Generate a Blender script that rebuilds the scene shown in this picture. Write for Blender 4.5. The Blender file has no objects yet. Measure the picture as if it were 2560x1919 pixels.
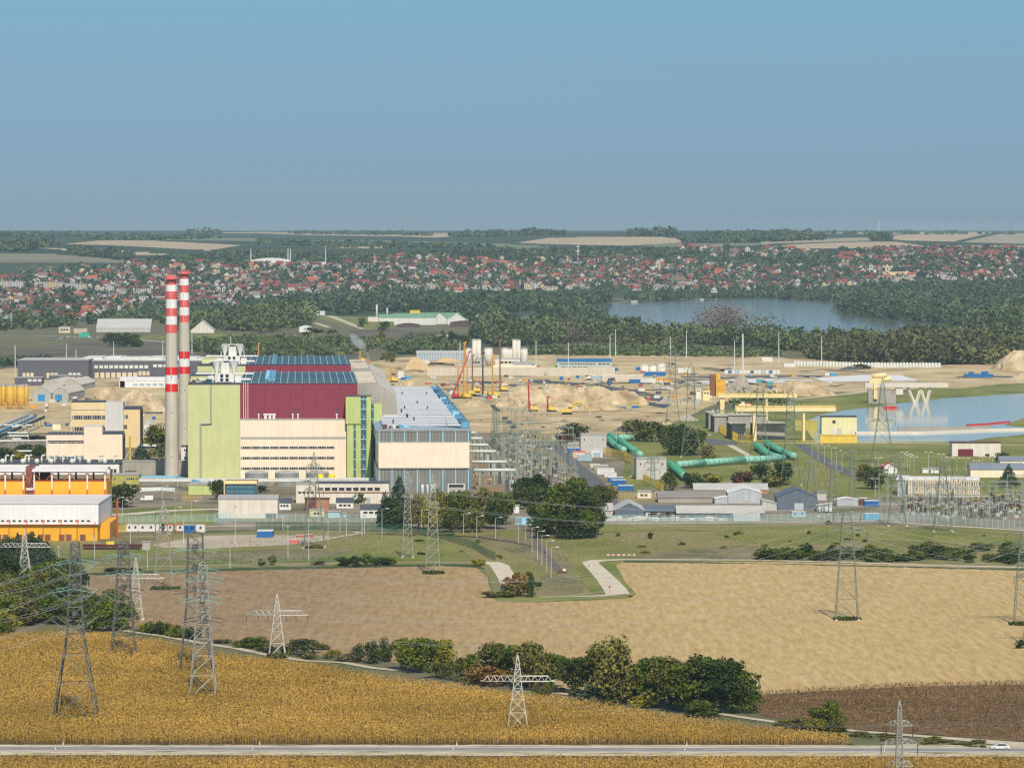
import bpy, math, random
import numpy as np
from mathutils import Vector, Matrix
R = math.radians
F = 11520.0; CZ = 123.0; P = math.atan(399.5 / F)
CP, SP = math.cos(P), math.sin(P)
scene = bpy.context.scene
col = scene.collection

# ---------------------------------------------------------------- camera
cam = bpy.data.cameras.new('camera')
cam.sensor_width = 36; cam.lens = 36 * F / 2560
cam.clip_start = 1; cam.clip_end = 90000
camo = bpy.data.objects.new('camera', cam); col.objects.link(camo)
camo.location = (0, 0, CZ); camo.rotation_euler = (math.pi / 2 - P, 0, 0)
scene.camera = camo

# ---------------------------------------------------------------- light
SUN_EL, SUN_AZ = R(44), R(171)          # azimuth clockwise from +Y
w = bpy.data.worlds.new('World'); scene.world = w; w.use_nodes = True
nt = w.node_tree; nt.nodes.clear()
wo = nt.nodes.new('ShaderNodeOutputWorld'); bg = nt.nodes.new('ShaderNodeBackground')
sky = nt.nodes.new('ShaderNodeTexSky'); sky.sky_type = 'NISHITA'; sky.sun_disc = False
sky.sun_elevation = SUN_EL; sky.sun_rotation = SUN_AZ; sky.altitude = 120
sky.air_density = 1.0; sky.dust_density = 0.6; sky.ozone_density = 2.0
tc = nt.nodes.new('ShaderNodeTexCoord'); sx = nt.nodes.new('ShaderNodeSeparateXYZ')
rp = nt.nodes.new('ShaderNodeValToRGB'); mx = nt.nodes.new('ShaderNodeMix'); mx.data_type = 'RGBA'; mx.blend_type = 'MULTIPLY'
mr = nt.nodes.new('ShaderNodeMapRange'); mr.inputs['From Min'].default_value = 0.0; mr.inputs['From Max'].default_value = 0.2
nt.links.new(tc.outputs['Generated'], sx.inputs[0]); nt.links.new(sx.outputs['Z'], mr.inputs['Value'])
nt.links.new(mr.outputs[0], rp.inputs[0])
zm = nt.nodes.new('ShaderNodeMath'); zm.operation = 'MAXIMUM'; zm.inputs[1].default_value = 0.001; cx = nt.nodes.new('ShaderNodeCombineXYZ')   # below the horizon the sky keeps its horizon colour
nt.links.new(sx.outputs['Z'], zm.inputs[0]); nt.links.new(sx.outputs['X'], cx.inputs[0]); nt.links.new(sx.outputs['Y'], cx.inputs[1]); nt.links.new(zm.outputs[0], cx.inputs[2]); nt.links.new(cx.outputs[0], sky.inputs['Vector'])
SKYR = [(0.0, (0.376, 0.545, 0.83)), (0.069, (0.295, 0.468, 0.792)), (0.156, (0.281, 0.439, 0.704)), (0.235, (0.277, 0.459, 0.674)), (1.0, (0.8, 0.95, 1.0))]
e = rp.color_ramp.elements
e[0].position = SKYR[0][0]; e[0].color = SKYR[0][1] + (1,)
e[1].position = SKYR[-1][0]; e[1].color = SKYR[-1][1] + (1,)
for p_, c_ in SKYR[1:-1]:
    k = e.new(p_); k.color = c_ + (1,)
mx.inputs['Factor'].default_value = 1
nt.links.new(sky.outputs[0], mx.inputs['A']); nt.links.new(rp.outputs[0], mx.inputs['B'])
nt.links.new(mx.outputs['Result'], bg.inputs[0]); bg.inputs[1].default_value = 0.12
nt.links.new(bg.outputs[0], wo.inputs[0])
sl = bpy.data.lights.new('sun', 'SUN'); sl.energy = 4.5; sl.angle = R(0.5); sl.color = (1.0, 0.90, 0.745)
so = bpy.data.objects.new('sun', sl); col.objects.link(so)
sd = Vector((math.sin(SUN_AZ) * math.cos(SUN_EL), math.cos(SUN_AZ) * math.cos(SUN_EL), math.sin(SUN_EL)))
so.rotation_euler = sd.to_track_quat('Z', 'Y').to_euler()
so.location = (300, 0, 400)
vs = scene.view_settings; vs.view_transform = 'Standard'; vs.look = 'None'; vs.exposure = 0.0; vs.gamma = 1
scene.cycles.use_denoising = False
scene.cycles.max_bounces = 5; scene.cycles.diffuse_bounces = 2; scene.cycles.glossy_bounces = 3
scene.cycles.volume_bounces = 2; scene.cycles.transparent_max_bounces = 6
scene.cycles.filter_width = 1.3

# ---------------------------------------------------------------- projection helpers (photo pixels -> world)
def ray(px, py):
    u = (px - 1280) / F; v = (959.5 - py) / F
    return (u, CP + v * SP, -SP + v * CP)
def G(px, py, z=0.0):
    d = ray(px, py); t = (z - CZ) / d[2]
    return Vector((d[0] * t, d[1] * t, z))
def ZT(Y, py):                     # height of the point at depth Y that shows in row py
    d = ray(1280, py); return CZ + d[2] / d[1] * Y
def dep(Y, z): return Y * CP + (CZ - z) * SP
def XA(px, Y, z=0.0): return (px - 1280) / F * dep(Y, z)
def S(Y, z=0.0): return F / dep(Y, z)
rng = random.Random(7); nr = np.random.default_rng(7)

# terrain profile
TK = [(-1e5, 0), (7800, 0), (8300, 22), (9200, 72), (10500, 79), (12000, 84), (14000, 86), (17000, 88), (22000, 84), (30000, 74), (1e6, 74)]
def hills(X, Y):
    X = np.asarray(X, float); Y = np.asarray(Y, float)
    z = np.interp(Y, [k[0] for k in TK], [k[1] for k in TK])
    a = np.clip((Y - 8800) / 2500, 0, 1)
    q = X / np.maximum(Y, 1) * F / 1280
    z = z + a * (4.0 * np.sin(q * 4.1 + Y / 2100) + 2.5 * np.sin(q * 9.7 - Y / 900 + 1.3) + 1.2 * np.sin(q * 23 + Y / 500))
    z = z + a * np.clip((Y - 10500) / 1500, 0, 1) * np.clip((17500 - Y) / 3000, 0, 1) * 9 * np.exp(-((q - 0.35) / 0.5) ** 2)
    return z
def TZ(x, y): return float(hills(x, y)) if y > 7800 else 0.0
def GT(px, py):
    p = G(px, py)
    if py > 560.5 and p.y < 7800 and p.y > 0: return p
    d = ray(px, py); t = 7700.0
    while t < 60000:
        y = d[1] * t; x = d[0] * t; z = CZ + d[2] * t
        if z <= TZ(x, y): break
        t += 15
    return Vector((d[0] * t, d[1] * t, TZ(d[0] * t, d[1] * t)))

# ---------------------------------------------------------------- materials
MT = {}
def rgb(c):                      # sRGB 0-255 -> linear
    return tuple(((x / 255) / 12.92 if x / 255 <= .04045 else ((x / 255 + .055) / 1.055) ** 2.4) for x in c)
def mat(name, c, rough=0.85, var=0.12, scale=0.3, metal=0.0, bump=0.0, world=False, stretch=(1, 1, 1), cols=None, spec=0.3, rand=0.0, detail=3):
    """principled surface whose colour wanders with a noise; c in linear base colour"""
    if name in MT: return MT[name]
    m = bpy.data.materials.new(name); m.use_nodes = True; n = m.node_tree; N = n.nodes; L = n.links
    b = N['Principled BSDF']; b.inputs['Roughness'].default_value = rough; b.inputs['Metallic'].default_value = metal
    b.inputs['Specular IOR Level'].default_value = spec
    if world:
        g = N.new('ShaderNodeNewGeometry'); src = g.outputs['Position']
    else:
        g = N.new('ShaderNodeTexCoord'); src = g.outputs['Object']
    mp = N.new('ShaderNodeMapping'); mp.inputs['Scale'].default_value = stretch; L.new(src, mp.inputs[0])
    no = N.new('ShaderNodeTexNoise'); no.inputs['Scale'].default_value = scale; no.inputs['Detail'].default_value = detail; no.inputs['Roughness'].default_value = 0.6
    L.new(mp.outputs[0], no.inputs['Vector'])
    cr = N.new('ShaderNodeValToRGB'); el = cr.color_ramp.elements
    if cols is None:
        cols = [(0.3, tuple(x * (1 - var) for x in c)), (0.7, tuple(min(1, x * (1 + var)) for x in c))]
    el[0].position = cols[0][0]; el[0].color = tuple(cols[0][1]) + (1,)
    el[1].position = cols[-1][0]; el[1].color = tuple(cols[-1][1]) + (1,)
    for p_, c_ in cols[1:-1]:
        k = el.new(p_); k.color = tuple(c_) + (1,)
    L.new(no.outputs['Fac'], cr.inputs[0]); out = cr.outputs[0]
    if not world: out = streaks(N, L, src, out)
    if rand:
        oi = N.new('ShaderNodeObjectInfo'); hs = N.new('ShaderNodeHueSaturation'); ma = N.new('ShaderNodeMapRange')
        ma.inputs['To Min'].default_value = 1 - rand; ma.inputs['To Max'].default_value = 1 + rand
        L.new(oi.outputs['Random'], ma.inputs['Value']); L.new(ma.outputs[0], hs.inputs['Value']); L.new(out, hs.inputs['Color']); out = hs.outputs[0]
    L.new(out, b.inputs['Base Color'])
    if bump:
        bp = N.new('ShaderNodeBump'); bp.inputs['Strength'].default_value = 1; bp.inputs['Distance'].default_value = bump
        L.new(no.outputs['Fac'], bp.inputs['Height']); L.new(bp.outputs[0], b.inputs['Normal'])
    MT[name] = m; return m
def streaks(N, L, src, out, amt=0.16):
    """rain streaks and dirt: tall thin noise, stays put on the surface"""
    mp = N.new('ShaderNodeMapping'); mp.inputs['Scale'].default_value = (1.1, 1.1, 0.07); L.new(src, mp.inputs[0])
    n = N.new('ShaderNodeTexNoise'); n.inputs['Scale'].default_value = 1.0; n.inputs['Detail'].default_value = 4; n.inputs['Roughness'].default_value = 0.7; L.new(mp.outputs[0], n.inputs['Vector'])
    r = N.new('ShaderNodeMapRange'); r.inputs['From Min'].default_value = 0.35; r.inputs['From Max'].default_value = 0.6; r.inputs['To Min'].default_value = 1 - amt; r.inputs['To Max'].default_value = 1.0; L.new(n.outputs['Fac'], r.inputs['Value'])
    v = N.new('ShaderNodeVectorMath'); v.operation = 'SCALE'; L.new(out, v.inputs[0]); L.new(r.outputs[0], v.inputs['Scale']); return v.outputs[0]
def leafmat(name, dark, light, world=False, rough=0.9, wscale=0.02, tint=None, trans=0.0):
    """foliage: per-leaf colour from the attribute v, wandering with the place"""
    if name in MT: return MT[name]
    m = bpy.data.materials.new(name); m.use_nodes = True; n = m.node_tree; N = n.nodes; L = n.links
    b = N['Principled BSDF']; b.inputs['Roughness'].default_value = rough; b.inputs['Specular IOR Level'].default_value = 0.12
    at = N.new('ShaderNodeAttribute'); at.attribute_name = 'v'
    cr = N.new('ShaderNodeValToRGB'); el = cr.color_ramp.elements
    el[0].position = 0; el[0].color = dark + (1,); el[1].position = 1; el[1].color = light + (1,)
    L.new(at.outputs['Fac'], cr.inputs[0])
    hs = N.new('ShaderNodeHueSaturation'); L.new(cr.outputs[0], hs.inputs['Color'])
    if world:
        g = N.new('ShaderNodeNewGeometry'); no = N.new('ShaderNodeTexNoise'); no.inputs['Scale'].default_value = wscale; no.inputs['Detail'].default_value = 2
        L.new(g.outputs['Position'], no.inputs['Vector']); src = no.outputs['Fac']; lo, hi = 0.25, 0.75
    else:
        oi = N.new('ShaderNodeObjectInfo'); src = oi.outputs['Random']; lo, hi = 0, 1
    a = N.new('ShaderNodeMapRange'); a.inputs['From Min'].default_value = lo; a.inputs['From Max'].default_value = hi
    a.inputs['To Min'].default_value = 0.495 if 'corn' in name else 0.475; a.inputs['To Max'].default_value = 0.505 if 'corn' in name else 0.51
    bb = N.new('ShaderNodeMapRange'); bb.inputs['From Min'].default_value = lo; bb.inputs['From Max'].default_value = hi
    bb.inputs['To Min'].default_value = 1.3; bb.inputs['To Max'].default_value = 0.75
    L.new(src, a.inputs['Value']); L.new(src, bb.inputs['Value']); L.new(a.outputs[0], hs.inputs['Hue']); L.new(bb.outputs[0], hs.inputs['Value'])
    L.new(hs.outputs[0], b.inputs['Base Color'])
    MT[name] = m; return m

# ---------------------------------------------------------------- mesh builders
class MB:
    def __init__(s, xf=None): s.v = []; s.f = []; s.m = []; s.xf = xf; s.mats = []; s.sm = []
    def mi(s, m):
        if m not in s.mats: s.mats.append(m)
        return s.mats.index(m)
    def add(s, vs, fs, m, smooth=False):
        o = len(s.v); k = s.mi(m)
        for p in vs:
            p = Vector(p)
            if s.xf is not None: p = s.xf @ p
            s.v.append(p)
        for f in fs: s.f.append([i + o for i in f]); s.m.append(k); s.sm.append(smooth)
    def box(s, x0, x1, y0, y1, z0, z1, m):
        s.add([(x0, y0, z0), (x1, y0, z0), (x1, y1, z0), (x0, y1, z0), (x0, y0, z1), (x1, y0, z1), (x1, y1, z1), (x0, y1, z1)],
              [(0, 3, 2, 1), (4, 5, 6, 7), (0, 1, 5, 4), (1, 2, 6, 5), (2, 3, 7, 6), (3, 0, 4, 7)], m)
    def quad(s, a, b, c, d, m): s.add([a, b, c, d], [(0, 1, 2, 3)], m)
    def prism(s, pts, y0, y1, m):          # polygon in x,z extruded along y
        n = len(pts)
        vs = [(p[0], y0, p[1]) for p in pts] + [(p[0], y1, p[1]) for p in pts]
        fs = [tuple(range(n)), tuple(range(2 * n - 1, n - 1, -1))] + [(i, i + n, (i + 1) % n + n, (i + 1) % n) for i in range(n)]
        s.add(vs, fs, m)
    def prismx(s, pts, x0, x1, m):         # polygon in y,z extruded along x
        n = len(pts)
        vs = [(x0, p[0], p[1]) for p in pts] + [(x1, p[0], p[1]) for p in pts]
        fs = [tuple(range(n)), tuple(range(2 * n - 1, n - 1, -1))] + [(i, i + n, (i + 1) % n + n, (i + 1) % n) for i in range(n)]
        s.add(vs, fs, m)
    def bar(s, p, q, r, m, n=4, r2=None, cap=True):
        p = Vector(p); q = Vector(q); d = q - p
        if d.length < 1e-6: return
        d.normalize(); a = d.orthogonal().normalized(); b = d.cross(a); r2 = r if r2 is None else r2
        vs = []
        for c, rr in ((p, r), (q, r2)):
            for i in range(n):
                t = 2 * math.pi * (i + .5) / n; vs.append(c + a * math.cos(t) * rr + b * math.sin(t) * rr)
        fs = [(i, (i + 1) % n, (i + 1) % n + n, i + n) for i in range(n)]
        if cap: fs += [tuple(range(n - 1, -1, -1)), tuple(range(n, 2 * n))]
        s.add(vs, fs, m, n > 6)
    def lathe(s, cx, cy, prof, m, n=20, caps=True):     # prof: (r,z)
        vs = []; fs = []
        for r, z in prof:
            for i in range(n):
                t = 2 * math.pi * i / n; vs.append((cx + r * math.cos(t), cy + r * math.sin(t), z))
        for k in range(len(prof) - 1):
            for i in range(n): fs.append((k * n + i, k * n + (i + 1) % n, (k + 1) * n + (i + 1) % n, (k + 1) * n + i))
        s.add(vs, fs, m, True)
        if caps:
            k = (len(prof) - 1) * n
            s.add(vs[k:], [tuple(range(n))], m)
    def tube(s, pts, r, m, n=8):
        for a, b in zip(pts, pts[1:]): s.bar(a, b, r, m, n)
    def build(s, name, parent=None, kind=None):
        me = bpy.data.meshes.new(name)
        o0 = Vector(parent.location) if parent is not None else Vector((0, 0, 0))
        me.from_pydata([tuple(p - o0) for p in s.v], [], s.f)
        for m in s.mats: me.materials.append(m)
        me.polygons.foreach_set('material_index', s.m); me.polygons.foreach_set('use_smooth', s.sm); me.update()
        o = bpy.data.objects.new(name, me); col.objects.link(o)
        if parent is not None: o.parent = parent
        if kind: o['kind'] = kind
        return o
def tag(o, label, cat, group=None, kind=None):
    o['label'] = label; o['category'] = cat
    if group: o['group'] = group
    if kind: o['kind'] = kind
    return o
def thing(name, label, cat, loc=(0, 0, 0), group=None):
    o = bpy.data.objects.new(name, None); col.objects.link(o); o.location = loc; o.empty_display_size = 1
    return tag(o, label, cat, group)
def dup(root, loc, rz=0.0, sc=1.0, label=None, group=None):
    r = root.copy(); col.objects.link(r); r.location = loc; r.rotation_euler = (0, 0, rz)
    r.scale = (sc, sc, sc) if not isinstance(sc, tuple) else sc
    if label: r['label'] = label
    if group: r['group'] = group
    for ch in list(root.children):
        c = ch.copy(); col.objects.link(c); c.parent = r
        for g in list(ch.children):
            d = g.copy(); col.objects.link(d); d.parent = c
    return r
def structure(o): o['kind'] = 'structure'; return o

def np_mesh(name, V, nper, mats, vcol=None, mi=None):
    """V (N*nper,3) numpy, faces of nper corners each"""
    V = np.asarray(V, np.float32).reshape(-1, 3); n = len(V) // nper
    me = bpy.data.meshes.new(name); me.vertices.add(len(V)); me.vertices.foreach_set('co', V.ravel())
    me.loops.add(len(V)); me.loops.foreach_set('vertex_index', np.arange(len(V), dtype=np.int32))
    me.polygons.add(n); me.polygons.foreach_set('loop_start', np.arange(0, len(V), nper, dtype=np.int32))
    for m in mats: me.materials.append(m)
    if mi is not None: me.polygons.foreach_set('material_index', np.asarray(mi, np.int32))
    if vcol is not None:
        a = me.attributes.new('v', 'FLOAT', 'FACE'); a.data.foreach_set('value', np.asarray(vcol, np.float32))
    me.update(calc_edges=True); me.validate()
    return me
def leaves(C, size, nrm=None, bias=0.5, aspect=0.7, rg=None):
    """quads at centres C (N,3), half-size arrays, random normals leaning to nrm"""
    rg = rg or nr; N = len(C); n = rg.normal(size=(N, 3)); n /= np.linalg.norm(n, axis=1)[:, None]
    if nrm is not None: n = n * (1 - bias) + nrm * bias; n /= np.linalg.norm(n, axis=1)[:, None] + 1e-9
    t = rg.normal(size=(N, 3)); a = np.cross(n, t); a /= np.linalg.norm(a, axis=1)[:, None] + 1e-9; b = np.cross(n, a)
    s = np.broadcast_to(np.asarray(size, float), (N,))[:, None]; a = a * s; b = b * s * aspect
    return np.stack([C - a - b, C + a - b * .6, C + a + b, C - a * .7 + b], 1).reshape(-1, 3)
def inpoly(x, y, poly):
    x = np.asarray(x, float); y = np.asarray(y, float); r = np.zeros(x.shape, bool); n = len(poly)
    for i in range(n):
        x0, y0 = poly[i]; x1, y1 = poly[(i + 1) % n]
        if y0 == y1: continue
        c = ((y0 > y) != (y1 > y)) & (x < (x1 - x0) * (y - y0) / (y1 - y0) + x0); r ^= c
    return r
def polypx(poly, n, rg=None):
    rg = rg or nr; xs = [p[0] for p in poly]; ys = [p[1] for p in poly]; out = []
    while len(out) < n:
        x = rg.uniform(min(xs), max(xs), n * 3); y = rg.uniform(min(ys), max(ys), n * 3)
        k = inpoly(x, y, poly); out += list(zip(x[k], y[k]))
    return out[:n]
def ground_poly(name, poly, m, z=0.05, jit=0.6, step=14, kind='structure', label=None, seed=1):
    """flat sheet with a slightly uneven outline, given in photo pixels"""
    r = random.Random(seed); pts = []
    for i in range(len(poly)):
        a = poly[i]; b = poly[(i + 1) % len(poly)]; L = math.hypot(b[0] - a[0], (b[1] - a[1]) * 3); k = max(1, int(L / step))
        for j in range(k):
            t = j / k; jj = jit if j else 0
            pts.append((a[0] + (b[0] - a[0]) * t + r.uniform(-1, 1) * jj * 2, a[1] + (b[1] - a[1]) * t + r.uniform(-1, 1) * jj))
    vs = [G(p[0], p[1], z) for p in pts]
    me = bpy.data.meshes.new(name); me.from_pydata([tuple(v) for v in vs], [], [tuple(range(len(vs)))])
    me.materials.append(m); me.update()
    if me.polygons[0].normal.z < 0: me.flip_normals()
    o = bpy.data.objects.new(name, me); col.objects.link(o); o['kind'] = kind
    if label: o['label'] = label
    return o
def ribbon(name, line, wid, m, z=0.1, kind='structure', h=0.0):
    """road strip along a pixel polyline, width in metres"""
    P_ = [G(a, b, z) for a, b in line]; mb = MB()
    L = []
    for i, p in enumerate(P_):
        d = (P_[min(i + 1, len(P_) - 1)] - P_[max(i - 1, 0)]); d.normalize(); n = Vector((-d.y, d.x, 0))
        ww = wid[i] if isinstance(wid, (list, tuple)) else wid
        L.append((p + n * ww / 2, p - n * ww / 2))
    for (a, b), (c, d) in zip(L, L[1:]): mb.quad(b, d, c, a, m)
    return mb.build(name, kind=kind)
# ================================================================ GROUND
m_gr = mat('olive_grass', (0.115, 0.115, 0.05), 0.95, 0.35, 0.03, world=True, cols=[(0.3, (0.085, 0.10, 0.035)), (0.5, (0.15, 0.14, 0.065)), (0.72, (0.20, 0.165, 0.09))], detail=8)
m_brown = mat('brown_field_soil', (0.13, 0.105, 0.075), 0.95, world=True, scale=0.012, cols=[(0.35, (0.085, 0.068, 0.055)), (0.5, (0.13, 0.11, 0.07)), (0.7, (0.165, 0.145, 0.08))], stretch=(1, 0.35, 1), detail=6)
m_tan = mat('tan_field', (0.46, 0.35, 0.22), 0.95, 0.12, 0.006, world=True, detail=5)
m_tan2 = mat('tan_field_pale', (0.36, 0.31, 0.20), 0.95, 0.15, 0.005, world=True, detail=5)
m_dgreen = mat('far_green_land', (0.04, 0.07, 0.03), 0.95, world=True, scale=0.004, cols=[(0.35, (0.022, 0.04, 0.02)), (0.6, (0.05, 0.075, 0.032)), (0.75, (0.075, 0.10, 0.045))], detail=8)
m_grey = mat('grey_green_field', (0.2, 0.2, 0.13), 0.95, world=True, scale=0.004, cols=[(0.35, (0.15, 0.125, 0.09)), (0.6, (0.24, 0.23, 0.15))], stretch=(0.3, 2, 1))
m_lgreen = mat('light_green_field', (0.17, 0.2, 0.11), 0.95, 0.2, 0.004, world=True)

# hills and plain in one sheet
rows = [40, 400, 800, 1040]
py = 1960.0
ys = [-200.0, 300.0, 900.0]
while py > 742: ys.append(G(1280, py).y); py -= 9
Y = 7800.0
while Y < 30000: ys.append(Y); Y *= 1.0052 if Y < 20000 else 1.02
ys += [45000.0]
NX = 720
ux = np.linspace(-1.16, 1.16, NX) * 1280 / F
YY = np.array(ys); far = np.maximum(YY, 2600)[:, None]
Xg = ux[None, :] * np.maximum(YY, 3000)[:, None]; Yg = np.repeat(YY[:, None], NX, 1)
Zg = np.where(Yg > 7800, hills(Xg, Yg), 0.0)
Zg[-1, :] = 60
fields = [
 (m_tan, [(162,610),(246,601),(376,601),(492,607),(605,613),(521,626),(376,618),(275,613)]),
 (m_tan, [(95,620),(203,621),(318,627),(434,637),(307,640),(231,633),(174,626)]),
 (m_grey, [(-20,633),(116,634),(260,644),(341,655),(289,659),(174,666),(58,675),(-20,676)]),
 (m_lgreen, [(252,594),(640,595),(640,603),(400,600),(252,600)]),
 (m_tan, [(540,583),(640,583),(780,588),(1000,591),(1090,594),(1140,590),(1170,581),(1000,584),(760,581),(640,580),(550,581)]),
 (m_lgreen, [(640,601),(952,601),(1280,610),(1280,619),(1132,608),(930,604)]),
 (m_tan, [(802,617),(843,613),(929,614),(981,618),(929,621),(843,620)]),
 (m_tan, [(1292,607),(1367,595),(1465,592),(1656,592),(1671,595),(1717,596),(1700,607),(1569,614),(1512,613),(1396,611)]),
 (m_lgreen, [(1593,620),(1627,610),(1758,608),(1920,607),(1920,613),(1772,615)]),
 (m_lgreen, [(1280,612),(1350,614),(1352,622),(1280,628)]),
 (m_tan, [(2060,581),(2487,580),(2383,604),(2262,601),(2221,597),(2221,589),(2288,585),(2060,584)]),
 (m_tan2, [(1900,604),(2007,597),(2180,594),(2189,601),(2122,603),(1900,610)]),
 (m_tan, [(1900,620),(1978,611),(2122,605),(2238,604),(2314,615),(2279,622),(2065,621)]),
 (m_tan2, [(2406,605),(2499,585),(2580,582),(2580,610)]),
 (m_tan, [(2314,614),(2412,613),(2580,614),(2580,624),(2470,620),(2325,618)]),
]
gm = [m_gr, m_dgreen, m_tan, m_tan2, m_grey, m_lgreen]
nyy = len(YY)
xc = (Xg[:-1, :-1] + Xg[1:, 1:]) / 2; yc = (Yg[:-1, :-1] + Yg[1:, 1:]) / 2; zc = (Zg[:-1, :-1] + Zg[1:, 1:]) / 2
def proj(x, y, z):
    d = y * CP + (CZ - z) * SP; v = -(y * SP) + 0; vv = (z - CZ) * CP + y * SP
    return 1280 + F * x / d, 959.5 - F * vv / d
ppx, ppy = proj(xc, yc, zc)
mi = np.where(yc > 7700, 1, 0)
for m, pl in fields:
    k = inpoly(ppx, ppy, pl) & (yc > 8800); mi[k] = gm.index(m)
V = np.stack([Xg, Yg, Zg], -1).reshape(-1, 3)
ii, jj = np.meshgrid(np.arange(nyy - 1), np.arange(NX - 1), indexing='ij')
a = (ii * NX + jj).ravel(); fc = np.stack([a, a + 1, a + NX + 1, a + NX], 1)
me = bpy.data.meshes.new('ground'); me.from_pydata(V.tolist(), [], fc.tolist())
for m in gm: me.materials.append(m)
me.polygons.foreach_set('material_index', mi.ravel().astype(np.int32)); me.update()
o = bpy.data.objects.new('ground', me); col.objects.link(o); o['kind'] = 'structure'

# --- near fields
m_stub = bpy.data.materials.new('stubble_field'); m_stub.use_nodes = True
def _stub():
    N = m_stub.node_tree.nodes; L = m_stub.node_tree.links; b = N['Principled BSDF']; b.inputs['Roughness'].default_value = 0.95; b.inputs['Specular IOR Level'].default_value = 0.1
    g = N.new('ShaderNodeNewGeometry')
    def noise(sc, st, det=4, rot=0.0, dist=0.0):
        mp = N.new('ShaderNodeMapping'); mp.inputs['Scale'].default_value = st; mp.inputs['Rotation'].default_value = (0, 0, rot); L.new(g.outputs['Position'], mp.inputs[0])
        n = N.new('ShaderNodeTexNoise'); n.inputs['Scale'].default_value = sc; n.inputs['Detail'].default_value = det; n.inputs['Distortion'].default_value = dist; n.inputs['Roughness'].default_value = 0.65
        L.new(mp.outputs[0], n.inputs['Vector']); return n.outputs['Fac']
    big = noise(0.006, (1, 0.45, 1), 3); fine = noise(0.5, (1, 0.12, 1), 5); rows_ = noise(0.45, (1, 0.05, 1), 2, R(4), 1.5); mid = noise(0.03, (1, 0.3, 1), 6)
    # east-west change of soil: brown west part, straw east part
    sx = N.new('ShaderNodeSeparateXYZ'); L.new(g.outputs['Position'], sx.inputs[0])
    mr = N.new('ShaderNodeMapRange'); mr.inputs['From Min'].default_value = -75; mr.inputs['From Max'].default_value = 55; L.new(sx.outputs['X'], mr.inputs['Value'])
    def mixc(f, A, B):
        m = N.new('ShaderNodeMix'); m.data_type = 'RGBA'
        if isinstance(f, float): m.inputs['Factor'].default_value = f
        else: L.new(f, m.inputs['Factor'])
        for s_, x in (('A', A), ('B', B)):
            if isinstance(x, tuple): m.inputs[s_].default_value = x + (1,)
            else: L.new(x, m.inputs[s_])
        return m.outputs['Result']
    def ramp(f, a, b_):
        m = N.new('ShaderNodeMapRange'); m.inputs['From Min'].default_value = a; m.inputs['From Max'].default_value = b_; L.new(f, m.inputs['Value']); return m.outputs[0]
    base = mixc(mr.outputs[0], (0.32, 0.215, 0.105), (0.53, 0.375, 0.16))
    dk = mixc(mr.outputs[0], (0.285, 0.19, 0.093), (0.47, 0.33, 0.14))
    c1 = mixc(ramp(big, 0.35, 0.65), dk, base)
    c2 = mixc(ramp(mid, 0.3, 0.7), c1, base)
    hi = mixc(mr.outputs[0], (0.40, 0.275, 0.175), (0.60, 0.45, 0.24))
    c3 = mixc(ramp(rows_, 0.4, 0.95), c2, hi)
    fm = N.new('ShaderNodeMix'); fm.data_type = 'RGBA'; fm.blend_type = 'MULTIPLY'; fm.inputs['Factor'].default_value = 0.75
    cr = N.new('ShaderNodeValToRGB'); cr.color_ramp.elements[0].position = 0.33; cr.color_ramp.elements[0].color = (0.68, 0.66, 0.62, 1); cr.color_ramp.elements[1].position = 0.62; cr.color_ramp.elements[1].color = (1.08, 1.08, 1.08, 1)
    L.new(fine, cr.inputs[0]); L.new(c3, fm.inputs['A']); L.new(cr.outputs[0], fm.inputs['B']); L.new(fm.outputs['Result'], b.inputs['Base Color'])
_stub()
ground_poly('stubble_field', [(205,1440),(240,1436),(420,1430),(640,1424),(900,1418),(1100,1414),(1190,1418),(1218,1440),(1228,1480),(1255,1500),(1320,1504),(1480,1500),(1570,1492),(1585,1484),(1560,1460),(1535,1436),(1512,1412),(1545,1404),(1700,1403),(2000,1405),(2300,1412),(2600,1422),(2600,1712),(2250,1718),(1910,1735),(1880,1760),(1500,1740),(1100,1665),(800,1640),(560,1600),(350,1580),(200,1500)], m_stub, 0.06, 0.9)
m_corn_soil = mat('corn_soil', (0.10, 0.062, 0.025), 0.95, 0.3, 0.2, world=True)
cornA = [(-30,1605),(0,1600),(120,1592),(260,1597),(400,1614),(560,1648),(700,1664),(830,1680),(960,1706),(1100,1721),(1240,1741),(1400,1760),(1520,1776),(1640,1798),(1760,1814),(1880,1828),(1960,1838),(2080,1851),(2140,1859),(2100,1862),(-30,1859)]
ground_poly('corn_field_ground', cornA, m_corn_soil, 0.11, 0.8)
ground_poly('corn_field_ground', [(-60,1887),(2620,1890),(2620,1990),(-60,1990)], m_corn_soil, 0.11, 0.5)
m_sf = mat('dry_brown_soil', (0.2, 0.13, 0.07), 0.95, world=True, scale=0.25, cols=[(0.35, (0.10, 0.055, 0.025)), (0.65, (0.23, 0.145, 0.06))])
sunf = [(1890,1738),(2000,1730),(2250,1716),(2620,1708),(2620,1862),(2480,1846),(2200,1826),(2060,1818),(1980,1800),(1900,1785),(1870,1770)]
ground_poly('sunflower_field_ground', sunf, m_sf, 0.10, 0.8)
m_verge = mat('pale_verge', (0.30, 0.24, 0.15), 0.95, world=True, scale=0.35, cols=[(0.34, (0.13, 0.14, 0.05)), (0.42, (0.40, 0.34, 0.21)), (0.6, (0.60, 0.52, 0.37))], stretch=(0.3, 1, 1), detail=5)
ground_poly('road_verge', [(-60,1860),(2600,1861),(2620,1890),(-60,1886)], m_verge, 0.13, 0.5)
m_asph = mat('asphalt', (0.27, 0.245, 0.215), 0.9, 0.12, 0.5, world=True)
m_line = mat('white_line_paint', (0.62, 0.58, 0.52), 0.8, 0.15, 1.0, world=True)
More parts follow.
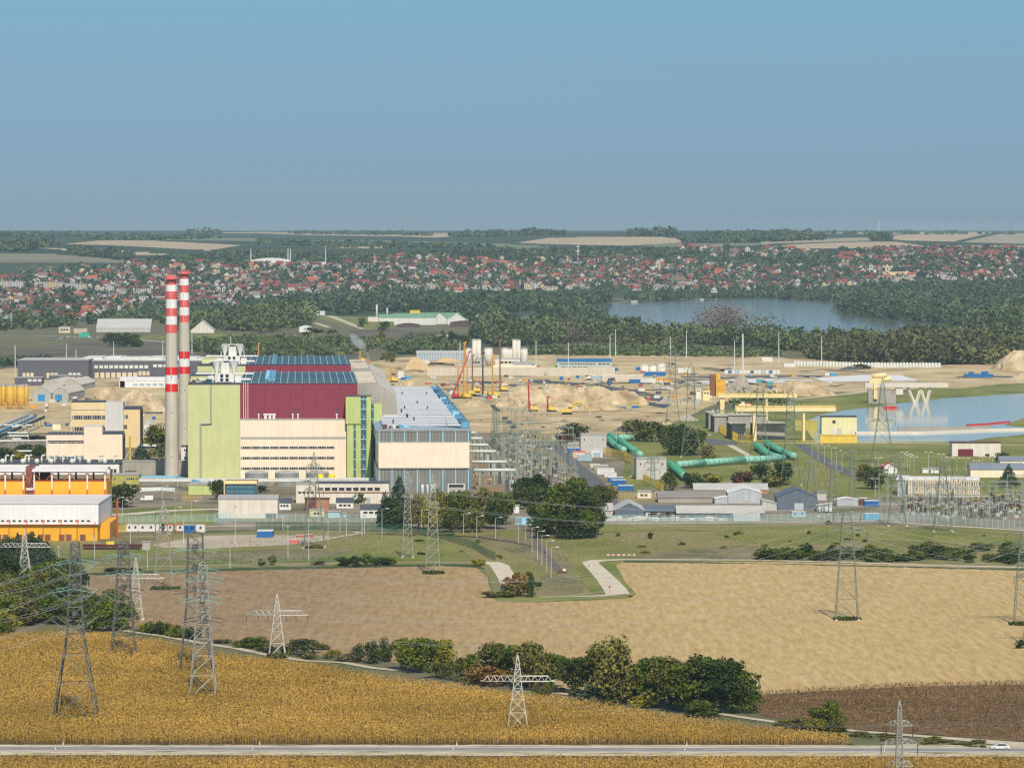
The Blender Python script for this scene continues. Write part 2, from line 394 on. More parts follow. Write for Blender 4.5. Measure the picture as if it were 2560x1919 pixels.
ground_poly('country_road', [(-60,1865.2),(2620,1869.5),(2620,1877.5),(-60,1873.6)], m_asph, 0.17, 0, 5000)
ground_poly('road_edge_line', [(-60,1864.2),(2620,1868.3),(2620,1869.6),(-60,1865.3)], m_line, 0.19, 0, 5000)
ground_poly('road_edge_line', [(-60,1873.5),(2620,1877.3),(2620,1878.6),(-60,1874.8)], m_line, 0.19, 0, 5000)
for k in range(14):                       # broken centre line
    x = -40 + k * 200; y = 1869.4 + (x + 60) / 2680 * 4.1
    ground_poly('road_centre_line', [(x, y - .3), (x + 66, y - .2), (x + 66, y + .3), (x, y + .2)], m_line, 0.19, 0, 5000)
m_path = mat('gravel_path', (0.52, 0.44, 0.31), 0.95, 0.15, 0.3, world=True, detail=4)
m_conc = mat('pale_concrete', (0.60, 0.52, 0.38), 0.9, 0.12, 0.1, world=True, detail=4)
ribbon('field_path', [(255,1566),(330,1578),(400,1587),(470,1600),(520,1609),(590,1619),(660,1634),(760,1650),(860,1655),(930,1668),(1000,1675)], 3.2, m_path, 0.16)
ribbon('field_path', [(1340,1720),(1370,1727),(1410,1733),(1480,1742)], 3, m_path, 0.16)
ribbon('field_path', [(1760,1776),(1800,1783),(1880,1795),(1960,1806),(2060,1815),(2140,1826),(2220,1832),(2320,1840),(2400,1846),(2480,1853),(2560,1861),(2640,1864)], [3,3,3,3,3,3,4,4,5,7,10,14], m_path, 0.16)
# grass band between the fields and the plant
m_band = mat('dry_meadow', (0.17, 0.155, 0.075), 0.95, world=True, scale=0.018, cols=[(0.28, (0.095, 0.11, 0.022)), (0.42, (0.18, 0.175, 0.045)), (0.55, (0.24, 0.21, 0.075)), (0.72, (0.31, 0.22, 0.11))], stretch=(1, 0.35, 1), detail=9)
ground_poly('meadow', [(-80,1340),(280,1340),(700,1325),(1160,1330),(1400,1322),(1500,1310),(2100,1312),(2640,1340),(2640,1424),(2300,1414),(1900,1406),(1540,1406),(1512,1412),(1580,1486),(1500,1500),(1320,1504),(1240,1495),(1222,1440),(1190,1417),(900,1418),(420,1430),(205,1440),(200,1500),(-80,1560)], m_band, 0.04, 0.8)
m_brn = mat('brown_embankment', (0.15, 0.115, 0.075), 0.95, world=True, scale=0.05, cols=[(0.35, (0.12, 0.115, 0.045)), (0.5, (0.20, 0.17, 0.08)), (0.7, (0.28, 0.215, 0.125))], stretch=(1, .5, 1), detail=7)
m_green = mat('short_green_grass', (0.10, 0.125, 0.04), 0.95, world=True, scale=0.03, cols=[(0.3, (0.10, 0.13, 0.022)), (0.5, (0.19, 0.20, 0.04)), (0.72, (0.29, 0.25, 0.085))], stretch=(1, .5, 1), detail=7)
m_dkg = mat('dark_green_grass', (0.05, 0.08, 0.02), 0.95, 0.3, 0.05, world=True, detail=5)
for i, pl in enumerate([[(440,1378),(640,1372),(900,1372),(940,1385),(900,1398),(640,1402),(470,1400),(230,1404),(100,1410),(120,1392),(300,1385)],
        [(1160,1340),(1230,1335),(1330,1350),(1400,1385),(1450,1420),(1400,1425),(1330,1400),(1250,1370)],
        [(1350,1440),(1420,1428),(1470,1462),(1450,1482),(1345,1484)],        [(1700,1372),(1880,1362),(1960,1392),(1820,1398),(1600,1396),(1640,1380)], [(330,1375),(240,1350),(140,1345),(200,1338),(400,1345)]]):
    ground_poly('brown_slope', pl, m_brn, 0.07 + i * .006, 1.2, seed=i)
for i, pl in enumerate([[(940,1335),(1100,1345),(1170,1385),(1190,1400),(1100,1402),(900,1400),(820,1405),(700,1404),(860,1385)],
        [(1440,1360),(1500,1345),(1560,1375),(1530,1402),(1480,1412),(1540,1470),(1490,1482),(1460,1440),(1420,1400)],
        [(1850,1318),(2100,1316),(2560,1345),(2560,1368),(2200,1350),(2000,1362),(1880,1358),(1790,1335)],
        [(1830,960+370),(1500,1312),(1440,1318),(1440,1330),(1700,1325)], [(150,1382),(420,1368),(700,1372),(420,1385),(200,1394)]]):
    ground_poly('green_slope', pl, m_green, 0.11 + i * .006, 1.2, seed=i + 20)
ribbon('field_edge_path', [(-40,1419),(205,1419),(420,1415),(640,1411),(800,1408),(1000,1405),(1200,1404)], 1.8, m_path, 0.14)
ribbon('farm_road', [(1205,1405),(1228,1405),(1248,1412),(1262,1434),(1272,1456),(1282,1480)], [7,7,7,6.5,6,4], m_conc, 0.15)
ribbon('farm_road', [(1330,1491),(1400,1491),(1480,1489),(1520,1487),(1550,1482)], [1.5,2,3,4,8], m_conc, 0.14)
ribbon('farm_road', [(1545,1484),(1536,1470),(1516,1446),(1494,1424),(1478,1409),(1476,1404),(1495,1400),(1550,1398),(1700,1398),(1900,1399),(2100,1404),(2300,1411),(2620,1419)], [8,8,7,6.5,6,6,7,6,5,5,5,5,5], m_conc, 0.16)
for pl in ([(1508,1412),(1530,1404),(1560,1402),(1540,1412),(1565,1455),(1590,1484),(1578,1492),(1560,1487),(1530,1446)], [(1360,1492),(1500,1492),(1584,1488),(1570,1494),(1340,1504),(1240,1502),(1222,1480),(1260,1482)], [(1455,1405),(1474,1408),(1496,1432),(1532,1474),(1515,1484),(1480,1480),(1450,1445)]):
    ground_poly('green_verge', pl, m_green, 0.145, 0.6)
ground_poly('dark_verge', [(1560,1400),(2620,1422),(2620,1427),(1900,1408),(1560,1405)], m_dkg, 0.11, 0.5)
ground_poly('dark_verge', [(205,1432),(640,1417),(1100,1409),(1195,1410),(1215,1424),(1190,1418),(1100,1413),(640,1424),(240,1437)], m_dkg, 0.11, 0.6)
# plant yard
m_yard = mat('plant_yard', (0.26, 0.24, 0.18), 0.95, world=True, scale=0.04, cols=[(0.33, (0.12, 0.115, 0.05)), (0.45, (0.2, 0.17, 0.10)), (0.6, (0.29, 0.24, 0.17)), (0.72, (0.38, 0.33, 0.25))], detail=8, stretch=(1, .6, 1))
ground_poly('plant_yard', [(-80,1085),(350,1085),(1200,1075),(1500,1085),(1560,1100),(1560,1300),(1500,1310),(1400,1322),(1160,1326),(700,1323),(300,1330),(-80,1342)], m_yard, 0.03, 0.8)
ground_poly('lawn', [(1500,1085),(1640,1060),(1760,1035),(1900,1010),(2050,985),(2200,975),(2640,950),(2640,1340),(2300,1320),(1880,1312),(1500,1310)], m_green, 0.025, 0.8)
ground_poly('lawn', [(280,1275),(480,1262),(560,1290),(520,1315),(300,1322)], m_green, 0.06, 0.8)
ground_poly('gravel_yard', [(1480,1240),(1800,1200),(2100,1245),(2640,1235),(2640,1328),(2200,1312),(1500,1308)], m_yard, 0.05, 0.8)
m_pale = mat('pale_gravel', (0.46, 0.39, 0.28), 0.95, 0.15, 0.08, world=True, detail=4)
ground_poly('gravel_lot', [(380,1362),(440,1350),(520,1338),(640,1336),(830,1338),(800,1350),(700,1362),(560,1368),(420,1372)], m_pale, 0.1, 0.8)
ribbon('service_road', [(430,1374),(560,1368),(700,1362),(790,1352),(850,1340),(900,1333),(890,1328),(820,1328)], 3.5, m_pale, 0.14)
ribbon('service_road', [(230,1288),(330,1284),(420,1276),(520,1272),(700,1275)], 9, m_asph2 if 'm_asph2' in globals() else m_conc, 0.12)
ribbon('perimeter_road', [(-60,1333),(280,1330),(500,1316),(700,1312),(940,1311),(1220,1306)], 4, m_conc, 0.12)
ribbon('perimeter_road', [(1500,1308),(1900,1306),(2150,1302),(2240,1305),(2640,1330)], 4, m_conc, 0.12)
m_asph_l = mat('weathered_asphalt', (0.13, 0.13, 0.125), 0.9, 0.15, 0.1, world=True)
ground_poly('plant_road', [(1357,1104),(1385,1104),(1402,1112),(1440,1150),(1500,1196),(1545,1245),(1548,1262),(1520,1262),(1470,1210),(1425,1165),(1395,1130)], m_asph_l, 0.12, 0.2)
ground_poly('plant_road', [(1990,1110),(2012,1110),(2130,1180),(2135,1192),(2095,1180),(2010,1130)], m_asph_l, 0.12, 0.2)
ground_poly('plant_road', [(1760,1095),(1800,1098),(1850,1104),(1840,1112),(1770,1112)], m_asph_l, 0.12, 0.2)
ribbon('concrete_path', [(1825,1112),(1850,1126),(1890,1148)], 4, m_conc, 0.12)
ribbon('shore_road', [(1900,1108),(2100,1106),(2300,1108),(2560,1112)], 5, m_conc, 0.10)
# construction ground
m_sand = mat('excavated_sand', (0.50, 0.40, 0.26), 0.95, world=True, scale=0.028, cols=[(0.33, (0.24, 0.17, 0.09)), (0.39, (0.38, 0.28, 0.15)), (0.45, (0.48, 0.36, 0.18)), (0.58, (0.58, 0.455, 0.245)), (0.75, (0.72, 0.59, 0.35))], stretch=(1, 0.4, 1), detail=9, bump=0.0)
ground_poly('sandy_ground', [(-80,925),(200,915),(270,938),(480,938),(700,905),(935,903),(1000,893),(1090,890),(1280,887),(1500,887),(1900,890),(2060,900),(2200,910),(2300,915),(2480,905),(2520,885),(2640,872),(2640,968),(2350,970),(2200,975),(2000,985),(1830,1000),(1760,1020),(1700,1050),(1640,1072),(1560,1085),(1200,1082),(800,1090),(350,1100),(350,1075),(-80,1085)], m_sand, 0.05, 1.5, 25)
m_slope = mat('dark_liner', (0.075, 0.085, 0.085), 0.8, 0.3, 0.03, world=True, detail=5)
m_ora = mat('orange_sand', (0.52, 0.37, 0.2), 0.95, 0.15, 0.02, world=True, detail=6)
for i, pl in enumerate([[(1312,949),(1400,953),(1480,958),(1560,970),(1640,985),(1650,992),(1560,984),(1440,966),(1330,956)], [(1590,995),(1630,985),(1690,1005),(1660,1020),(1620,1012)], [(1165,952),(1245,953),(1240,958),(1165,958)], [(350,1022),(410,1024),(405,1034),(350,1032)]]):
    ground_poly('dark_slope', pl, m_slope, 0.15 + i * .006, 1, seed=i)
for i, pl in enumerate([[(1240,1030),(1420,1032),(1560,1028),(1600,1035),(1400,1042),(1240,1038)], [(1360,893),(1700,890),(1850,896),(1600,902),(1400,904)], [(2340,912),(2560,908),(2560,925),(2420,922)], [(1040,1062),(1400,1066),(1500,1072),(1200,1078),(1050,1074)]]):
    ground_poly('orange_sand', pl, m_ora, 0.09 + i * .006, 1, seed=i + 5)
ribbon('shore_path', [(1880,1005),(2000,996),(2120,984),(2180,976)], 9, m_path, 0.1)
ribbon('shore_path', [(2300,962),(2420,956),(2640,945)], 9, m_path, 0.12)
# meadows and soil beyond the site
for i, pl in enumerate([[(-60,866),(120,862),(270,852),(430,858),(420,868),(200,878),(-60,880)], [(-60,880),(150,882),(420,872),(640,880),(900,885),(880,898),(480,930),(300,930),(-60,935)],
        [(870,822),(1100,826),(1280,832),(1500,845),(1850,870),(2000,886),(1900,890),(1500,886),(1280,886),(1080,888),(900,870)], [(660,825),(860,842),(700,852),(640,850)]]):
    ground_poly('brown_field', pl, m_brown, 0.03 + i * .004, 2, 25, seed=i)
for i, pl in enumerate([[(790,790),(930,792),(1000,815),(920,824),(830,806)], [(430,835),(660,835),(780,846),(600,850),(420,846)], [(640,855),(840,850),(880,885),(640,892)], [(330,840),(430,838),(430,846),(330,848)]]):
    ground_poly('green_field', pl, m_green, 0.06 + i * .004, 1.5, 25, seed=i)
ribbon('dirt_road', [(818,789),(830,791),(860,803),(890,815),(905,822),(1000,824),(1150,827),(1290,834),(1500,850)], [14,12,9,8,6,3,3,3,3], m_path, 0.1)
ribbon('dirt_road', [(785,806),(800,811),(822,818)], 8, m_path, 0.1)
ribbon('dirt_road', [(-40,838),(100,839),(300,845),(420,855),(520,858),(640,860)], 6, m_conc, 0.1)
ground_poly('wood_floor', [(1240,752),(1470,742),(1560,752),(1460,766),(1290,780),(1240,790)], m_dgreen, 0.05, 1, 25)
ground_poly('wood_floor', [(2075,752),(2200,741),(2640,741),(2640,822),(2400,816),(2220,802),(2110,787)], m_dgreen, 0.09, 1, 25)
ground_poly('wood_floor', [(-60,745),(1240,743),(1240,800),(640,790),(300,800),(-60,820)], m_dgreen, 0.04, 1, 25)
# water
def water(name, tint, rough, bump):
    m = bpy.data.materials.new(name); m.use_nodes = True; N = m.node_tree.nodes; L = m.node_tree.links; b = N['Principled BSDF']
    b.inputs['Base Color'].default_value = tint + (1,); b.inputs['Roughness'].default_value = rough; b.inputs['IOR'].default_value = 1.33
    g = N.new('ShaderNodeNewGeometry'); mp = N.new('ShaderNodeMapping'); mp.inputs['Scale'].default_value = (0.6, 2, 1); L.new(g.outputs['Position'], mp.inputs[0])
    n = N.new('ShaderNodeTexNoise'); n.inputs['Scale'].default_value = 0.05; n.inputs['Detail'].default_value = 5; L.new(mp.outputs[0], n.inputs['Vector'])
    bp = N.new('ShaderNodeBump'); bp.inputs['Distance'].default_value = bump; L.new(n.outputs['Fac'], bp.inputs['Height']); L.new(bp.outputs[0], b.inputs['Normal'])
    return m
m_riv = water('river_water', (0.13, 0.15, 0.14), 0.10, 0.03); m_bas = water('basin_water', (0.38, 0.38, 0.31), 0.08, 0.02)
ground_poly('river', [(1270,806),(1290,779),(1460,763),(1600,753),(1740,748),(1920,744),(2075,752),(2110,787),(2220,802),(2400,816),(2640,822),(2640,850),(2200,858),(1900,832),(1700,822),(1560,813),(1480,800),(1340,815),(1275,820)], m_riv, 0.12, 0.6, 25)
ground_poly('basin', [(2015,1052),(2050,1037),(2122,1024),(2172,1019),(2238,1008),(2325,1001),(2354,996),(2450,990),(2640,978),(2640,1040),(2560,1044),(2510,1063),(2560,1068),(2640,1066),(2640,1082),(2560,1086),(2480,1093),(2412,1104),(2040,1106),(2020,1080)], m_bas, 0.12, 0.4, 25)
ground_poly('grass_bank', [(2330,998),(2450,984),(2640,972),(2640,955),(2500,960),(2350,975),(2260,985),(2230,1000)], m_green, 0.07, 0.8)

rr_ = random.Random(11)
for i in range(46):      # tracks, wet patches and spoil bands of the excavation
    x = rr_.uniform(900, 2100); y = rr_.uniform(905, 1060) if x < 1600 else rr_.uniform(900, 975); L_ = rr_.uniform(60, 260)
    ln = [(x + L_ * j / 7, y + math.sin(j * .8 + i) * 3 + j * rr_.uniform(-.6, .6)) for j in range(8)]
    ribbon('dirt_track', ln, [max(1.5, rr_.uniform(4, 22) * math.sin(math.pi * (j + .4) / 8)) for j in range(8)], [m_sand, m_ora, m_pale, m_brn, m_yard][i % 5] if i % 5 < 4 else m_yard, 0.2 + i * .004)
# ================================================================ VEGETATION
def wscat(poly, step):
    """jittered world-space points inside a pixel polygon on flat ground"""
    P_ = [G(a, b) for a, b in poly]; xs = [p.x for p in P_]; ys = [p.y for p in P_]
    X, Y = np.meshgrid(np.arange(min(xs), max(xs), step), np.arange(min(ys), max(ys), step))
    X = X.ravel() + nr.uniform(-.5, .5, X.size) * step; Y = Y.ravel() + nr.uniform(-.5, .5, Y.size) * step
    k = inpoly(X, Y, [(p.x, p.y) for p in P_]) & (np.abs(X) < Y * 0.1125 + 3)
    return X[k], Y[k]
def vnoise(X, Y, s, seed=0):
    r = np.random.default_rng(seed); t = np.zeros_like(X)
    for k in range(6):
        a = r.uniform(0, 6.28); f = (1 + k * .7) / s
        t += np.sin((X * math.cos(a) + Y * math.sin(a)) * f * 6.28 + r.uniform(0, 6.28)) / (1 + k * .5)
    return t / 2.2
CLR = [(189, 1806, 108), (309, 1646, 70), (488, 1684, 120), (508, 1746, 92), (1296, 1826, 74)]
m_corn = leafmat('corn_leaves', (0.29, 0.178, 0.04), (0.62, 0.392, 0.088), world=True, wscale=0.03)
def crop(name, polys, m, step, h, leaf, label, hv=0.2, dens=3, up=0.5, lowv=0.5):
    Vs = []; vc = []
    for poly in polys:
        X, Y = wscat(poly, step)
        for cx, cy, cw in CLR:
            q = G(cx, cy); k = ((X - q.x) ** 2 + ((Y - q.y - 1) / 1.0) ** 2) > (cw / S(q.y) / 2) ** 2; X = X[k]; Y = Y[k]
        N = len(X)
        big = np.clip(vnoise(X * .45, Y, 55, 3) * .6 + .5, 0, 1)
        hh = h * (1 + nr.uniform(-hv, hv, N)) * (0.93 + .1 * big)
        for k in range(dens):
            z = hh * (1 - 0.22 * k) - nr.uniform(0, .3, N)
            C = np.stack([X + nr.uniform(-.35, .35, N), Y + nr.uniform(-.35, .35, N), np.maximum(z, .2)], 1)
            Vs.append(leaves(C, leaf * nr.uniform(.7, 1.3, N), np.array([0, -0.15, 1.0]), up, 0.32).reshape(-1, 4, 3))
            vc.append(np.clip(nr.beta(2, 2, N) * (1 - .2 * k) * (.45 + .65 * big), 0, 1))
        # stalks
        a = leaf * .18; A = nr.uniform(0, 3.14, N)
        dx = np.cos(A) * a; dy = np.sin(A) * a
        q = np.stack([np.stack([X - dx, Y - dy, X * 0], 1), np.stack([X + dx, Y + dy, X * 0], 1), np.stack([X + dx * .4, Y + dy, hh], 1), np.stack([X - dx * .4, Y - dy, hh], 1)], 1)
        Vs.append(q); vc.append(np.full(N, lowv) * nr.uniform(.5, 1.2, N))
    V = np.concatenate(Vs); me = np_mesh(name, V, 4, [m], np.concatenate(vc))
    o = bpy.data.objects.new(name, me); col.objects.link(o); o['kind'] = 'stuff'; o['label'] = label; return o
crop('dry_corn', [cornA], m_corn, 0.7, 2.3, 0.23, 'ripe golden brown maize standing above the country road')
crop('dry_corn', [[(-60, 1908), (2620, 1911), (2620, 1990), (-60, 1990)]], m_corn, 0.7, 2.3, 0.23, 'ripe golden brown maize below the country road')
m_sun = leafmat('sunflower_leaves', (0.07, 0.042, 0.018), (0.32, 0.22, 0.10), world=True, wscale=0.05)
crop('dry_sunflowers', [sunf], m_sun, 1.1, 1.35, 0.26, 'dead dark brown sunflower stalks', 0.3, 2, 0.3, 0.9)

m_tuft = leafmat('meadow_tufts', (0.10, 0.125, 0.03), (0.40, 0.34, 0.125), world=True, wscale=.03)
crop('rough_grass', [[(1240,1322),(1500,1314),(2100,1314),(2620,1342),(2620,1412),(2300,1408),(1900,1396),(1560,1394),(1470,1396),(1440,1480),(1350,1484),(1290,1440),(1250,1400)], [(430,1374),(700,1330),(1160,1334),(1230,1396),(900,1402),(640,1408),(210,1412),(120,1380)]], m_tuft, 2.6, .4, .38, 'rough dry grass and low weeds on the slopes before the plant', .5, 1, .7, .5)
LM = {
 'green': leafmat('leaf_green', (0.018, 0.040, 0.006), (0.145, 0.195, 0.022)),
 'dark': leafmat('leaf_dark', (0.012, 0.028, 0.009), (0.075, 0.11, 0.02)),
 'olive': leafmat('leaf_olive', (0.03, 0.042, 0.012), (0.21, 0.20, 0.042)),
 'yellow': leafmat('leaf_yellow', (0.06, 0.075, 0.008), (0.34, 0.32, 0.03)),
 'autumn': leafmat('leaf_autumn', (0.06, 0.035, 0.012), (0.30, 0.17, 0.035)),
 'spruce': leafmat('leaf_spruce', (0.012, 0.03, 0.016), (0.065, 0.11, 0.055)),
 'red': leafmat('leaf_dark_red', (0.035, 0.014, 0.01), (0.15, 0.07, 0.035)),
 'bare': leafmat('bare_twigs', (0.075, 0.07, 0.04), (0.19, 0.175, 0.11)),
}
m_bark = mat('bark', (0.11, 0.085, 0.06), 0.95, 0.3, 2.0)
m_barkl = mat('pale_bark', (0.30, 0.26, 0.2), 0.95, 0.3, 2.0)
def crown_pts(kind, n, rg, nl=None):
    """points (unit height 1, unit width 1) with outward normals"""
    C = []; Nn = []; Vv = []
    if kind == 'cone':
        z = 0.08 + 0.92 * (1 - np.sqrt(rg.uniform(0, 1, n))); tier = np.floor(z * 11) / 11; r = 0.5 * (1 - tier) * (0.75 + .5 * (1 - (z * 11 % 1))) * rg.uniform(.7, 1.05, n); r = np.maximum(r, .015)
        a = rg.uniform(0, 6.283, n); r = r * (1 + .18 * np.sin(a * 5 + z * 30))
        C = np.stack([r * np.cos(a), r * np.sin(a), z], 1); N_ = np.stack([np.cos(a), np.sin(a), np.full(n, .5)], 1)
        return C, N_, rg.uniform(0, 1, n)
    nl = nl or (24 if kind != 'bush' else 10)
    zc = {'round': (0.17, 0.85), 'tall': (0.15, 0.88), 'bush': (0.15, 0.68), 'spread': (0.40, 0.85)}[kind]
    for i in range(nl):
        t = rg.uniform(0, 1); z = zc[0] + (zc[1] - zc[0]) * t
        env = math.sin(math.pi * (0.24 + 0.64 * t)) if kind != 'tall' else math.sin(math.pi * (0.22 + .70 * t)) ** .8
        a = rg.uniform(0, 6.283); rr = 0.37 * env * math.sqrt(rg.uniform(0.0, 1)); lr = rg.uniform(0.11, 0.20) * (0.65 + .5 * env)
        if kind == 'bush': lr *= 1.25
        k = n // nl; d = rg.normal(size=(k, 3)); d /= np.linalg.norm(d, axis=1)[:, None]
        rad = lr * rg.uniform(0.6, 1.12, k)[:, None] ; p = d * rad; p[:, 2] *= 0.85 if kind != 'tall' else 1.2
        C.append(p + np.array([rr * math.cos(a), rr * math.sin(a), z])); Nn.append(d); Vv.append(np.clip(rg.uniform(0, 1, k) * .65 + rg.uniform(0, .4) , 0, 1))
    return np.concatenate(C), np.concatenate(Nn), np.concatenate(Vv)
PR = {}
def tree_proto(kind, colr, var, n, leaf):
    """kind shape, unit: 1 m high x 1 m wide; leaf given as share of height"""
    key = (kind, colr, var, n)
    if key in PR: return PR[key]
    rg = np.random.default_rng(hash((kind, var)) % 9973 if False else sum(map(ord, kind)) * 31 + var * 77)
    C, Nn, vv = crown_pts(kind, n, rg)
    s = leaf * rg.uniform(.6, 1.3, len(C))
    V = leaves(C, s, Nn, 0.5, 0.75, rg)
    me = np_mesh(kind + '_crown', V, 4, [LM[colr]], vv)
    tb = MB(); bk = m_barkl if colr in ('bare', 'olive') else m_bark
    tb.bar((0, 0, -0.02), (0.01, 0, 0.35), 0.028, bk, 6, 0.02); tb.bar((0.01, 0, 0.33), (0.0, 0.02, 0.78), 0.019, bk, 5, 0.005)
    r = random.Random(var)
    for i in range(7):
        a = r.uniform(0, 6.28); z = r.uniform(.3, .6); tb.bar((0.005, 0, z), (math.cos(a) * .27, math.sin(a) * .27, z + r.uniform(.12, .25)), 0.010, bk, 4, 0.003)
    t = tb.build('trunk'); tm = t.data; bpy.data.objects.remove(t)
    PR[key] = (me, tm); return PR[key]
def tree_at(p, h, wd, kind='round', colr='green', label=None, cat=None, group=None, n=900, leaf=0.035, name=None):
    v = rng.randrange(5); me, tm = tree_proto(kind, colr, v, n, leaf)
    name = name or {'cone': 'spruce_tree', 'bush': 'shrub'}.get(kind, 'tree')
    cat = cat or {'spruce_tree': 'tree', 'shrub': 'shrub'}.get(name, 'tree')
    root = thing(name, label or 'tree', cat, p, group)
    root.rotation_euler = (0, 0, rng.uniform(0, 6.28)); root.scale = (wd * 1.38, wd * 1.38, h * 1.07)
    c = bpy.data.objects.new('crown', me); col.objects.link(c); c.parent = root
    t = bpy.data.objects.new('trunk', tm); col.objects.link(t); t.parent = root
    return root
def T(px, pyb, hpx, wpx, kind='round', colr='green', label=None, group=None, n=900, leaf=0.035, **k):
    p = GT(px, pyb); s = S(p.y, p.z)
    if kind == 'bush' and leaf == 0.035: leaf = 0.06; n = 420
    return tree_at(p, hpx / s, wpx / s, kind, colr, label, None, group, n, leaf, **k)
HG = 'trees and shrubs along the hedge line between the fields'
for a in [
 (641,1618,32,62,'bush','green','low green bush just left of the leaning crossarm shadow pylon foot in the hedge line'),
 (749,1633,44,80,'bush','dark','broad dark green bush right of the single crossarm pylon at the field edge'),
 (806,1624,18,36,'bush','olive','small olive bush right of the broad dark hedge bush'),
 (771,1646,22,34,'bush','olive','little olive bush in front of the broad dark hedge bush'),
 (838,1645,26,40,'bush','yellow','small yellow green bush in the gap of the hedge line'),
 (868,1652,20,60,'bush','bare','brown twiggy scrub in the gap of the hedge line'),
 (896,1652,42,34,'tall','dark','leftmost slim dark tree of the trio left of the big green hedge clump'),
 (928,1658,54,44,'tall','dark','middle slim dark tree of the trio left of the big green hedge clump'),
 (964,1654,58,36,'tall','dark','rightmost slim dark tree of the trio left of the big green hedge clump'),
 (1003,1674,78,62,'round','green','left tree of the big green clump mid hedge, pointed top'),
 (1050,1680,90,88,'round','green','largest tree of the big green clump mid hedge, dense and bright'),
 (1106,1674,74,76,'round','yellow','light yellow green tree at the right of the big green hedge clump'),
 (1100,1694,44,60,'bush','olive','brownish low bush at the foot of the big green hedge clump'),
 (1150,1690,46,44,'round','olive','thin olive tree in the hedge dip left of the orange bush'),
 (1178,1690,56,46,'round','green','sparse green tree in the hedge dip'),
 (1236,1704,102,86,'round','olive','tall olive tree above the orange bush in the hedge line'),
 (1222,1712,58,90,'bush','autumn','orange autumn bush in the hedge line left of the lone crossarm pylon'),
 (1285,1712,96,84,'round','green','green tree behind the lone crossarm pylon, left one'),
 (1332,1722,122,100,'round','olive','tallest olive green tree behind the right arm of the lone crossarm pylon'),
 (1382,1722,88,84,'round','green','green tree between the olive tree and the dip in the hedge'),
 (1432,1732,90,84,'round','dark','dark tree left of the tall conical grey green tree'),
 (1351,1740,36,36,'bush','olive','small olive bush beside the short piece of field path'),
 (1478,1748,112,80,'round','dark','dark leafy tree at the left flank of the conical grey green tree'),
 (1528,1758,158,128,'tall','olive','tall conical grey green tree, the highest of the hedge line'),
 (1500,1762,60,90,'bush','spruce','blue green underbrush at the foot of the conical tree'),
 (1585,1756,96,80,'round','green','green tree just right of the conical grey green tree'),
 (1628,1756,118,106,'round','green','green tree with uneven top in the right hedge clump, second after the conical tree'),
 (1676,1768,130,112,'round','olive','olive tree in the middle of the right hedge clump'),
 (1722,1780,124,110,'round','green','green tree left of the tallest dark tree in the right hedge clump'),
 (1760,1780,142,130,'round','dark','tallest dark tree of the right hedge clump'),
 (1812,1782,136,120,'round','dark','dark tree second from the right end of the hedge clump'),
 (1862,1780,104,86,'round','green','last green tree at the right end of the hedge clump'),
 (1622,1766,34,72,'bush','yellow','yellow green bush at the foot of the right hedge clump'),
 (1745,1790,44,96,'bush','green','low green bush bulging out of the right hedge clump over the maize'),
 (2069,1824,72,74,'round','green','round green tree standing alone at the corner of the sunflower field'),
 (2040,1826,42,50,'bush','yellow','yellow green bush left of the lone round tree'),
 (2000,1822,34,66,'bush','olive','dull olive bush left of the yellow green bush'),
 (2092,1828,24,44,'bush','olive','low olive bush at the right foot of the lone round tree'),
 (1960,1812,16,50,'bush','olive','small weedy bush beside the field path right of the hedge end'),
 ]:
    T(*a[:6], label=a[6], group=HG, n=3200 if a[2] > 60 else 1600, leaf=0.023 if a[2] > 60 else 0.03)
# left thicket
for i in range(46):
    x = rng.uniform(-15, 205); y = 1450 + rng.uniform(28, 118); 
    if x > 120: y = min(y, 1560)
    T(x, y, rng.uniform(56, 96), rng.uniform(55, 85), 'round', rng.choice(['green', 'green', 'dark', 'olive', 'dark']), 'tree of the dense green thicket at the left edge beside the maize', 'trees of the left thicket', n=2000, leaf=.028)
for i, (x, y) in enumerate([(222,1572),(245,1578),(268,1560),(290,1576),(312,1572),(240,1548),(275,1540),(305,1548)]):
    T(x, y, rng.uniform(56, 74), rng.uniform(46, 60), 'round', rng.choice(['green', 'dark', 'green']), 'green tree of the small clump behind the two narrow headed pylons', 'trees of the clump behind the pylons', n=1000)
T(20, 1588, 66, 50, 'round', 'yellow', 'yellow green tree at the left picture edge above the maize'); T(4, 1592, 50, 40, 'round', 'green', 'green tree cut by the left picture edge above the maize')
for i in range(16):
    x = 358 + i * 8.6; T(x + rng.uniform(-3, 3), 1580 + i * 1.2, rng.uniform(24, 40), rng.uniform(22, 34), 'bush', rng.choice(['green', 'dark', 'yellow', 'green']), 'low green bush of the row above the pale field path', 'bushes above the pale field path')
for i in range(22):
    x = rng.uniform(490, 900); y = 1600 + (x - 490) * 0.125 + rng.uniform(-4, 8)
    T(x, y, rng.uniform(8, 20), rng.uniform(16, 34), 'bush', rng.choice(['bare', 'olive', 'green', 'olive']), 'knee high weedy bush along the hedge line', 'low weeds along the hedge line')
for i in range(24):
    x = rng.uniform(1120, 1480); y = 1690 + (x - 1120) * 0.13 + rng.uniform(0, 12)
    T(x, y, rng.uniform(8, 22), rng.uniform(18, 38), 'bush', rng.choice(['bare', 'olive', 'olive']), 'grey olive weedy bush at the maize edge', 'low weeds at the maize edge')
for i in range(26):
    x = rng.uniform(2060, 2480); y = 1828 + (x - 2060) * 0.062 + rng.uniform(2, 16)
    T(x, y, rng.uniform(6, 12), rng.uniform(18, 40), 'bush', rng.choice(['bare', 'olive', 'green', 'olive']), 'low green and brown weed clump beside the widening path', 'weeds beside the widening path')
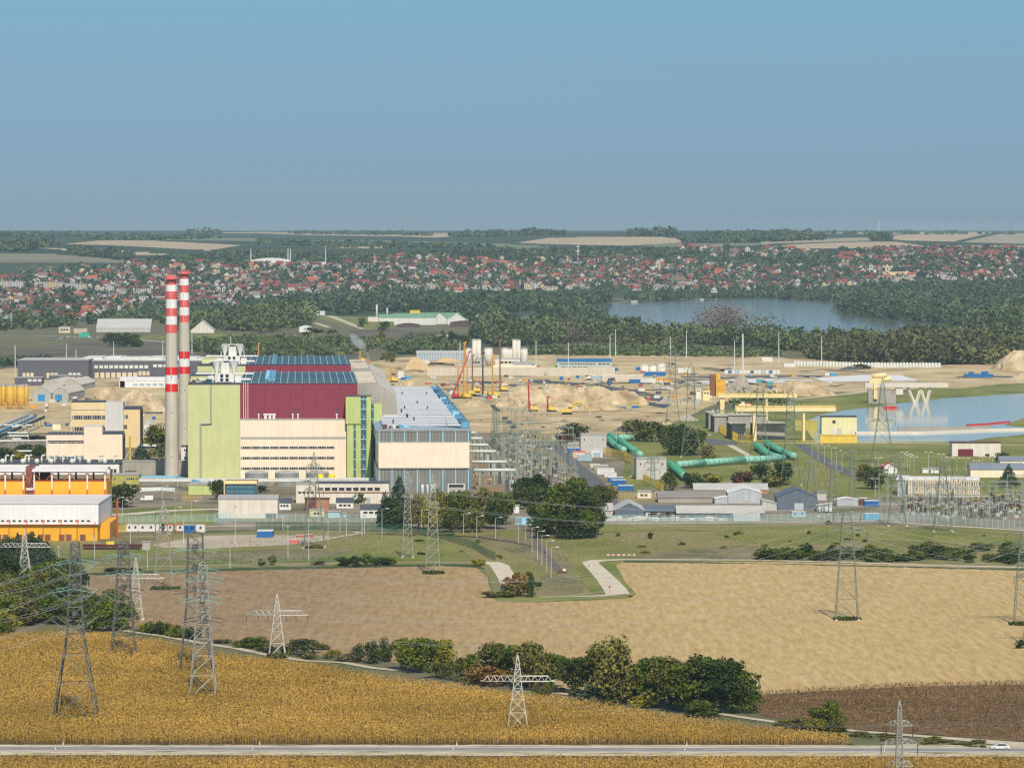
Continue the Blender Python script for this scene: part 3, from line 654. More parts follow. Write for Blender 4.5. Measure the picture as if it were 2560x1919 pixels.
# pines by the left crossarm pylon
for x, y, h in [(6,1404,58),(24,1412,70),(44,1408,72),(62,1414,66),(80,1410,76),(98,1414,72),(112,1412,60),(14,1420,60),(52,1422,62)]:
    T(x, y, h, 40, rng.choice(['cone', 'round', 'tall']), 'spruce', 'dark pine of the small grove behind the left edge crossarm pylon', 'pines of the left grove', n=900)
for x, y, h, wd, k, c, l in [
 (655,1414,22,18,'bush','green','small bush on the grass verge, left of a pair'), (681,1412,26,22,'round','green','small young tree on the grass verge, right of a pair'),
 (285,1432,22,44,'bush','red','dark red brown bush beside the dry field corner'), (335,1425,10,30,'bush','dark','tiny dark bush beside the dark red one'),
 (795,1412,14,30,'bush','bare','brown twiggy bush left of the dark shrub row on the verge'),(858,1414,26,40,'bush','dark','first dark shrub of the verge row'),(890,1416,30,36,'bush','dark','second dark shrub of the verge row'),(915,1414,32,36,'round','green','green shrub standing highest in the verge row'),(950,1412,28,40,'bush','dark','dark shrub near the right end of the verge row'),(975,1411,24,30,'bush','green','last green shrub of the verge row'),
 (1196,1414,24,26,'bush','yellow','yellow green bush at the curve of the field corner'),
 (1290,1490,60,56,'round','autumn','yellow brown autumn tree in the triangle between the farm roads'), (1284,1492,40,44,'bush','olive','olive bush under the yellow brown autumn tree'),(1331,1493,52,30,'tall','dark','narrow dark tree right of the yellow brown autumn tree'),(1345,1466,18,14,'bush','dark','small dark bush behind the narrow dark tree'),(1322,1440,14,16,'bush','green','small round bush on the embankment above the autumn tree'),
 (1245,1492,22,60,'bush','olive','dry reedy clump left of the autumn tree'),
 (1626,1346,18,14,'bush','dark','small dark bush on the brown slope'),
 (2070,1310,12,16,'bush','dark','little bush under the transparent fence on the right'),(2550,1620,24,30,'bush','dark','dark weed clump at the foot of the right edge pylon'),
 ]: T(x, y, h, wd, k, c, l)
for i in range(44):
    x = rng.uniform(1000, 2560); y = rng.uniform(1322, 1398)
    if 1300 < x < 1480: continue
    T(x, y, rng.uniform(5, 11), rng.uniform(8, 20), 'bush', rng.choice(['green', 'olive', 'dark', 'yellow']), 'tiny bush dotted over the grassy slope', 'tiny bushes on the grassy slope')
for i in range(80):
    x = rng.uniform(1905, 2590); t = (x - 1905) / 690; y = 1402 + t * 14 - rng.uniform(2, 14 + 34 * t) * (1 if x > 1950 else .5) 
    if 2200 < x < 2290 and y < 1385: continue
    T(x, y, rng.uniform(20, 32), rng.uniform(28, 44), 'bush', rng.choice(['dark', 'dark', 'green']), 'dark green bush of the long thicket between slope and beige field', 'bushes of the long dark thicket')
# groves at the railway gate
for x, y, h, wd, c, k in [(963,1316,82,46,'spruce','tall'),(999,1318,122,70,'spruce','cone'),(985,1322,70,60,'dark','round'),(1015,1308,70,54,'dark','round'),(1046,1322,84,50,'olive','round'),(1075,1324,72,46,'yellow','round'),(1110,1322,92,56,'olive','round'),(1140,1324,100,60,'green','round'),(1168,1322,96,56,'olive','round'),(1205,1320,104,64,'olive','round'),(1240,1322,92,60,'dark','round'),(1265,1312,80,50,'green','round'),(1125,1330,64,50,'olive','round'),(1180,1330,60,54,'olive','round'),(1095,1310,86,50,'green','round')]:
    T(x, y, h, wd, k, c, 'tree of the loose olive green grove in front of the grey hall', 'trees of the grove left of the railway gate', n=1900, leaf=.027)
for x, y, h, wd, c in [(1310,1262,72,62,'dark'),(1340,1255,70,60,'dark'),(1298,1272,60,46,'dark'),(1372,1330,108,84,'dark'),(1410,1338,126,100,'green'),(1450,1342,132,96,'dark'),(1480,1338,110,60,'dark'),(1395,1290,84,76,'green'),(1440,1290,96,80,'green'),(1500,1272,60,60,'dark'),(1520,1262,48,48,'olive'),(1360,1345,70,60,'dark'),(1425,1347,80,70,'dark'),(1468,1346,80,60,'green'),(1486,1300,80,56,'dark'),(1350,1300,80,60,'dark')]:
    T(x, y, h, wd, 'round', c, 'dark tree of the dense clump right of the railway gate', 'trees of the clump right of the railway gate', n=2400, leaf=.027)
for x, y, h, wd, k, c, l in [
 (306,1268,64,76,'round','dark','round dark tree beside the white and orange hall'), (548,1248,52,48,'round','dark','dark tree left of the yellow edged building behind the cream hall'),(603,1236,26,44,'bush','olive','olive tree in front of the green canteen windows'),
 (768,1244,44,46,'round','dark','dark tree before the white two storey office'),(896,1258,28,34,'round','dark','small dark tree right of the small grey roofed house'),(652,1232,20,34,'round','spruce','small spruce behind the cream hall'),
 (398,1152,92,58,'round','olive','tall olive tree left of the front chimney'),(418,1150,70,40,'round','green','green tree touching the front chimney on the left'),(376,1120,60,44,'round','olive','olive tree behind the blue spruce'),(353,1150,42,36,'cone','spruce','blue green spruce beside the cream block'),
 (20,1150,30,50,'round','olive','olive tree between the pipe bridges on the left'),(70,1142,34,60,'round','dark','dark tree between the pipe bridges on the left'),(100,1150,40,40,'round','dark','dark tree left of the cream block base'),(10,1160,44,40,'round','dark','dark tree at the left edge behind the vents'),(50,1160,30,36,'round','yellow','yellowish tree behind the roof vents'),
 (60,1095,12,30,'bush','dark','bush under the blue pipe bridge'),(85,1100,14,40,'bush','dark','second bush under the blue pipe bridge'),
 (1436,1100,42,76,'round','dark','broad dark tree behind the dark red bush'),(1412,1106,22,50,'bush','red','dark red bush at the plant road end'),
 (1590,1102,54,60,'round','olive','olive tree behind the green pipe bend, leftmost'),(1580,1080,32,40,'round','dark','dark tree at the back left of the pylon trees'),(1630,1104,52,66,'round','green','green tree left of the big pylon'),(1672,1104,44,56,'round','green','green tree behind the big pylon legs'),
 (1700,1136,80,70,'round','dark','large dark tree between the legs of the big pylon'),(1735,1138,70,60,'round','dark','large dark tree right of the big pylon'),(1676,1138,50,50,'round','dark','dark tree in front left under the big pylon'),(1774,1150,40,40,'round','olive','olive tree at the right foot of the big pylon'),
 (1673,1226,48,36,'round','dark','dark tree below the corner of the green pipe'),(1728,1220,42,52,'round','dark','dark tree behind the long grey shed roof'),(1780,1210,32,54,'bush','yellow','yellow green bush in front of the long green pipe'),(1853,1210,44,42,'bush','red','bare reddish tree in front of the long green pipe'),
 (1900,1198,40,52,'round','dark','dark tree left of the second big pylon foot'),(1955,1212,58,62,'round','dark','dark tree inside the second big pylon legs'),(1930,1216,30,60,'bush','olive','olive shrubs at the second big pylon foot'),
 (2160,1200,40,40,'round','autumn','brown green tree behind the round dark tree by the red roofed house'),(2180,1222,62,60,'round','dark','round dark tree left of the red roofed house'),(2200,1195,30,30,'round','olive','olive tree at the red roofed house'),
 (2521,1218,56,42,'cone','spruce','lone dark spruce behind the switchyard on the right'),(2505,1156,28,36,'round','dark','small tree right of the hall with maroon doors'),
 (2400,1222,20,22,'bush','autumn','brownish bush at the cream ribbed building'),(2395,1228,28,30,'round','dark','round dark shrub before the ribbed cream building'),
 (2490,1245,22,30,'bush','olive','shrub in the switchyard'),
 ]: T(x, y, h, wd, k, c, l, n=1000)
# ================================================================ POWER PLANT
class Fr:
    """building frame: origin at a front base corner given in photo pixels; a right, b into depth, c up (metres)"""
    def __init__(s, px, py, yaw=0.0, z=0.0):
        s.o = GT(px, py) if py < 760 else G(px, py, z); s.y = R(yaw)
        s.M = Matrix.Translation(s.o) @ Matrix.Rotation(s.y, 4, 'Z')
    def Y(s, a, b): return s.o.y + a * math.sin(s.y) + b * math.cos(s.y)
    def a(s, px, b=0.0, z=10.0):
        a = 0.0
        for _ in range(4):
            a = (XA(px, s.Y(a, b), z) - s.o.x + b * math.sin(s.y)) / math.cos(s.y)
        return a
    def c(s, py, b=0.0, a=0.0): return ZT(s.Y(a, b), py) - s.o.z
    def depth(s, py, zt):           # b so that a point at height zt shows in row py
        d = ray(1280, py); return (zt + s.o.z - CZ) / (d[2] / d[1]) - s.o.y
PY = 2.64
def cm(name, c, **k): return mat(name, c, **{**dict(rough=0.7, var=0.06, scale=0.15), **k})
def panel(name, c, vx=0.0, vz=0.0, dark=0.85, rough=0.6, w=0.06, var=0.05):
    """wall cladding with thin joints every vx metres along and vz metres up (object space)"""
    if name in MT: return MT[name]
    m = bpy.data.materials.new(name); m.use_nodes = True; n = m.node_tree; N = n.nodes; L = n.links; b = N['Principled BSDF']
    b.inputs['Roughness'].default_value = rough; b.inputs['Specular IOR Level'].default_value = 0.25
    t = N.new('ShaderNodeTexCoord'); s = N.new('ShaderNodeSeparateXYZ'); L.new(t.outputs['Object'], s.inputs[0])
    def joint(out, v):
        a = N.new('ShaderNodeMath'); a.operation = 'DIVIDE'; a.inputs[1].default_value = v; L.new(out, a.inputs[0])
        f = N.new('ShaderNodeMath'); f.operation = 'FRACT'; L.new(a.outputs[0], f.inputs[0])
        c_ = N.new('ShaderNodeMath'); c_.operation = 'LESS_THAN'; c_.inputs[1].default_value = w; L.new(f.outputs[0], c_.inputs[0]); return c_.outputs[0]
    no = N.new('ShaderNodeTexNoise'); no.inputs['Scale'].default_value = 0.12; no.inputs['Detail'].default_value = 5; L.new(t.outputs['Object'], no.inputs['Vector'])
    cr = N.new('ShaderNodeValToRGB'); e_ = cr.color_ramp.elements; e_[0].position = .3; e_[0].color = tuple(x * (1 - var) for x in c) + (1,); e_[1].position = .7; e_[1].color = tuple(min(1, x * (1 + var)) for x in c) + (1,)
    L.new(no.outputs['Fac'], cr.inputs[0]); out = streaks(N, L, t.outputs['Object'], cr.outputs[0], 0.10)
    for o_, v in ((s.outputs['X'], vx), (s.outputs['Z'], vz)):
        if v:
            mm = N.new('ShaderNodeMix'); mm.data_type = 'RGBA'; L.new(joint(o_, v), mm.inputs['Factor']); L.new(out, mm.inputs['A']); mm.inputs['B'].default_value = tuple(x * dark for x in c) + (1,); out = mm.outputs['Result']
    L.new(out, b.inputs['Base Color']); MT[name] = m; return m
M_lime = panel('lime_cladding', (0.55, 0.57, 0.27), 6.0, 1.2, 0.93)
M_maroon = panel('maroon_cladding', (0.25, 0.038, 0.065), 6.0, 1.5, 0.82, w=0.1)
M_cream = panel('cream_cladding', (0.86, 0.72, 0.54), 6.0, 1.8, 0.9, w=0.07)
M_cream2 = panel('yellow_cream_cladding', (0.76, 0.59, 0.33), 6.0, 2.4, 0.86, w=0.05)
M_white = cm('white_paint', (0.78, 0.76, 0.72)); M_offw = cm('off_white_render', (0.70, 0.64, 0.54))
M_grey = cm('grey_cladding', (0.42, 0.40, 0.36)); M_cgrey = panel('concrete_panels', (0.36, 0.33, 0.28), 3.0, 0, 0.8, 0.85, 0.05, 0.12)
M_dgrey = cm('dark_grey_sheet', (0.085, 0.095, 0.11)); M_roofd = cm('dark_roof_felt', (0.07, 0.075, 0.085), var=0.2)
M_glassg = panel('wired_glass', (0.19, 0.19, 0.17), 1.5, 0, 1.9, 0.35, 0.10, 0.15)
M_win = cm('window_glass_dark', (0.035, 0.04, 0.05), rough=0.2, spec=0.5); M_winb = cm('blue_window_glass', (0.05, 0.14, 0.20), rough=0.2, spec=0.5)
M_blue = cm('blue_steel', (0.13, 0.34, 0.50)); M_tblue = cm('teal_blue_roof_steel', (0.025, 0.07, 0.10)); M_lblue = cm('light_blue_paint', (0.30, 0.60, 0.75))
M_gridb = cm('roof_grid_blue', (0.13, 0.27, 0.33)); M_gridl = cm('roof_grid_pale', (0.38, 0.52, 0.55)); M_dblue = cm('deep_blue_paint', (0.015, 0.13, 0.36)); M_yel = cm('yellow_paint', (0.75, 0.53, 0.08)); M_yel2 = cm('pale_yellow_paint', (0.86, 0.68, 0.34))
M_orange = panel('orange_cladding', (0.78, 0.40, 0.03), 5.4, 0, 0.75, w=0.03); M_ored = cm('orange_red_paint', (0.62, 0.11, 0.03)); M_red = cm('red_paint', (0.62, 0.03, 0.02)); M_fred = cm('faded_red_paint', (0.66, 0.13, 0.11))
M_brown = cm('brown_cladding', (0.21, 0.085, 0.06)); M_steel = cm('galvanised_steel', (0.42, 0.44, 0.42), rough=0.5, metal=0.0); M_silver = cm('silver_sheet', (0.55, 0.58, 0.60), rough=0.35, metal=0.3)
M_conc = cm('chimney_concrete', (0.54, 0.49, 0.40), var=0.1, scale=0.08); M_tank = cm('grey_tank_sheet', (0.28, 0.29, 0.28), rough=0.5); M_brick = cm('red_brick', (0.42, 0.2, 0.11), var=0.15)
M_green = cm('pipe_green', (0.26, 0.53, 0.42), rough=0.65); M_greend = cm('pipe_green_band', (0.06, 0.32, 0.19)); M_olive = cm('olive_render', (0.42, 0.38, 0.10)); M_red_roof = cm('red_roof', (0.45, 0.09, 0.06))
M_teal = cm('teal_fence', (0.22, 0.50, 0.48)); M_pipe = cm('pale_pipe', (0.66, 0.66, 0.60)); M_dgreen = cm('dark_green_mesh', (0.02, 0.13, 0.07))
M_roofshade = panel('shade_stripe_roof', (0.30, 0.37, 0.46), 0, 0, 0.8); M_rust = cm('rust_brown', (0.14, 0.06, 0.045)); M_black = cm('black_rubber', (0.02, 0.02, 0.02))

def windows_row(th, fr, px0, px1, py0, py1, n, b=0.0, m=None, frame=True, gap=0.25, proud=0.06, name='window', mf=None):
    """n separate window meshes with glass and frame bars on the front plane"""
    a0, a1 = fr.a(px0, b), fr.a(px1, b); c0, c1 = fr.c(py1, b), fr.c(py0, b); w_ = (a1 - a0) / n
    for i in range(n):
        mb = MB(fr.M); x0 = a0 + w_ * (i + gap / 2); x1 = a0 + w_ * (i + 1 - gap / 2)
        mb.box(x0, x1, b - proud, b + 0.1, c0, c1, m or M_win)
        if frame:
            mb.box(x0 - .08, x1 + .08, b - proud - .06, b + .05, c1, c1 + .12, mf or M_offw); mb.box(x0 - .08, x1 + .08, b - proud - .06, b + .05, c0 - .12, c0, mf or M_offw)
        mb.build(name, th)
def strip(th, fr, px0, px1, py0, py1, b=0.0, m=None, mul=0, proud=0.08, name='window_band', mf=None):
    a0, a1 = fr.a(px0, b), fr.a(px1, b); c0, c1 = fr.c(py1, b), fr.c(py0, b); mb = MB(fr.M)
    mb.box(a0, a1, b - proud, b + .1, c0, c1, m or M_win)
    for i in range(mul):
        x = a0 + (a1 - a0) * (i + .5) / mul; wv = (a1 - a0) / mul * (0.12 if i % 4 else 0.35)
        mb.box(x - wv, x + wv, b - proud - .05, b, c0, c1, mf or M_offw)
    return mb.build(name, th)
def block(th, fr, px0, px1, pyt, depth, m, b=0.0, pyb=None, name='wall', roof=None, par=0.0, rname='roof'):
    a0, a1 = fr.a(px0, b), fr.a(px1, b); c1 = fr.c(pyt, b); c0 = 0.0 if pyb is None else fr.c(pyb, b)
    mb = MB(fr.M); mb.box(a0, a1, b, b + depth, c0, c1, m); mb.build(name, th)
    if roof:
        mb = MB(fr.M); mb.box(a0 - par, a1 + par, b - par, b + depth + par, c1 + 0.003, c1 + 0.5, roof); mb.build(rname, th)
    return a0, a1, c0, c1

# ---- near reactor building
f = Fr(470, 1205, PY)
H = f.c(962); bm = 9.0
th = thing('reactor_building', 'huge lime green, maroon and cream reactor building right of the chimneys', 'power station', f.o)
block(th, f, 470, 600.5, 962, 30, M_lime, roof=M_roofd)
a0, a1 = f.a(476, 30), f.a(600, 30)
mb = MB(f.M); mb.box(a0, a1, 30, 178, 0, H - 2.5, M_lime); mb.build('rear_wall', th)
mb = MB(f.M); mb.box(a0, a1, 30.1, 177, H - 2.49, H - 2.2, M_roofd); mb.build('flat_roof', th)
mb = MB(f.M); bb = 126; mb.box(f.a(478, bb), f.a(560, bb), bb, 178, H - 2.4, H, M_lime); mb.box(f.a(478, bb), f.a(560, bb), bb + .2, 177.5, H + .003, H + .4, M_roofd); mb.build('stair_head', th)
r_ = random.Random(3); mb = MB(f.M)
for i in range(26):
    x = r_.uniform(a0 + 1, a0 + 17); y = r_.uniform(1, 24) if i % 2 else r_.uniform(30, 100); z = H + .5 if y < 26 else H - 2.2
    mb.box(x, x + r_.uniform(.8, 2.5), y, y + r_.uniform(1, 3), z, z + r_.uniform(.6, 2.2), r_.choice([M_dgrey, M_tblue, M_grey]))
mb.build('roof_equipment', th)
# drain pipe on the lime wall
mb = MB(f.M); px = lambda x: f.a(x); pz = lambda y: f.c(y)
mb.tube([(px(528), -.5, pz(962)), (px(528), -.5, pz(1058)), (px(502), -.5, pz(1059)), (px(502), -.5, pz(1198))], 0.42, M_grey, 6); mb.build('wall_pipe', th)
# maroon hall
hb = 178 - bm; A0, A1 = f.a(600.5, bm), f.a(893, bm); HM = f.c(959, bm)
mb = MB(f.M); mb.box(A0 + .02, A1, bm, 178, 0, HM, M_maroon); mb.build('hall_wall', th)
mb = MB(f.M); mb.box(A0, A1, bm - .2, 178.2, HM + .003, HM + .25, M_tblue)
mb.build('hall_roof', th)
mb = MB(f.M)
for i in range(10):
    y = bm + 2 + i * 18; mb.box(A0, A1, y, y + .5, HM + .25, HM + .38, M_gridb)
for i in range(16):
    x = A0 + (A1 - A0) * (i + .5) / 16; mb.box(x - .17, x + .17, bm, 178, HM + .25, HM + .5, M_gridl)
for i in range(60):
    x = A0 + (A1 - A0) * i / 60; mb.box(x, x + .08, bm - .1, bm, HM + .25, HM + 1.4, M_grey)
mb.build('roof_truss', th)
mb = MB(f.M); x = f.a(675, 30); mb.bar((x, 30, HM + 1), (x, 165, HM + 1), .9, M_blue, 6)
for i in range(12): mb.bar((x - 2.4, 32 + i * 11, HM + .8), (x + 2.4, 32 + i * 11, HM + 1.8), .22, M_blue, 4); mb.bar((x - 2.4, 32 + i * 11, HM + 1.8), (x + 2.4, 32 + i * 11, HM + .8), .22, M_lblue, 4)
mb.build('roof_walkway', th)
mb = MB(f.M)
for x in (609, 614.5, 620): mb.bar((f.a(x, bm), bm - .3, f.c(1047, bm)), (f.a(x, bm), bm - .3, f.c(955, bm)), .2, M_offw, 5)
mb.build('down_pipe', th)
# cream lower storeys
CZ1 = f.c(1050)
mb = MB(f.M); mb.box(f.a(600.6) + .02, f.a(866), 0, bm - .01, 0, CZ1, M_cream); mb.build('office_wall', th)
mb = MB(f.M); mb.box(f.a(600.6) + .02, f.a(866), -.1, bm - .02, CZ1 + .003, CZ1 + .4, M_grey); mb.build('office_roof', th)
strip(th, f, 602, 864, 1092, 1098, m=M_grey, mul=0)
for y in (1119, 1145, 1171): strip(th, f, 602, 836, y - 3, y + 3, mul=40, mf=M_grey)
mb = MB(f.M)
for x, w_ in ((647, 2.5), (664, 6), (675, 6), (685, 6), (732, 2.5), (745, 2.5), (842, 2.5)):
    a = f.a(x, 3); mb.box(a - w_ / 10, a + w_ / 10, 3, 5, CZ1 + .4, CZ1 + 2.2, M_white); mb.box(a - w_ / 6, a + w_ / 6, 2.8, 5.2, CZ1 + 2.2, CZ1 + 2.9, M_white)
    if w_ < 3: mb.lathe(a, 4, [(.3, CZ1 + 2.9), (.3, CZ1 + 5)], M_dgrey, 8)
mb.build('roof_vent', th)
# stair tower
mb = MB(f.M); LG = cm('pale_lime_render', (0.50, 0.57, 0.20)); b1 = -4.0
def fb(x0, x1, y0, y1, b0, b1_, m, nm):
    k = MB(f.M); k.box(f.a(x0, b0), f.a(x1, b0), b0, b1_, (f.c(y1, b0) if y1 else 0), f.c(y0, b0), m); return k.build(nm, th)
fb(864.5, 902, 992, 1060, -4, bm, LG, 'tower_wall'); fb(867.5, 902, 1060.1, None, -3.4, bm, LG, 'tower_wall'); fb(902.1, 916, 992, None, -3.6, bm, M_winb, 'stair_glazing'); fb(916.1, 927.5, 992, None, -4, bm, LG, 'tower_wall')
fb(884, 889.5, 1062, None, -3.55, -3.39, M_winb, 'stair_window'); fb(928, 934.5, 1012, None, -2, bm + 3, M_winb, 'stair_glazing'); fb(934.6, 955, 1011, 1068, -2.2, bm + 3, LG, 'tower_wall'); fb(938, 948, 1068.1, None, -1.5, bm + 3, M_winb, 'stair_glazing')
mb = MB(f.M)
for i in range(9):
    z = f.c(1000 + i * 25, -4); mb.box(f.a(902.5, -4), f.a(915.6, -4), -4.0, -3.7, z, z + .5, M_lblue); mb.box(f.a(908, -4), f.a(909.5, -4), -4.0, -3.7, z, z + 1.7, M_lblue)
    z2 = z - 2; mb.bar((f.a(903, -4), -3.75, z2), (f.a(915, -4), -3.75, z2 - 1.6), .15, M_grey, 4)
    mb.box(f.a(928.2, -2), f.a(934.3, -2), -2.1, -1.98, z, z + .4, M_lblue); 
    if i > 2: mb.box(f.a(884.2, -3.6), f.a(889.3, -3.6), -3.6, -3.56, z, z + .4, M_lblue)
for x in (864.8, 880, 895, 927): mb.bar((f.a(x, -3.5), -3.8, f.c(992, -4)), (f.a(x, -3.5), -3.8, f.c(992, -4) + 1.3), .08, M_dgrey, 4)
mb.box(f.a(864.5, -4), f.a(927.5, -4), -4.1, bm, f.c(992, -4) + .003, f.c(992, -4) + .3, M_dgrey)
mb.build('stair_frame', th)
# concrete intermediate building with the sloping shoulder
def shoulder(frm, bA, bB, xs, ys, nm, extra=True):
    a = [frm.a(x, bA) for x in xs]; z = [frm.c(y, bA) for y in ys]
    pts = [(a[0], 0), (a[3], 0), (a[3], z[3]), (a[2], z[2]), (a[1], z[1]), (a[0], z[0])]
    k = MB(frm.M); k.prism(pts, bA, bB, M_cgrey); o_ = k.build(nm, th)
    k = MB(frm.M); t = .25
    k.add([(a[1], bA, z[1] + .01), (a[2] + .4, bA, z[2] - .2), (a[2] + .4, bB, z[2] - .2), (a[1], bB, z[1] + .01), (a[1], bA, z[1] + t), (a[2] + .4, bA, z[2] + t - .2), (a[2] + .4, bB, z[2] + t - .2), (a[1], bB, z[1] + t)],
          [(4, 5, 6, 7), (0, 1, 5, 4), (1, 2, 6, 5), (2, 3, 7, 6), (3, 0, 4, 7)], cm('pale_sloped_roof', (0.60, 0.54, 0.44)))
    for i in range(5):
        y = bA + (bB - bA) * (i + .5) / 5; k.box(a[0] + .5, a[1] - .5, y, y + 1, z[0] + .01, z[0] + 1.4, M_conc)
    k.build('shoulder_roof', th)
shoulder(f, bm + 6, 180, [893.5, 944.5, 990, 994], [961, 959, 987, 1036], 'shoulder_wall')
mb = MB(f.M); mb.box(f.a(957, 18), f.a(997, 18), 14, 18.5, f.c(1075, 14), f.c(1037, 14), cm('pale_blue_grey', (0.5, 0.52, 0.53))); mb.build('annex_wall', th)

# ---- roof machine, one per reactor building (white ventilation plant)
def roof_machine(px, Y, z, label):
    s_ = S(Y, z); o = Vector((XA(px, Y, z), Y, z)); t = thing('roof_ventilation_unit', label, 'ventilation unit', o, 'white ventilation plant on the reactor roofs')
    w1 = M_white; X = Matrix.Translation(o)
    k = MB(X); k.box(-4.5, 4.5, -2, 3, 0, 4.2, w1); k.box(-3.5, 3.5, -3, -2.01, .3, 4.6, w1); k.build('casing', t)
    k = MB(X)
    for x in (-1.3, 1.3):
        for z_ in (1.4, 3.3): k.lathe(0, 0, [(0, 0)], M_dgrey, 3) if False else k.bar((x, -3.15, z_), (x, -2.9, z_), .85, M_win, 10)
    k.build('fan', t)
    for sx_ in (-1, 1):
        k = MB(X); k.box(min(sx_ * 4.6, sx_ * 14), max(sx_ * 4.6, sx_ * 14), -1, 2, 4.0, 4.7, w1); k.box(min(sx_ * 4.6, sx_ * 12.5), max(sx_ * 4.6, sx_ * 12.5), -1.5, 2, 1.2, 2.0, w1); k.box(min(sx_ * 5, sx_ * 8), max(sx_ * 5, sx_ * 8), -1.8, 2, 0, 3.2, w1); k.build('duct', t)
        k = MB(X); k.lathe(sx_ * 4.2, 4, [(.6, 4.2), (.7, 5.2), (2.3, 9.6), (2.5, 10)], w1, 12); k.build('funnel', t)
    k = MB(X); k.box(-2, 2, 3, 6, 4.2, 9.3, M_pipe)
    for x in (-6.5, -2.2, 2.2, 6.5): k.bar((x, 5, 3), (x * .85, 5, 10.4), .25, w1, 4); 
    k.bar((-5.5, 5, 10.4), (5.5, 5, 10.4), .25, w1, 4); k.bar((-6, 5, 7), (6, 5, 7), .2, w1, 4); k.build('frame', t)
    return t
roof_machine(562, f.Y(0, 22), H + .5, 'white ventilation plant with two funnels on the nearer lime green roof')
roof_machine(580, f.Y(0, 22) + 293, H + .5, 'white ventilation plant with two funnels on the farther lime green roof')

# ---- far reactor building
b0 = 293.0; th2 = thing('reactor_building', 'farther reactor building, a strip of maroon and lime wall above the nearer roof', 'power station', f.M @ Vector((0, b0, 0))); th, thn = th2, th
mb = MB(f.M); g0, g1 = f.a(494, b0), f.a(614, b0); mb.box(g0, g1, b0, b0 + 30, 0, H, M_lime); mb.box(g0, g1, b0 + 30.01, b0 + 172, 0, H - 2.5, M_lime); mb.box(f.a(505, b0 + 126), f.a(552, b0 + 126), b0 + 126, b0 + 172, H - 2.49, H, M_lime); mb.build('wall', th)
mb = MB(f.M); mb.box(g0, g1, b0 - .1, b0 + 30, H + .003, H + .5, M_roofd)
for i in range(16):
    x = g0 + r_.uniform(0, 18); y = b0 + r_.uniform(2, 100); z = H + .5 if y < b0 + 30 else H - 2.5; mb.box(x, x + 2, y, y + 2, z, z + r_.uniform(.6, 2), r_.choice([M_dgrey, M_tblue, M_white]))
mb.build('roof', th)
m0, m1 = f.a(614.2, b0 + bm), f.a(877, b0 + bm)
mb = MB(f.M); mb.box(m0 + .02, m1, b0 + bm, b0 + 172, 0, HM, M_maroon); mb.build('hall_wall', th)
mb = MB(f.M); mb.box(m0, m1, b0 + bm - .2, b0 + 172, HM + .003, HM + .25, M_tblue); mb.build('hall_roof', th)
mb = MB(f.M)
for i in range(9):
    y = b0 + bm + 2 + i * 19; mb.box(m0, m1, y, y + .5, HM + .25, HM + .38, M_gridb)
for i in range(16):
    x = m0 + (m1 - m0) * (i + .5) / 16; mb.box(x - .17, x + .17, b0 + bm, b0 + 172, HM + .25, HM + .5, M_gridl)
x = f.a(683, b0 + 40); mb.bar((x, b0 + 20, HM + 1), (x, b0 + 160, HM + 1), .9, M_blue, 6)
mb.build('roof_truss', th)
shoulder(f, b0 + bm - 4, b0 + 145, [877.5, 924, 965, 968], [923, 922, 947, 990], 'shoulder_wall')
# brown brick ventilation shaft that smokes
mb = MB(f.M); y = b0 + 90; z = f.c(897, y); mb.box(f.a(914, y), f.a(925, y), y, y + 6, HM - 6, z, M_brick); mb.build('vent_shaft', th)
SMOKE_AT = f.M @ Vector((f.a(921, y), y + 3, z))

# ---- turbine hall
t0 = Fr(942, 1232, PY); th = thing('turbine_hall', 'long cream and grey turbine hall with ribbed white roof, right of the reactor building', 'power station', t0.o)
zt = t0.c(1074); DL = 520.0; aR = t0.a(1178)
mb = MB(t0.M); mb.box(0, aR, 0, DL, 0, t0.c(1171), M_glassg); mb.build('lower_glazing', th)
mb = MB(t0.M); mb.box(.8, aR - .8, -.6, DL, t0.c(1171) + .002, t0.c(1107), M_cream); mb.build('cream_wall', th)
mb = MB(t0.M); mb.box(0, aR, 0, DL, t0.c(1107) + .002, zt, M_glassg); mb.build('upper_glazing', th)
mb = MB(t0.M); mb.box(0, aR, -.4, -.01, zt - .6, zt, M_grey); mb.box(0, aR, -.4, -.01, t0.c(1107) - .1, t0.c(1107) + .5, M_grey)
mb.box(.8, aR - .8, -.75, -.61, t0.c(1171) + .01, t0.c(1168), M_grey)
for i in range(8):
    x = aR * (.02 + i * .135)
    for za, zb in ((0, t0.c(1172)), (t0.c(1106), zt - .7)): mb.box(x, x + .45, -.3, -.012, za, zb, M_lblue)
mb.build('facade_ribs', th)
mb = MB(t0.M); mid = aR / 2; k_ = 0.4
mb.add([(-.5, -.5, zt + .003), (mid, -.5, zt + 1.6), (aR + .5, -.5, zt + .003), (-.5, DL, zt + .003), (mid, DL, zt + 1.6), (aR + .5, DL, zt + .003)], [(0, 1, 4, 3), (1, 2, 5, 4), (0, 2, 1), (3, 4, 5)], M_roofshade); mb.build('roof', th)  # blue-grey base colour paints the shade stripes between the white ribs
mb = MB(t0.M); nrib = 17
for i in range(nrib):
    y = 6 + i * DL / nrib; h_ = 1.5
    mb.prismx([(y, zt + 1.2), (y + .3, zt + 1.75), (y + 17, zt + 1.9), (y + 18, zt + 1.2)], 3.0, aR - 4.5, cm('ribbed_roof_bar', (0.60, 0.62, 0.62)))
    mb.box(3.0, aR - 4.5, y - .3, y - .05, zt + .3, zt + 1.5, M_tblue)  # dark strip before each rib, its shade put in as colour
mb.build('roof_monitor', th)
mb = MB(t0.M)
for a_ in (aR - 1.2, aR - 2.6): mb.bar((a_, 10, zt + 1.6), (a_, DL - 4, zt + 1.6), .35, M_blue, 6)
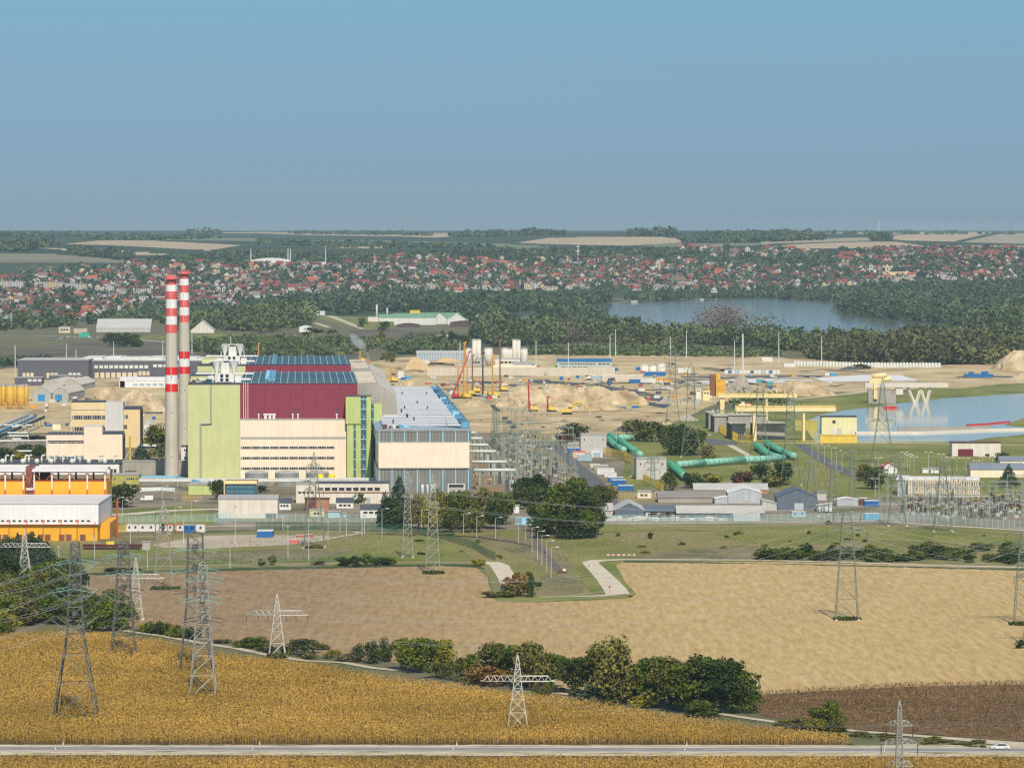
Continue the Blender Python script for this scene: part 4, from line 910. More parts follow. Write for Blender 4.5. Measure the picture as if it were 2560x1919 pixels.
for i in range(64):
    y = 8 + i * 8; mb.bar((aR - .6, y, zt), (aR - .6, y, zt + 3), .12, M_blue, 4)
    if i % 5 == 0: mb.box(aR - 4.2, aR - 1, y, y + 2.5, zt + .4, zt + r_.uniform(1.5, 3.5), r_.choice([M_blue, M_lblue, M_tblue]))
mb.bar((aR - .6, 8, zt + 3), (aR - .6, DL - 4, zt + 3), .1, M_blue, 4); mb.build('roof_pipe', th)
mb = MB(t0.M)
for i in range(14):
    x = r_.uniform(4, aR - 5); y = r_.uniform(2, DL - 20); mb.lathe(x, y, [(.35, zt + 1), (.3, zt + 2.6), (.5, zt + 2.9), (0.05, zt + 3.3)], r_.choice([M_rust, M_silver, M_tblue, M_grey]), 6)
for i in range(10):
    x = r_.uniform(1, aR * .35); mb.box(x, x + r_.uniform(1, 2.5), 1, 3, zt + .6, zt + r_.uniform(1.3, 2.4), r_.choice([M_blue, M_lblue, M_white, M_rust]))
mb.build('roof_vent', th)
mb = MB(t0.M); mb.box(t0.a(1119), t0.a(1162), -.35, -.013, 0, t0.c(1209), M_offw); mb.build('gate_frame', th)
mb = MB(t0.M); mb.box(t0.a(1122), t0.a(1159), -.45, -.36, 0, t0.c(1218), M_grey); mb.box(t0.a(1122), t0.a(1159), -.42, -.36, t0.c(1218) + .01, t0.c(1211), M_win); mb.build('gate', th)
mb = MB(t0.M)
for x in (1056, 1068, 1078, 1085): mb.lathe(t0.a(x), -1.2, [(.8, 0), (.8, t0.c(1212)), (.5, t0.c(1210))], M_silver, 10)
mb.build('duct', th)

# ---- chimneys
def chimney(px, pyb, ytops, label, rb=3.5, rt=2.6):
    o = G(px, pyb); t = thing('chimney', label, 'chimney', o, 'striped power station chimneys'); X = Matrix.Translation(o)
    Hc = ZT(o.y, ytops[0]); zr = lambda z: rb + (rt - rb) * min(1, max(0, z) / Hc) ** .8
    zs = [ZT(o.y, y) for y in ytops[1:]]          # stripe boundaries below the crown, from top down
    def seg(za, zb, m, nm, e=0.0):
        k = MB(X); pr = [(zr(za + (zb - za) * i / 6) + e, za + (zb - za) * i / 6) for i in range(7)]; k.lathe(0, 0, pr, m, 28); k.build(nm, t)
    return o, t, X, Hc, zr, zs, seg
M_wht = cm('stripe_white', (0.80, 0.78, 0.74)); M_rd = cm('stripe_red', (0.72, 0.02, 0.02)); M_rf = cm('stripe_faded_red', (0.72, 0.11, 0.10))
for px, pyb, ys, lab in ((429.5, 1203, [689, 712, 728, 748, 770, 790, 811, 832, 917, 937, 959, 979], 'front red and white banded concrete chimney, the left and nearer one'),
                     (461.5, 1125, [679, 697, 713, 731, 750, 768, 788, 805, 878, 896, 916, 934], 'rear red and white banded concrete chimney, right of the nearer one')):
    o, t, X, Hc, zr, zs, seg = chimney(px, pyb, ys, lab)
    seg(-.5, zs[-1], M_conc, 'shaft'); cols_ = [M_wht, M_rf, M_wht, M_rf, M_wht, M_rf]
    for i in range(6): seg(zs[i + 1], zs[i], cols_[i], 'painted_band', .02)
    seg(zs[7], zs[6], M_conc, 'shaft')
    for i, m_ in ((7, M_rd), (8, M_wht), (9, M_rd)): seg(zs[i + 1], zs[i], m_, 'painted_band', .02)
    k = MB(X); k.lathe(0, 0, [(zr(Hc) - .3, zs[0] + .01), (zr(Hc) - .3, zs[0] + 2.5), (zr(Hc) + .9, zs[0] + 2.6), (zr(Hc) + .9, zs[0] + 3.0), (zr(Hc) + .1, zs[0] + 3.1), (zr(Hc) + .1, Hc), (zr(Hc) - .5, Hc + .05), (zr(Hc) - .6, Hc - 1)], M_fred, 24, False); k.build('crown', t)
    k = MB(X)
    for i in range(12):
        a_ = i * math.pi / 6; x_, y_ = (zr(Hc) + .85) * math.cos(a_), (zr(Hc) + .85) * math.sin(a_); k.bar((x_, y_, zs[0] + 3), (x_, y_, zs[0] + 4.2), .05, M_grey, 4)
    k.lathe(0, 0, [(zr(Hc) + .85, zs[0] + 4.1), (zr(Hc) + .9, zs[0] + 4.2)], M_fred, 20, False)
    for a_ in (-1, 1): k.bar((a_ * (zr(Hc) + .5), 0, zs[0] + 3), (a_ * (zr(Hc) + .5), 0, Hc + 3), .06, M_dgrey, 4)
    k.build('gallery', t)
    k = MB(X); k.bar((0, -zr(0) - .12, 0), (0, -zr(Hc) - .12, zs[0]), .13, M_pipe, 5); k.build('ladder', t)
    k = MB(X)
    for z in (12, 33, 50, 72): k.bar((.2, -zr(z) - .2, z), (.2, -zr(z), z), .3, M_win, 6)
    k.build('inspection_port', t)

# ---- generic helpers for the smaller buildings
def simple(name, label, cat, px0, px1, pyb, pyt, depth, wall, roofm, yaw=0.0, kind='flat', rise=1.5, group=None, over=.3, doors=(), wins=(), roofc=None):
    """rectangular building; kind flat | gable (ridge along x) | gableend (ridge into depth) | barrel"""
    fr = Fr(px0, pyb, yaw); t = thing(name, label, cat, fr.o, group); A = fr.a(px1); z = fr.c(pyt)
    k = MB(fr.M); pts = None
    if kind == 'flat':
        k.box(0, A, 0, depth, 0, z, wall); k.build('wall', t); k = MB(fr.M); k.box(-over, A + over, -over, depth + over, z + .003, z + .35, roofm); k.build('roof', t)
    elif kind == 'gable':
        k.prismx([(0, 0), (0, z), (depth / 2, z + rise), (depth, z), (depth, 0)], 0, A, wall); k.build('wall', t); k = MB(fr.M)
        k.prismx([(-over, z - over * rise * 2 / depth + .02), (-over, z + .2), (depth / 2, z + rise + .25), (depth + over, z + .2), (depth + over, z - over * rise * 2 / depth + .02), (depth / 2, z + rise + .02)], -over, A + over, roofm); k.build('roof', t)
    else:
        if kind == 'gableend': pr = [(0, z), (A / 2, z + rise), (A, z)]
        elif kind == 'mono': pr = [(0, z), (A, z + rise)]
        else: pr = [(A * i / 10, z + rise * math.sin(math.pi * i / 10)) for i in range(11)]
        k.prism([(0, 0), (A, 0)] + pr[::-1], 0, depth, wall); k.build('wall', t); k = MB(fr.M)
        up = [(x, y + .25) for x, y in pr]; lo = [(x, y + .02) for x, y in pr]; up[0] = (-over, pr[0][1] + .2); up[-1] = (A + over, pr[-1][1] + .2); lo[0] = (-over, pr[0][1]); lo[-1] = (A + over, pr[-1][1])
        k.prism(lo + up[::-1], -over, depth + over, roofm); k.build('roof', t)
    for d in doors:        # (px0, px1, pytop, material)
        k = MB(fr.M); k.box(fr.a(d[0]), fr.a(d[1]), -.12, .02, .05, fr.c(d[2]), d[3]); k.build('door', t)
    for wd in wins:        # (px0, px1, pytop, pybot, n[, material])
        windows_row(t, fr, wd[0], wd[1], wd[2], wd[3], wd[4], m=wd[5] if len(wd) > 5 else None)
    return t, fr
# tanks behind the office
for x0, x1, l in ((613, 670, 'leftmost grey domed tank before the cream facade'), (688, 747, 'middle grey domed tank before the cream facade'), (765, 822, 'right grey domed tank, behind the yellow tanks')):
    p = G((x0 + x1) / 2, 1214); r0 = (x1 - x0) / 2 / S(p.y); t = thing('storage_tank', l, 'tank', p, 'grey domed tanks'); k = MB(Matrix.Translation(p)); z = ZT(p.y, 1182)
    k.lathe(0, 0, [(r0, 0), (r0, z)], M_tank, 28, False); k.build('shell', t); k = MB(Matrix.Translation(p)); k.lathe(0, 0, [(r0 + .1, z), (r0 * .7, z + .9), (.3, z + 1.3)], M_grey, 28); k.build('dome', t)
    k = MB(Matrix.Translation(p))
    for i in range(14): a_ = i * .449; k.bar((r0 * math.cos(a_), r0 * math.sin(a_), 0), (r0 * math.cos(a_), r0 * math.sin(a_), z + 1), .1, M_steel, 4)
    k.build('railing', t)
for x0, l in ((801, 'left bright yellow tank above the white office'), (829, 'right bright yellow tank above the white office')):
    p = G(x0, 1219); t = thing('storage_tank', l, 'tank', p, 'yellow tanks'); k = MB(Matrix.Translation(p)); r0 = 9 / S(p.y); z = ZT(p.y, 1188)
    k.lathe(0, 0, [(r0, 0), (r0, z), (r0 * .8, z + .4), (.2, z + .8)], cm('tank_yellow', (0.75, 0.62, 0.03)), 20); k.build('shell', t); k = MB(Matrix.Translation(p)); k.lathe(0, 0, [(r0 * 1.02, z * .5), (r0 * 1.02, z * .53)], M_dgrey, 20, False); k.build('band', t)
t, fr = simple('office_building', 'long white two storey office with square windows below the yellow tanks', 'office', 790, 972, 1258, 1208, 14, M_offw, M_dgrey, over=.2, wins=[(792, 952, 1218, 1226, 9)], doors=[(917, 926, 1243, M_grey)])
k = MB(fr.M); k.box(0, fr.a(972), -.4, -.05, fr.c(1231), fr.c(1229), M_brick); k.build('cornice', t)
t, fr = simple('office_building', 'low white office wing left of the long two storey office', 'office', 740, 789, 1257, 1210, 12, M_offw, M_grey, wins=[(744, 786, 1228, 1233, 4)])
simple('canteen_building', 'low building with yellow roof edge and green glazing between the dark trees', 'building', 562, 640, 1250, 1204, 14, M_winb, M_roofd, wins=[(566, 636, 1216, 1228, 7, M_winb)])
k = MB(); fr = Fr(562, 1250); t = thing('fascia_beam', 'pale yellow roof beam along the low glazed building', 'beam', fr.o); k = MB(fr.M); k.box(-.4, fr.a(640) + .4, -.8, -.4, fr.c(1209), fr.c(1200), M_yel2); k.box(-.4, 0, -.8, -.4, 0, fr.c(1209), M_yel2); k.build('beam', t)
simple('storage_hall', 'plain cream storage hall with grey roof, left of the small houses', 'hall', 546, 694, 1295, 1247, 16, M_offw, M_grey, kind='gable', rise=1.2, doors=[(664, 691, 1283, M_dgrey)])
for a in [(695, 727, 1274, 1256, 8, 'small white house with dark grey roof beside the cream hall', M_white, M_dgrey), (841, 883, 1270, 1255, 8, 'small white house with grey roof before the white office', M_white, M_dgrey), (901, 955, 1294, 1273, 10, 'white house with grey roof left of the dark conifer', M_white, M_dgrey)]:
    simple('house', a[5], 'house', a[0], a[1], a[2], a[3], a[4], a[6], a[7], kind='gable', rise=1.6, wins=[(a[0] + 5, a[1] - 5, a[3] + 5, a[3] + 10, 3)])
simple('brick_shed', 'small red brick block behind the yellow hut', 'shed', 790, 822, 1280, 1247, 6, M_brick, M_rust); simple('shed', 'dark brown shed beside the red brick block', 'shed', 762, 789, 1275, 1246, 6, M_rust, M_rust)
simple('guard_hut', 'pale yellow hut with small windows beside the teal containers', 'hut', 774, 811, 1291, 1275, 6, cm('hut_yellow', (0.66, 0.58, 0.36)), M_grey, wins=[(783, 800, 1280, 1286, 2)])
simple('kiosk', 'light blue metal kiosk before the transparent fence', 'kiosk', 820, 850, 1294, 1279, 4, cm('kiosk_blue', (0.36, 0.55, 0.62)), M_grey); simple('cabinet', 'small light blue cabinet right of the blue kiosk', 'cabinet', 858, 866, 1293, 1283, 2, cm('kiosk_blue', (0.36, 0.55, 0.62)), M_grey)

# ---- left blocks
def bands(t, fr, lst, b=0.0):
    for x0, x1, y0, y1, mul, m in lst: strip(t, fr, x0, x1, y0, y1, b=b, m=m, mul=mul, mf=M_grey)
fr = Fr(178, 1120, PY); t = thing('office_block', 'tall yellow cream block with a white grey panel, the rear one left of the chimneys', 'building', fr.o)
a0, a1, _, z1 = block(t, fr, 178, 263, 1006, 22, M_cream2, roof=M_roofd); block(t, fr, 263.1, 308.5, 1006, 22, cm('pale_grey_panel', (0.62, 0.60, 0.57)), b=-.3, name='grey_panel')
block(t, fr, 308.6, 350, 1024, 40, M_cream2, b=6, name='wing', roof=M_roofd)
bands(t, fr, [(181, 263, 1038, 1048, 14, M_win), (181, 263, 1067, 1077, 12, M_win), (178, 263, 1024, 1025, 0, M_dgrey), (311, 320, 1037, 1047, 2, M_win)])
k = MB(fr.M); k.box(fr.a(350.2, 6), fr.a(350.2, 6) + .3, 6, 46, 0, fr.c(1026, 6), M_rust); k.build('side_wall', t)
fr = Fr(116, 1166, PY); t = thing('office_block', 'cream block with raised middle bay, the front one left of the chimneys', 'building', fr.o)
block(t, fr, 116, 209.5, 1087, 26, M_cream, roof=M_roofd, name='left_bay', rname='left_roof'); block(t, fr, 209.7, 256, 1068, 20, M_cream, b=-1.5, name='middle_bay', roof=M_offw, rname='middle_roof'); block(t, fr, 256.2, 306, 1086, 30, M_cream, b=.2, name='right_bay', roof=M_roofd, rname='right_roof')
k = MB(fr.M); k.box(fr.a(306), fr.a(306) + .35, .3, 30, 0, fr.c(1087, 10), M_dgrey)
k.build('side_wall', t)
bands(t, fr, [(119, 209, 1101, 1104, 0, M_win), (119, 209, 1105, 1108, 16, M_win), (119, 209, 1141, 1148, 10, M_winb)])
k = MB(fr.M)
for i in range(9):
    x = fr.a(122 + i * 10); k.box(x, x + .25, 1, 25, fr.c(1087) + .5, fr.c(1087) + .65, M_grey)
k.build('roof_seam', t)
k = MB(fr.M); k.bar((fr.a(325, 10), 10, 0), (fr.a(325, 10), 10, fr.c(1090, 10)), .6, M_yel, 6); k.bar((fr.a(325, 10), 10, fr.c(1128, 10)), (fr.a(306, 10), 0, fr.c(1160)), .3, M_grey, 5); k.build('yellow_post', t)
# white building with vents
t, fr = simple('workshop_hall', 'long low white hall with many curved roof vents behind the white and orange hall', 'hall', -60, 298, 1186, 1160, 40, M_white, M_roofd, over=.15, wins=[(274, 292, 1172, 1181, 2)])
zr_ = fr.c(1160)
for i, x in enumerate([6, 14, 28, 57, 63, 72, 92, 104, 122, 128, 137, 157, 180, 187, 200, 222, 247, 252, 262, 285]):
    k = MB(fr.M); a_ = fr.a(x, 4); r0 = .45
    if i % 3: pts = [(a_, 4, zr_ + .3), (a_, 4, zr_ + 3.4), (a_ + .4, 4, zr_ + 4.1), (a_ + 1.0, 4, zr_ + 4.3), (a_ + 1.6, 4, zr_ + 3.9)]; k.tube(pts, r0, M_pipe, 8)
    else: k.lathe(a_, 4, [(.9, zr_ + .3), (1.3, zr_ + 1), (1.2, zr_ + 1.8), (.5, zr_ + 2.6)], M_pipe, 10)
    k.build('roof_vent', t)
t, fr = simple('conveyor_gallery', 'grey clad enclosed gallery running from the cream block to behind the chimney', 'gallery', 306, 472, 1186, 1154, 10, M_cgrey, M_grey, over=.2, wins=[(313, 342, 1175, 1179, 5)])
simple('lab_building', 'white block with small windows seen between the two chimneys and the lime wall', 'building', 453, 469.5, 1150, 1116, 10, M_white, M_dgrey, wins=[(459, 468, 1122, 1127, 2), (459, 468, 1142, 1147, 2)])
simple('lab_building', 'grey block above the white one between chimney and lime wall', 'building', 449, 469.5, 1120, 1076, 10, M_cgrey, M_white)
t, fr = simple('office_building', 'low olive yellow office with ribbon windows right of the orange hall', 'office', 262, 347, 1222, 1187, 12, M_olive, M_grey)
bands(t, fr, [(313, 345, 1194, 1198, 6, M_win), (313, 345, 1210, 1214, 6, M_win), (282, 289, 1194, 1199, 2, M_win), (303, 310, 1200, 1205, 1, M_win)])
# white and orange hall
fr = Fr(-80, 1352); t = thing('storage_hall', 'big white and orange hall with red frames and white canopy roofs at the left edge', 'hall', fr.o)
A = fr.a(246); zt = fr.c(1259); zb = fr.c(1311)
k = MB(fr.M); k.box(0, A, 0, 58, zb, zt, panel('white_cladding', (0.80, 0.79, 0.78), 6.6, 0, .8, .6, .012)); k.build('white_wall', t)
k = MB(fr.M); k.box(-.2, A + .2, -.3, 58, zt + .003, zt + .3, cm('cream_white_roof', (0.74, 0.69, 0.64))); k.build('roof', t)
k = MB(fr.M); k.box(0, A - 0.5, 1.2, 50, 0, zb - .003, M_orange); k.box(A - .4, A + 3.4, 12, 50, 0, zb - .2, M_orange); k.build('orange_base', t)
for i in range(21):
    x = -22 + i * 14.3; k = MB(fr.M); red = i % 3 == 0
    if x > 225: break
    a_ = fr.a(x); k.box(a_ - .6, a_ + .6, -.1, .02, fr.c(1303.5), fr.c(1299.5), M_win if not red else M_brick)
    if red: k.box(a_ - .75, a_ + .75, -.05, .01, fr.c(1304.5), fr.c(1298.5), M_fred)
    k.build('window', t)
for i in range(16):
    x = -12 + i * 17.6
    if x > 212: break
    if i % 3 != 2: k = MB(fr.M); k.box(fr.a(x), fr.a(x + 14), 1.05, 1.22, .2, fr.c(1336), M_brown); k.build('shutter', t)
k = MB(fr.M)
for i in range(8):
    a_ = fr.a(-20 + i * 43.4 / 1.0 * .98); k.bar((a_, -.15, zb - .2), (a_, .9, 0), .12, M_ored, 4); k.bar((a_ + .6, -.15, fr.c(1303)), (a_, -.15, zb), .1, M_ored, 4)
k.bar((0, -.1, zb + .05), (A, -.1, zb + .05), .12, M_ored, 4)
for i in range(5): k.bar((A + 5.6, 20, i * 3), (A + 5.6, 20, i * 3 + 3), .35, M_ored, 4); k.bar((A + 4.8, 20, i * 3 + 1), (A + 6.4, 20, i * 3 + 2), .15, M_ored, 4)
k.build('red_frame', t)
# upper orange part standing behind
bu = 59; k = MB(fr.M); x1 = fr.a(267, bu); zo = fr.c(1203, bu); gap0, gap1 = fr.a(62, bu), fr.a(86, bu)
k.box(0, gap0, bu, bu + 24, 0, zo, M_orange); k.box(gap1, x1, bu, bu + 24, 0, zo, M_orange); k.build('orange_upper_wall', t)
k = MB(fr.M); k.box(gap0 + .1, gap1 - .1, bu + 3, bu + 20, 0, fr.c(1167, bu), M_brown); k.box(gap0 + 4, gap1 - .3, bu + 2.8, bu + 3, fr.c(1236, bu), fr.c(1227, bu), M_winb); k.box(gap0 + .2, gap1 - .2, bu + 2.7, bu + 2.99, fr.c(1226, bu), fr.c(1220, bu), M_offw); k.build('brown_tower', t)
for (u0, u1) in ((0, fr.a(64, bu)), (fr.a(81, bu), fr.a(268, bu))):
    k = MB(fr.M); z0_, z1_ = fr.c(1178, bu), fr.c(1166, bu + 8)
    k.prismx([(bu - 2, z0_), (bu - 2, z0_ + .3), (bu + 8, z1_ + .3), (bu + 18, z0_ + .3), (bu + 18, z0_), (bu + 8, z1_)], u0, u1, M_white); k.build('canopy_roof', t)
    k = MB(fr.M); n_ = max(2, int((u1 - u0) / 6.9))
    for i in range(n_ + 1):
        a_ = u0 + .8 + (u1 - u0 - 1.6) * i / n_
        k.box(a_ - .3, a_ + .3, bu - .6, bu - .2, zo - 3.2, z0_, M_offw); k.box(a_ - .3, a_ + .3, bu - .7, bu - .1, zo - 5.6, zo - 3.2, M_ored); k.box(a_ + .8, a_ + 1.5, bu + 14, bu + 15, zo, z0_, M_rust)
        k.bar((a_ - 2.4, bu - .3, zo + .3), (a_, bu - .3, z0_ - .4), .14, M_ored, 4); k.bar((a_ + 2.4, bu - .3, zo + .3), (a_, bu - .3, z0_ - .4), .14, M_ored, 4)
    k.bar((u0, bu - .1, zo + .2), (u1, bu - .1, zo + .2), .18, M_ored, 4); k.bar((u0, bu - .1, z0_ - .3), (u1, bu - .1, z0_ - .3), .18, M_rust, 4)
    for i in range(int((u1 - u0) / 1.2)): k.bar((u0 + i * 1.2, bu + .2, zo), (u0 + i * 1.2, bu + .2, zo + 1.6), .05, M_rust, 4)
    k.build('canopy_frame', t)
k = MB(fr.M); k.box(fr.a(176, bu) * 0 + fr.a(90, bu), fr.a(116, bu), bu + 16, bu + 17, zo, fr.c(1178, bu), M_brown); k.build('brown_screen', t)
# smoke
def smoke():
    p = SMOKE_AT; s_ = 1 / S(p.y, p.z); me = bpy.data.meshes.new('smoke'); m = bpy.data.materials.new('white_steam'); m.use_nodes = True; n = m.node_tree; n.nodes.clear()
    out = n.nodes.new('ShaderNodeOutputMaterial'); v = n.nodes.new('ShaderNodeVolumePrincipled'); v.inputs['Color'].default_value = (.95, .95, .97, 1)
    tc_ = n.nodes.new('ShaderNodeNewGeometry'); no = n.nodes.new('ShaderNodeTexNoise'); no.inputs['Scale'].default_value = 0.17; no.inputs['Detail'].default_value = 4; n.links.new(tc_.outputs['Position'], no.inputs['Vector'])
    mr_ = n.nodes.new('ShaderNodeMapRange'); mr_.inputs['From Min'].default_value = 0.30; mr_.inputs['From Max'].default_value = 0.58; mr_.inputs['To Max'].default_value = 0.2; n.links.new(no.outputs['Fac'], mr_.inputs['Value']); n.links.new(mr_.outputs[0], v.inputs['Density']); n.links.new(v.outputs[0], out.inputs['Volume'])
    k = MB(Matrix.Translation(p)); pth = [(0, 0, 1.6), (-2, -10, 2.2), (-8, -22, 3.8), (-18, -32, 5.6), (-30, -44, 6.4), (-40, -56, 5.0), (-46, -62, 1.2)]
    ring = 12; vs = []
    for (dx, dy, r0) in pth:
        for i in range(ring):
            a_ = 6.283 * i / ring; vs.append(((dx * .95 + math.cos(a_) * r0 * 1.7) * s_, math.sin(a_) * r0 * 1.7 * s_, -dy * s_ + math.cos(a_) * r0 * 1.0 * s_))
    fs = [(j * ring + i, j * ring + (i + 1) % ring, (j + 1) * ring + (i + 1) % ring, (j + 1) * ring + i) for j in range(len(pth) - 1) for i in range(ring)] + [tuple(range(ring - 1, -1, -1)), tuple(range((len(pth) - 1) * ring, len(pth) * ring))]
    k.add(vs, fs, m, True); o = k.build('smoke'); import bmesh as _bm; B_ = _bm.new(); B_.from_mesh(o.data); _bm.ops.recalc_face_normals(B_, faces=B_.faces); B_.to_mesh(o.data); B_.free(); o['kind'] = 'stuff'; o['label'] = 'white steam drifting left from the roof vent of the farther reactor building'
smoke()

simple('annex_building', 'low pale lime annex below the lime green wall behind the pipe rack', 'building', 471, 530, 1236, 1212, 20, LG, M_grey)
# ================================================================ PYLONS
M_pyd = cm('dark_grey_lattice', (0.15, 0.15, 0.13), rough=0.5); M_pyl = cm('pale_lattice', (0.36, 0.345, 0.29), rough=0.5); M_pyg = cm('green_grey_lattice', (0.21, 0.25, 0.19), rough=0.5)
M_ins = cm('insulator_dark', (0.07, 0.045, 0.04), rough=0.3); M_insg = cm('insulator_glass', (0.2, 0.42, 0.38), rough=0.2); M_wire = cm('conductor', (0.34, 0.35, 0.34), rough=0.5)
M_pyt = cm('white_lattice', (0.60, 0.58, 0.50), rough=0.5)
ATT = {}
def lattice(k, prof, m, rl=0.13, rb=0.06, n=None):
    """square tower; prof: list of (z, halfwidth)"""
    def hw(z):
        for (z0, w0), (z1, w1) in zip(prof, prof[1:]):
            if z <= z1: return w0 + (w1 - w0) * (z - z0) / (z1 - z0)
        return prof[-1][1]
    zs = [0]
    while zs[-1] < prof[-1][0] - .3: zs.append(min(prof[-1][0], zs[-1] + max(1.3, hw(zs[-1]) * 1.75)))
    if len(zs) > 2 and zs[-1] - zs[-2] < .8: zs.pop(-2)
    cs = [(-1, -1), (1, -1), (1, 1), (-1, 1)]
    for z0, z1 in zip(zs, zs[1:]):
        w0, w1 = hw(z0), hw(z1)
        for i in range(4):
            a, b = cs[i], cs[(i + 1) % 4]
            k.bar((a[0] * w0, a[1] * w0, z0), (a[0] * w1, a[1] * w1, z1), rl, m, 4, cap=False)
            k.bar((a[0] * w0, a[1] * w0, z0), (b[0] * w1, b[1] * w1, z1), rb, m, 3, cap=False); k.bar((b[0] * w0, b[1] * w0, z0), (a[0] * w1, a[1] * w1, z1), rb, m, 3, cap=False)
            k.bar((a[0] * w1, a[1] * w1, z1), (b[0] * w1, b[1] * w1, z1), rb, m, 3, cap=False)
    return hw
def arm(k, z, L, hw, m, h=1.0, d='x', rb=0.07):
    n = max(3, int(L / 1.5)); w_ = hw * .8
    for s in (-1, 1):
        P = lambda u, v, zz: (s * u, v, zz) if d == 'x' else (v, s * u, zz)
        for i in range(n):
            u0, u1 = hw * .5 + (L - hw * .5) * i / n, hw * .5 + (L - hw * .5) * (i + 1) / n; t0_, t1_ = 1 - i / n, 1 - (i + 1) / n
            for v in (-1, 1):
                k.bar(P(u0, v * w_ * t0_, z), P(u1, v * w_ * t1_, z), rb * 1.2, m, 3, cap=False); k.bar(P(u0, v * w_ * t0_, z + h * min(1, t0_ * 2.2)), P(u1, v * w_ * t1_, z + h * min(1, t1_ * 2.2)), rb, m, 3, cap=False)
                k.bar(P(u0, v * w_ * t0_, z), P(u1, v * w_ * t1_, z + h * min(1, t1_ * 2.2)), rb, m, 3, cap=False); k.bar(P(u1, v * w_ * t1_, z), P(u1, v * w_ * t1_, z + h * min(1, t1_ * 2.2)), rb, m, 3, cap=False)
            k.bar(P(u1, -w_ * t1_, z), P(u1, w_ * t1_, z), rb, m, 3, cap=False)
def pylon(key, px, pyb, pyt, wb, wt, style, m, label, group=None, waist=None, base=None, rl=.11):
    o = G(px, pyb) if pyb < 1919 or True else None; s_ = S(o.y); Hh = ZT(o.y, pyt); hb, ht = wb / s_ / 2, wt / s_ / 2
    t = thing('electricity_pylon', label, 'pylon', o, group); X = Matrix.Translation(o)
    prof = [(0, hb), (Hh * .5, (hb + ht) * .5), (Hh, ht)] if not isinstance(waist, tuple) else [(0, hb), (Hh * waist[0], waist[1] / s_ / 2), (Hh, ht)]
    pts = []
    if style == 'T':       # single truss arm and a peak
        za = ZT(o.y, base); k = MB(X); prof = [(0, hb), (za, ht), (za + 1.4, ht * .95), (Hh, .12)]; lattice(k, prof, m, rl); k.build('tower_body', t)
        L = waist / s_ / 2; k = MB(X)
        hw = ht; n = int(L / .9)
        for sx_ in (-1, 1):
            for i in range(n):
                u0, u1 = hw + (L - hw) * i / n, hw + (L - hw) * (i + 1) / n; e0 = 1 if u0 < L * .84 else 0.1; e1 = 1 if u1 < L * .84 else 0.1
                for v in (-1, 1):
                    k.bar((sx_ * u0, v * ht * .7, za), (sx_ * u1, v * ht * .7 * e1, za + (.25 if i == n - 1 else 0) * 0), .09, m, 3, cap=False); k.bar((sx_ * u0, v * ht * .7, za + 1.3 * e0), (sx_ * u1, v * ht * .7, za + 1.3 * e1), .08, m, 3, cap=False)
                    k.bar((sx_ * u0, v * ht * .7, za if i % 2 else za + 1.3 * e0), (sx_ * u1, v * ht * .7, za + 1.3 * e1 if i % 2 else za), .06, m, 3, cap=False)
                k.bar((sx_ * u1, -ht * .7, za), (sx_ * u1, ht * .7, za), .06, m, 3, cap=False)
        k.build('crossarm', t)
        for u in (-L, -L * .62, -L * .3, L * .3, L * .62, L):
            k = MB(X); k.bar((u, 0, za), (u, 0, za - 1.7), .09, M_ins, 5); k.build('insulator', t); pts.append(o + Vector((u, 0, za - 1.7)))
        pts.append(o + Vector((0, 0, Hh)))
    elif style == 'N':     # narrow tower, arms pointing along the view
        k = MB(X); lattice(k, prof, m, rl + .03, .09); 
        k.bar((-ht, -ht, Hh), (0, 0, Hh + .9), .1, m, 3); k.bar((ht, ht, Hh), (0, 0, Hh + .9), .1, m, 3); k.build('tower_body', t)
        for fz in (.60, .75, .9):
            k = MB(X); arm(k, Hh * fz, 6.0, .9, m, 1.1, 'y'); k.bar((0, -.6, Hh * fz), (0, .6, Hh * fz), .9, m, 4); k.build('crossarm', t)
            for v in (-5.5, 5.5):
                for sx_ in (-1, 1):
                    k = MB(X); q = (sx_ * (ht + 4.2), v, Hh * fz - .9); k.bar((sx_ * .3, v, Hh * fz), q, .09, M_ins if fz < .7 else M_insg, 5); k.build('insulator', t); pts.append(o + Vector(q))
                k = MB(X); k.tube([(4.2 + ht, v, Hh * fz - .9), (3.0, v, Hh * fz - 2.6), (0, v, Hh * fz - 3.4), (-3.0, v, Hh * fz - 2.6), (-4.2 - ht, v, Hh * fz - .9)], .05, M_wire, 4); k.build('jumper_loop', t)
    else:                  # towers with cross arms across the view: style = list of (height share, half length m)
        k = MB(X); top = prof[:-1] + [(Hh * .93, ht), (Hh, .1)]; hwf = lattice(k, top, m, rl); k.build('tower_body', t)
        for fz, L in style:
            k = MB(X); arm(k, Hh * fz, L, hwf(Hh * fz), m, 1.1); k.bar((-.6 * hwf(Hh * fz), 0, Hh * fz), (.6 * hwf(Hh * fz), 0, Hh * fz), .1, m, 4); k.build('crossarm', t)
            for u in (-L, L) + ((-L * .55, L * .55) if L > 7 else ()):
                k = MB(X); k.bar((u, 0, Hh * fz), (u, 0, Hh * fz - 2.2), .09, M_ins, 5); k.build('insulator', t); pts.append(o + Vector((u, 0, Hh * fz - 2.2)))
        pts.append(o + Vector((0, 0, Hh)))
    for sx_ in (-1, 1):
        for sy_ in (-1, 1): k = MB(X); k.box(sx_ * hb - .4, sx_ * hb + .4, sy_ * hb - .4, sy_ * hb + .4, -.1, .35, M_offw); k.build('footing', t)
    ATT[key] = pts; return t
GN = 'narrow headed lattice towers in the maize'
pylon('A1', 189, 1803, 1356, 112, 20, 'N', M_pyd, 'nearest tall dark lattice tower with wide splayed legs, far left in the maize', GN, (.5, 40))
pylon('A2', 309, 1643, 1356, 62, 22, 'N', M_pyd, 'dark lattice tower second from the left, beside the green clump', GN, (.5, 38))
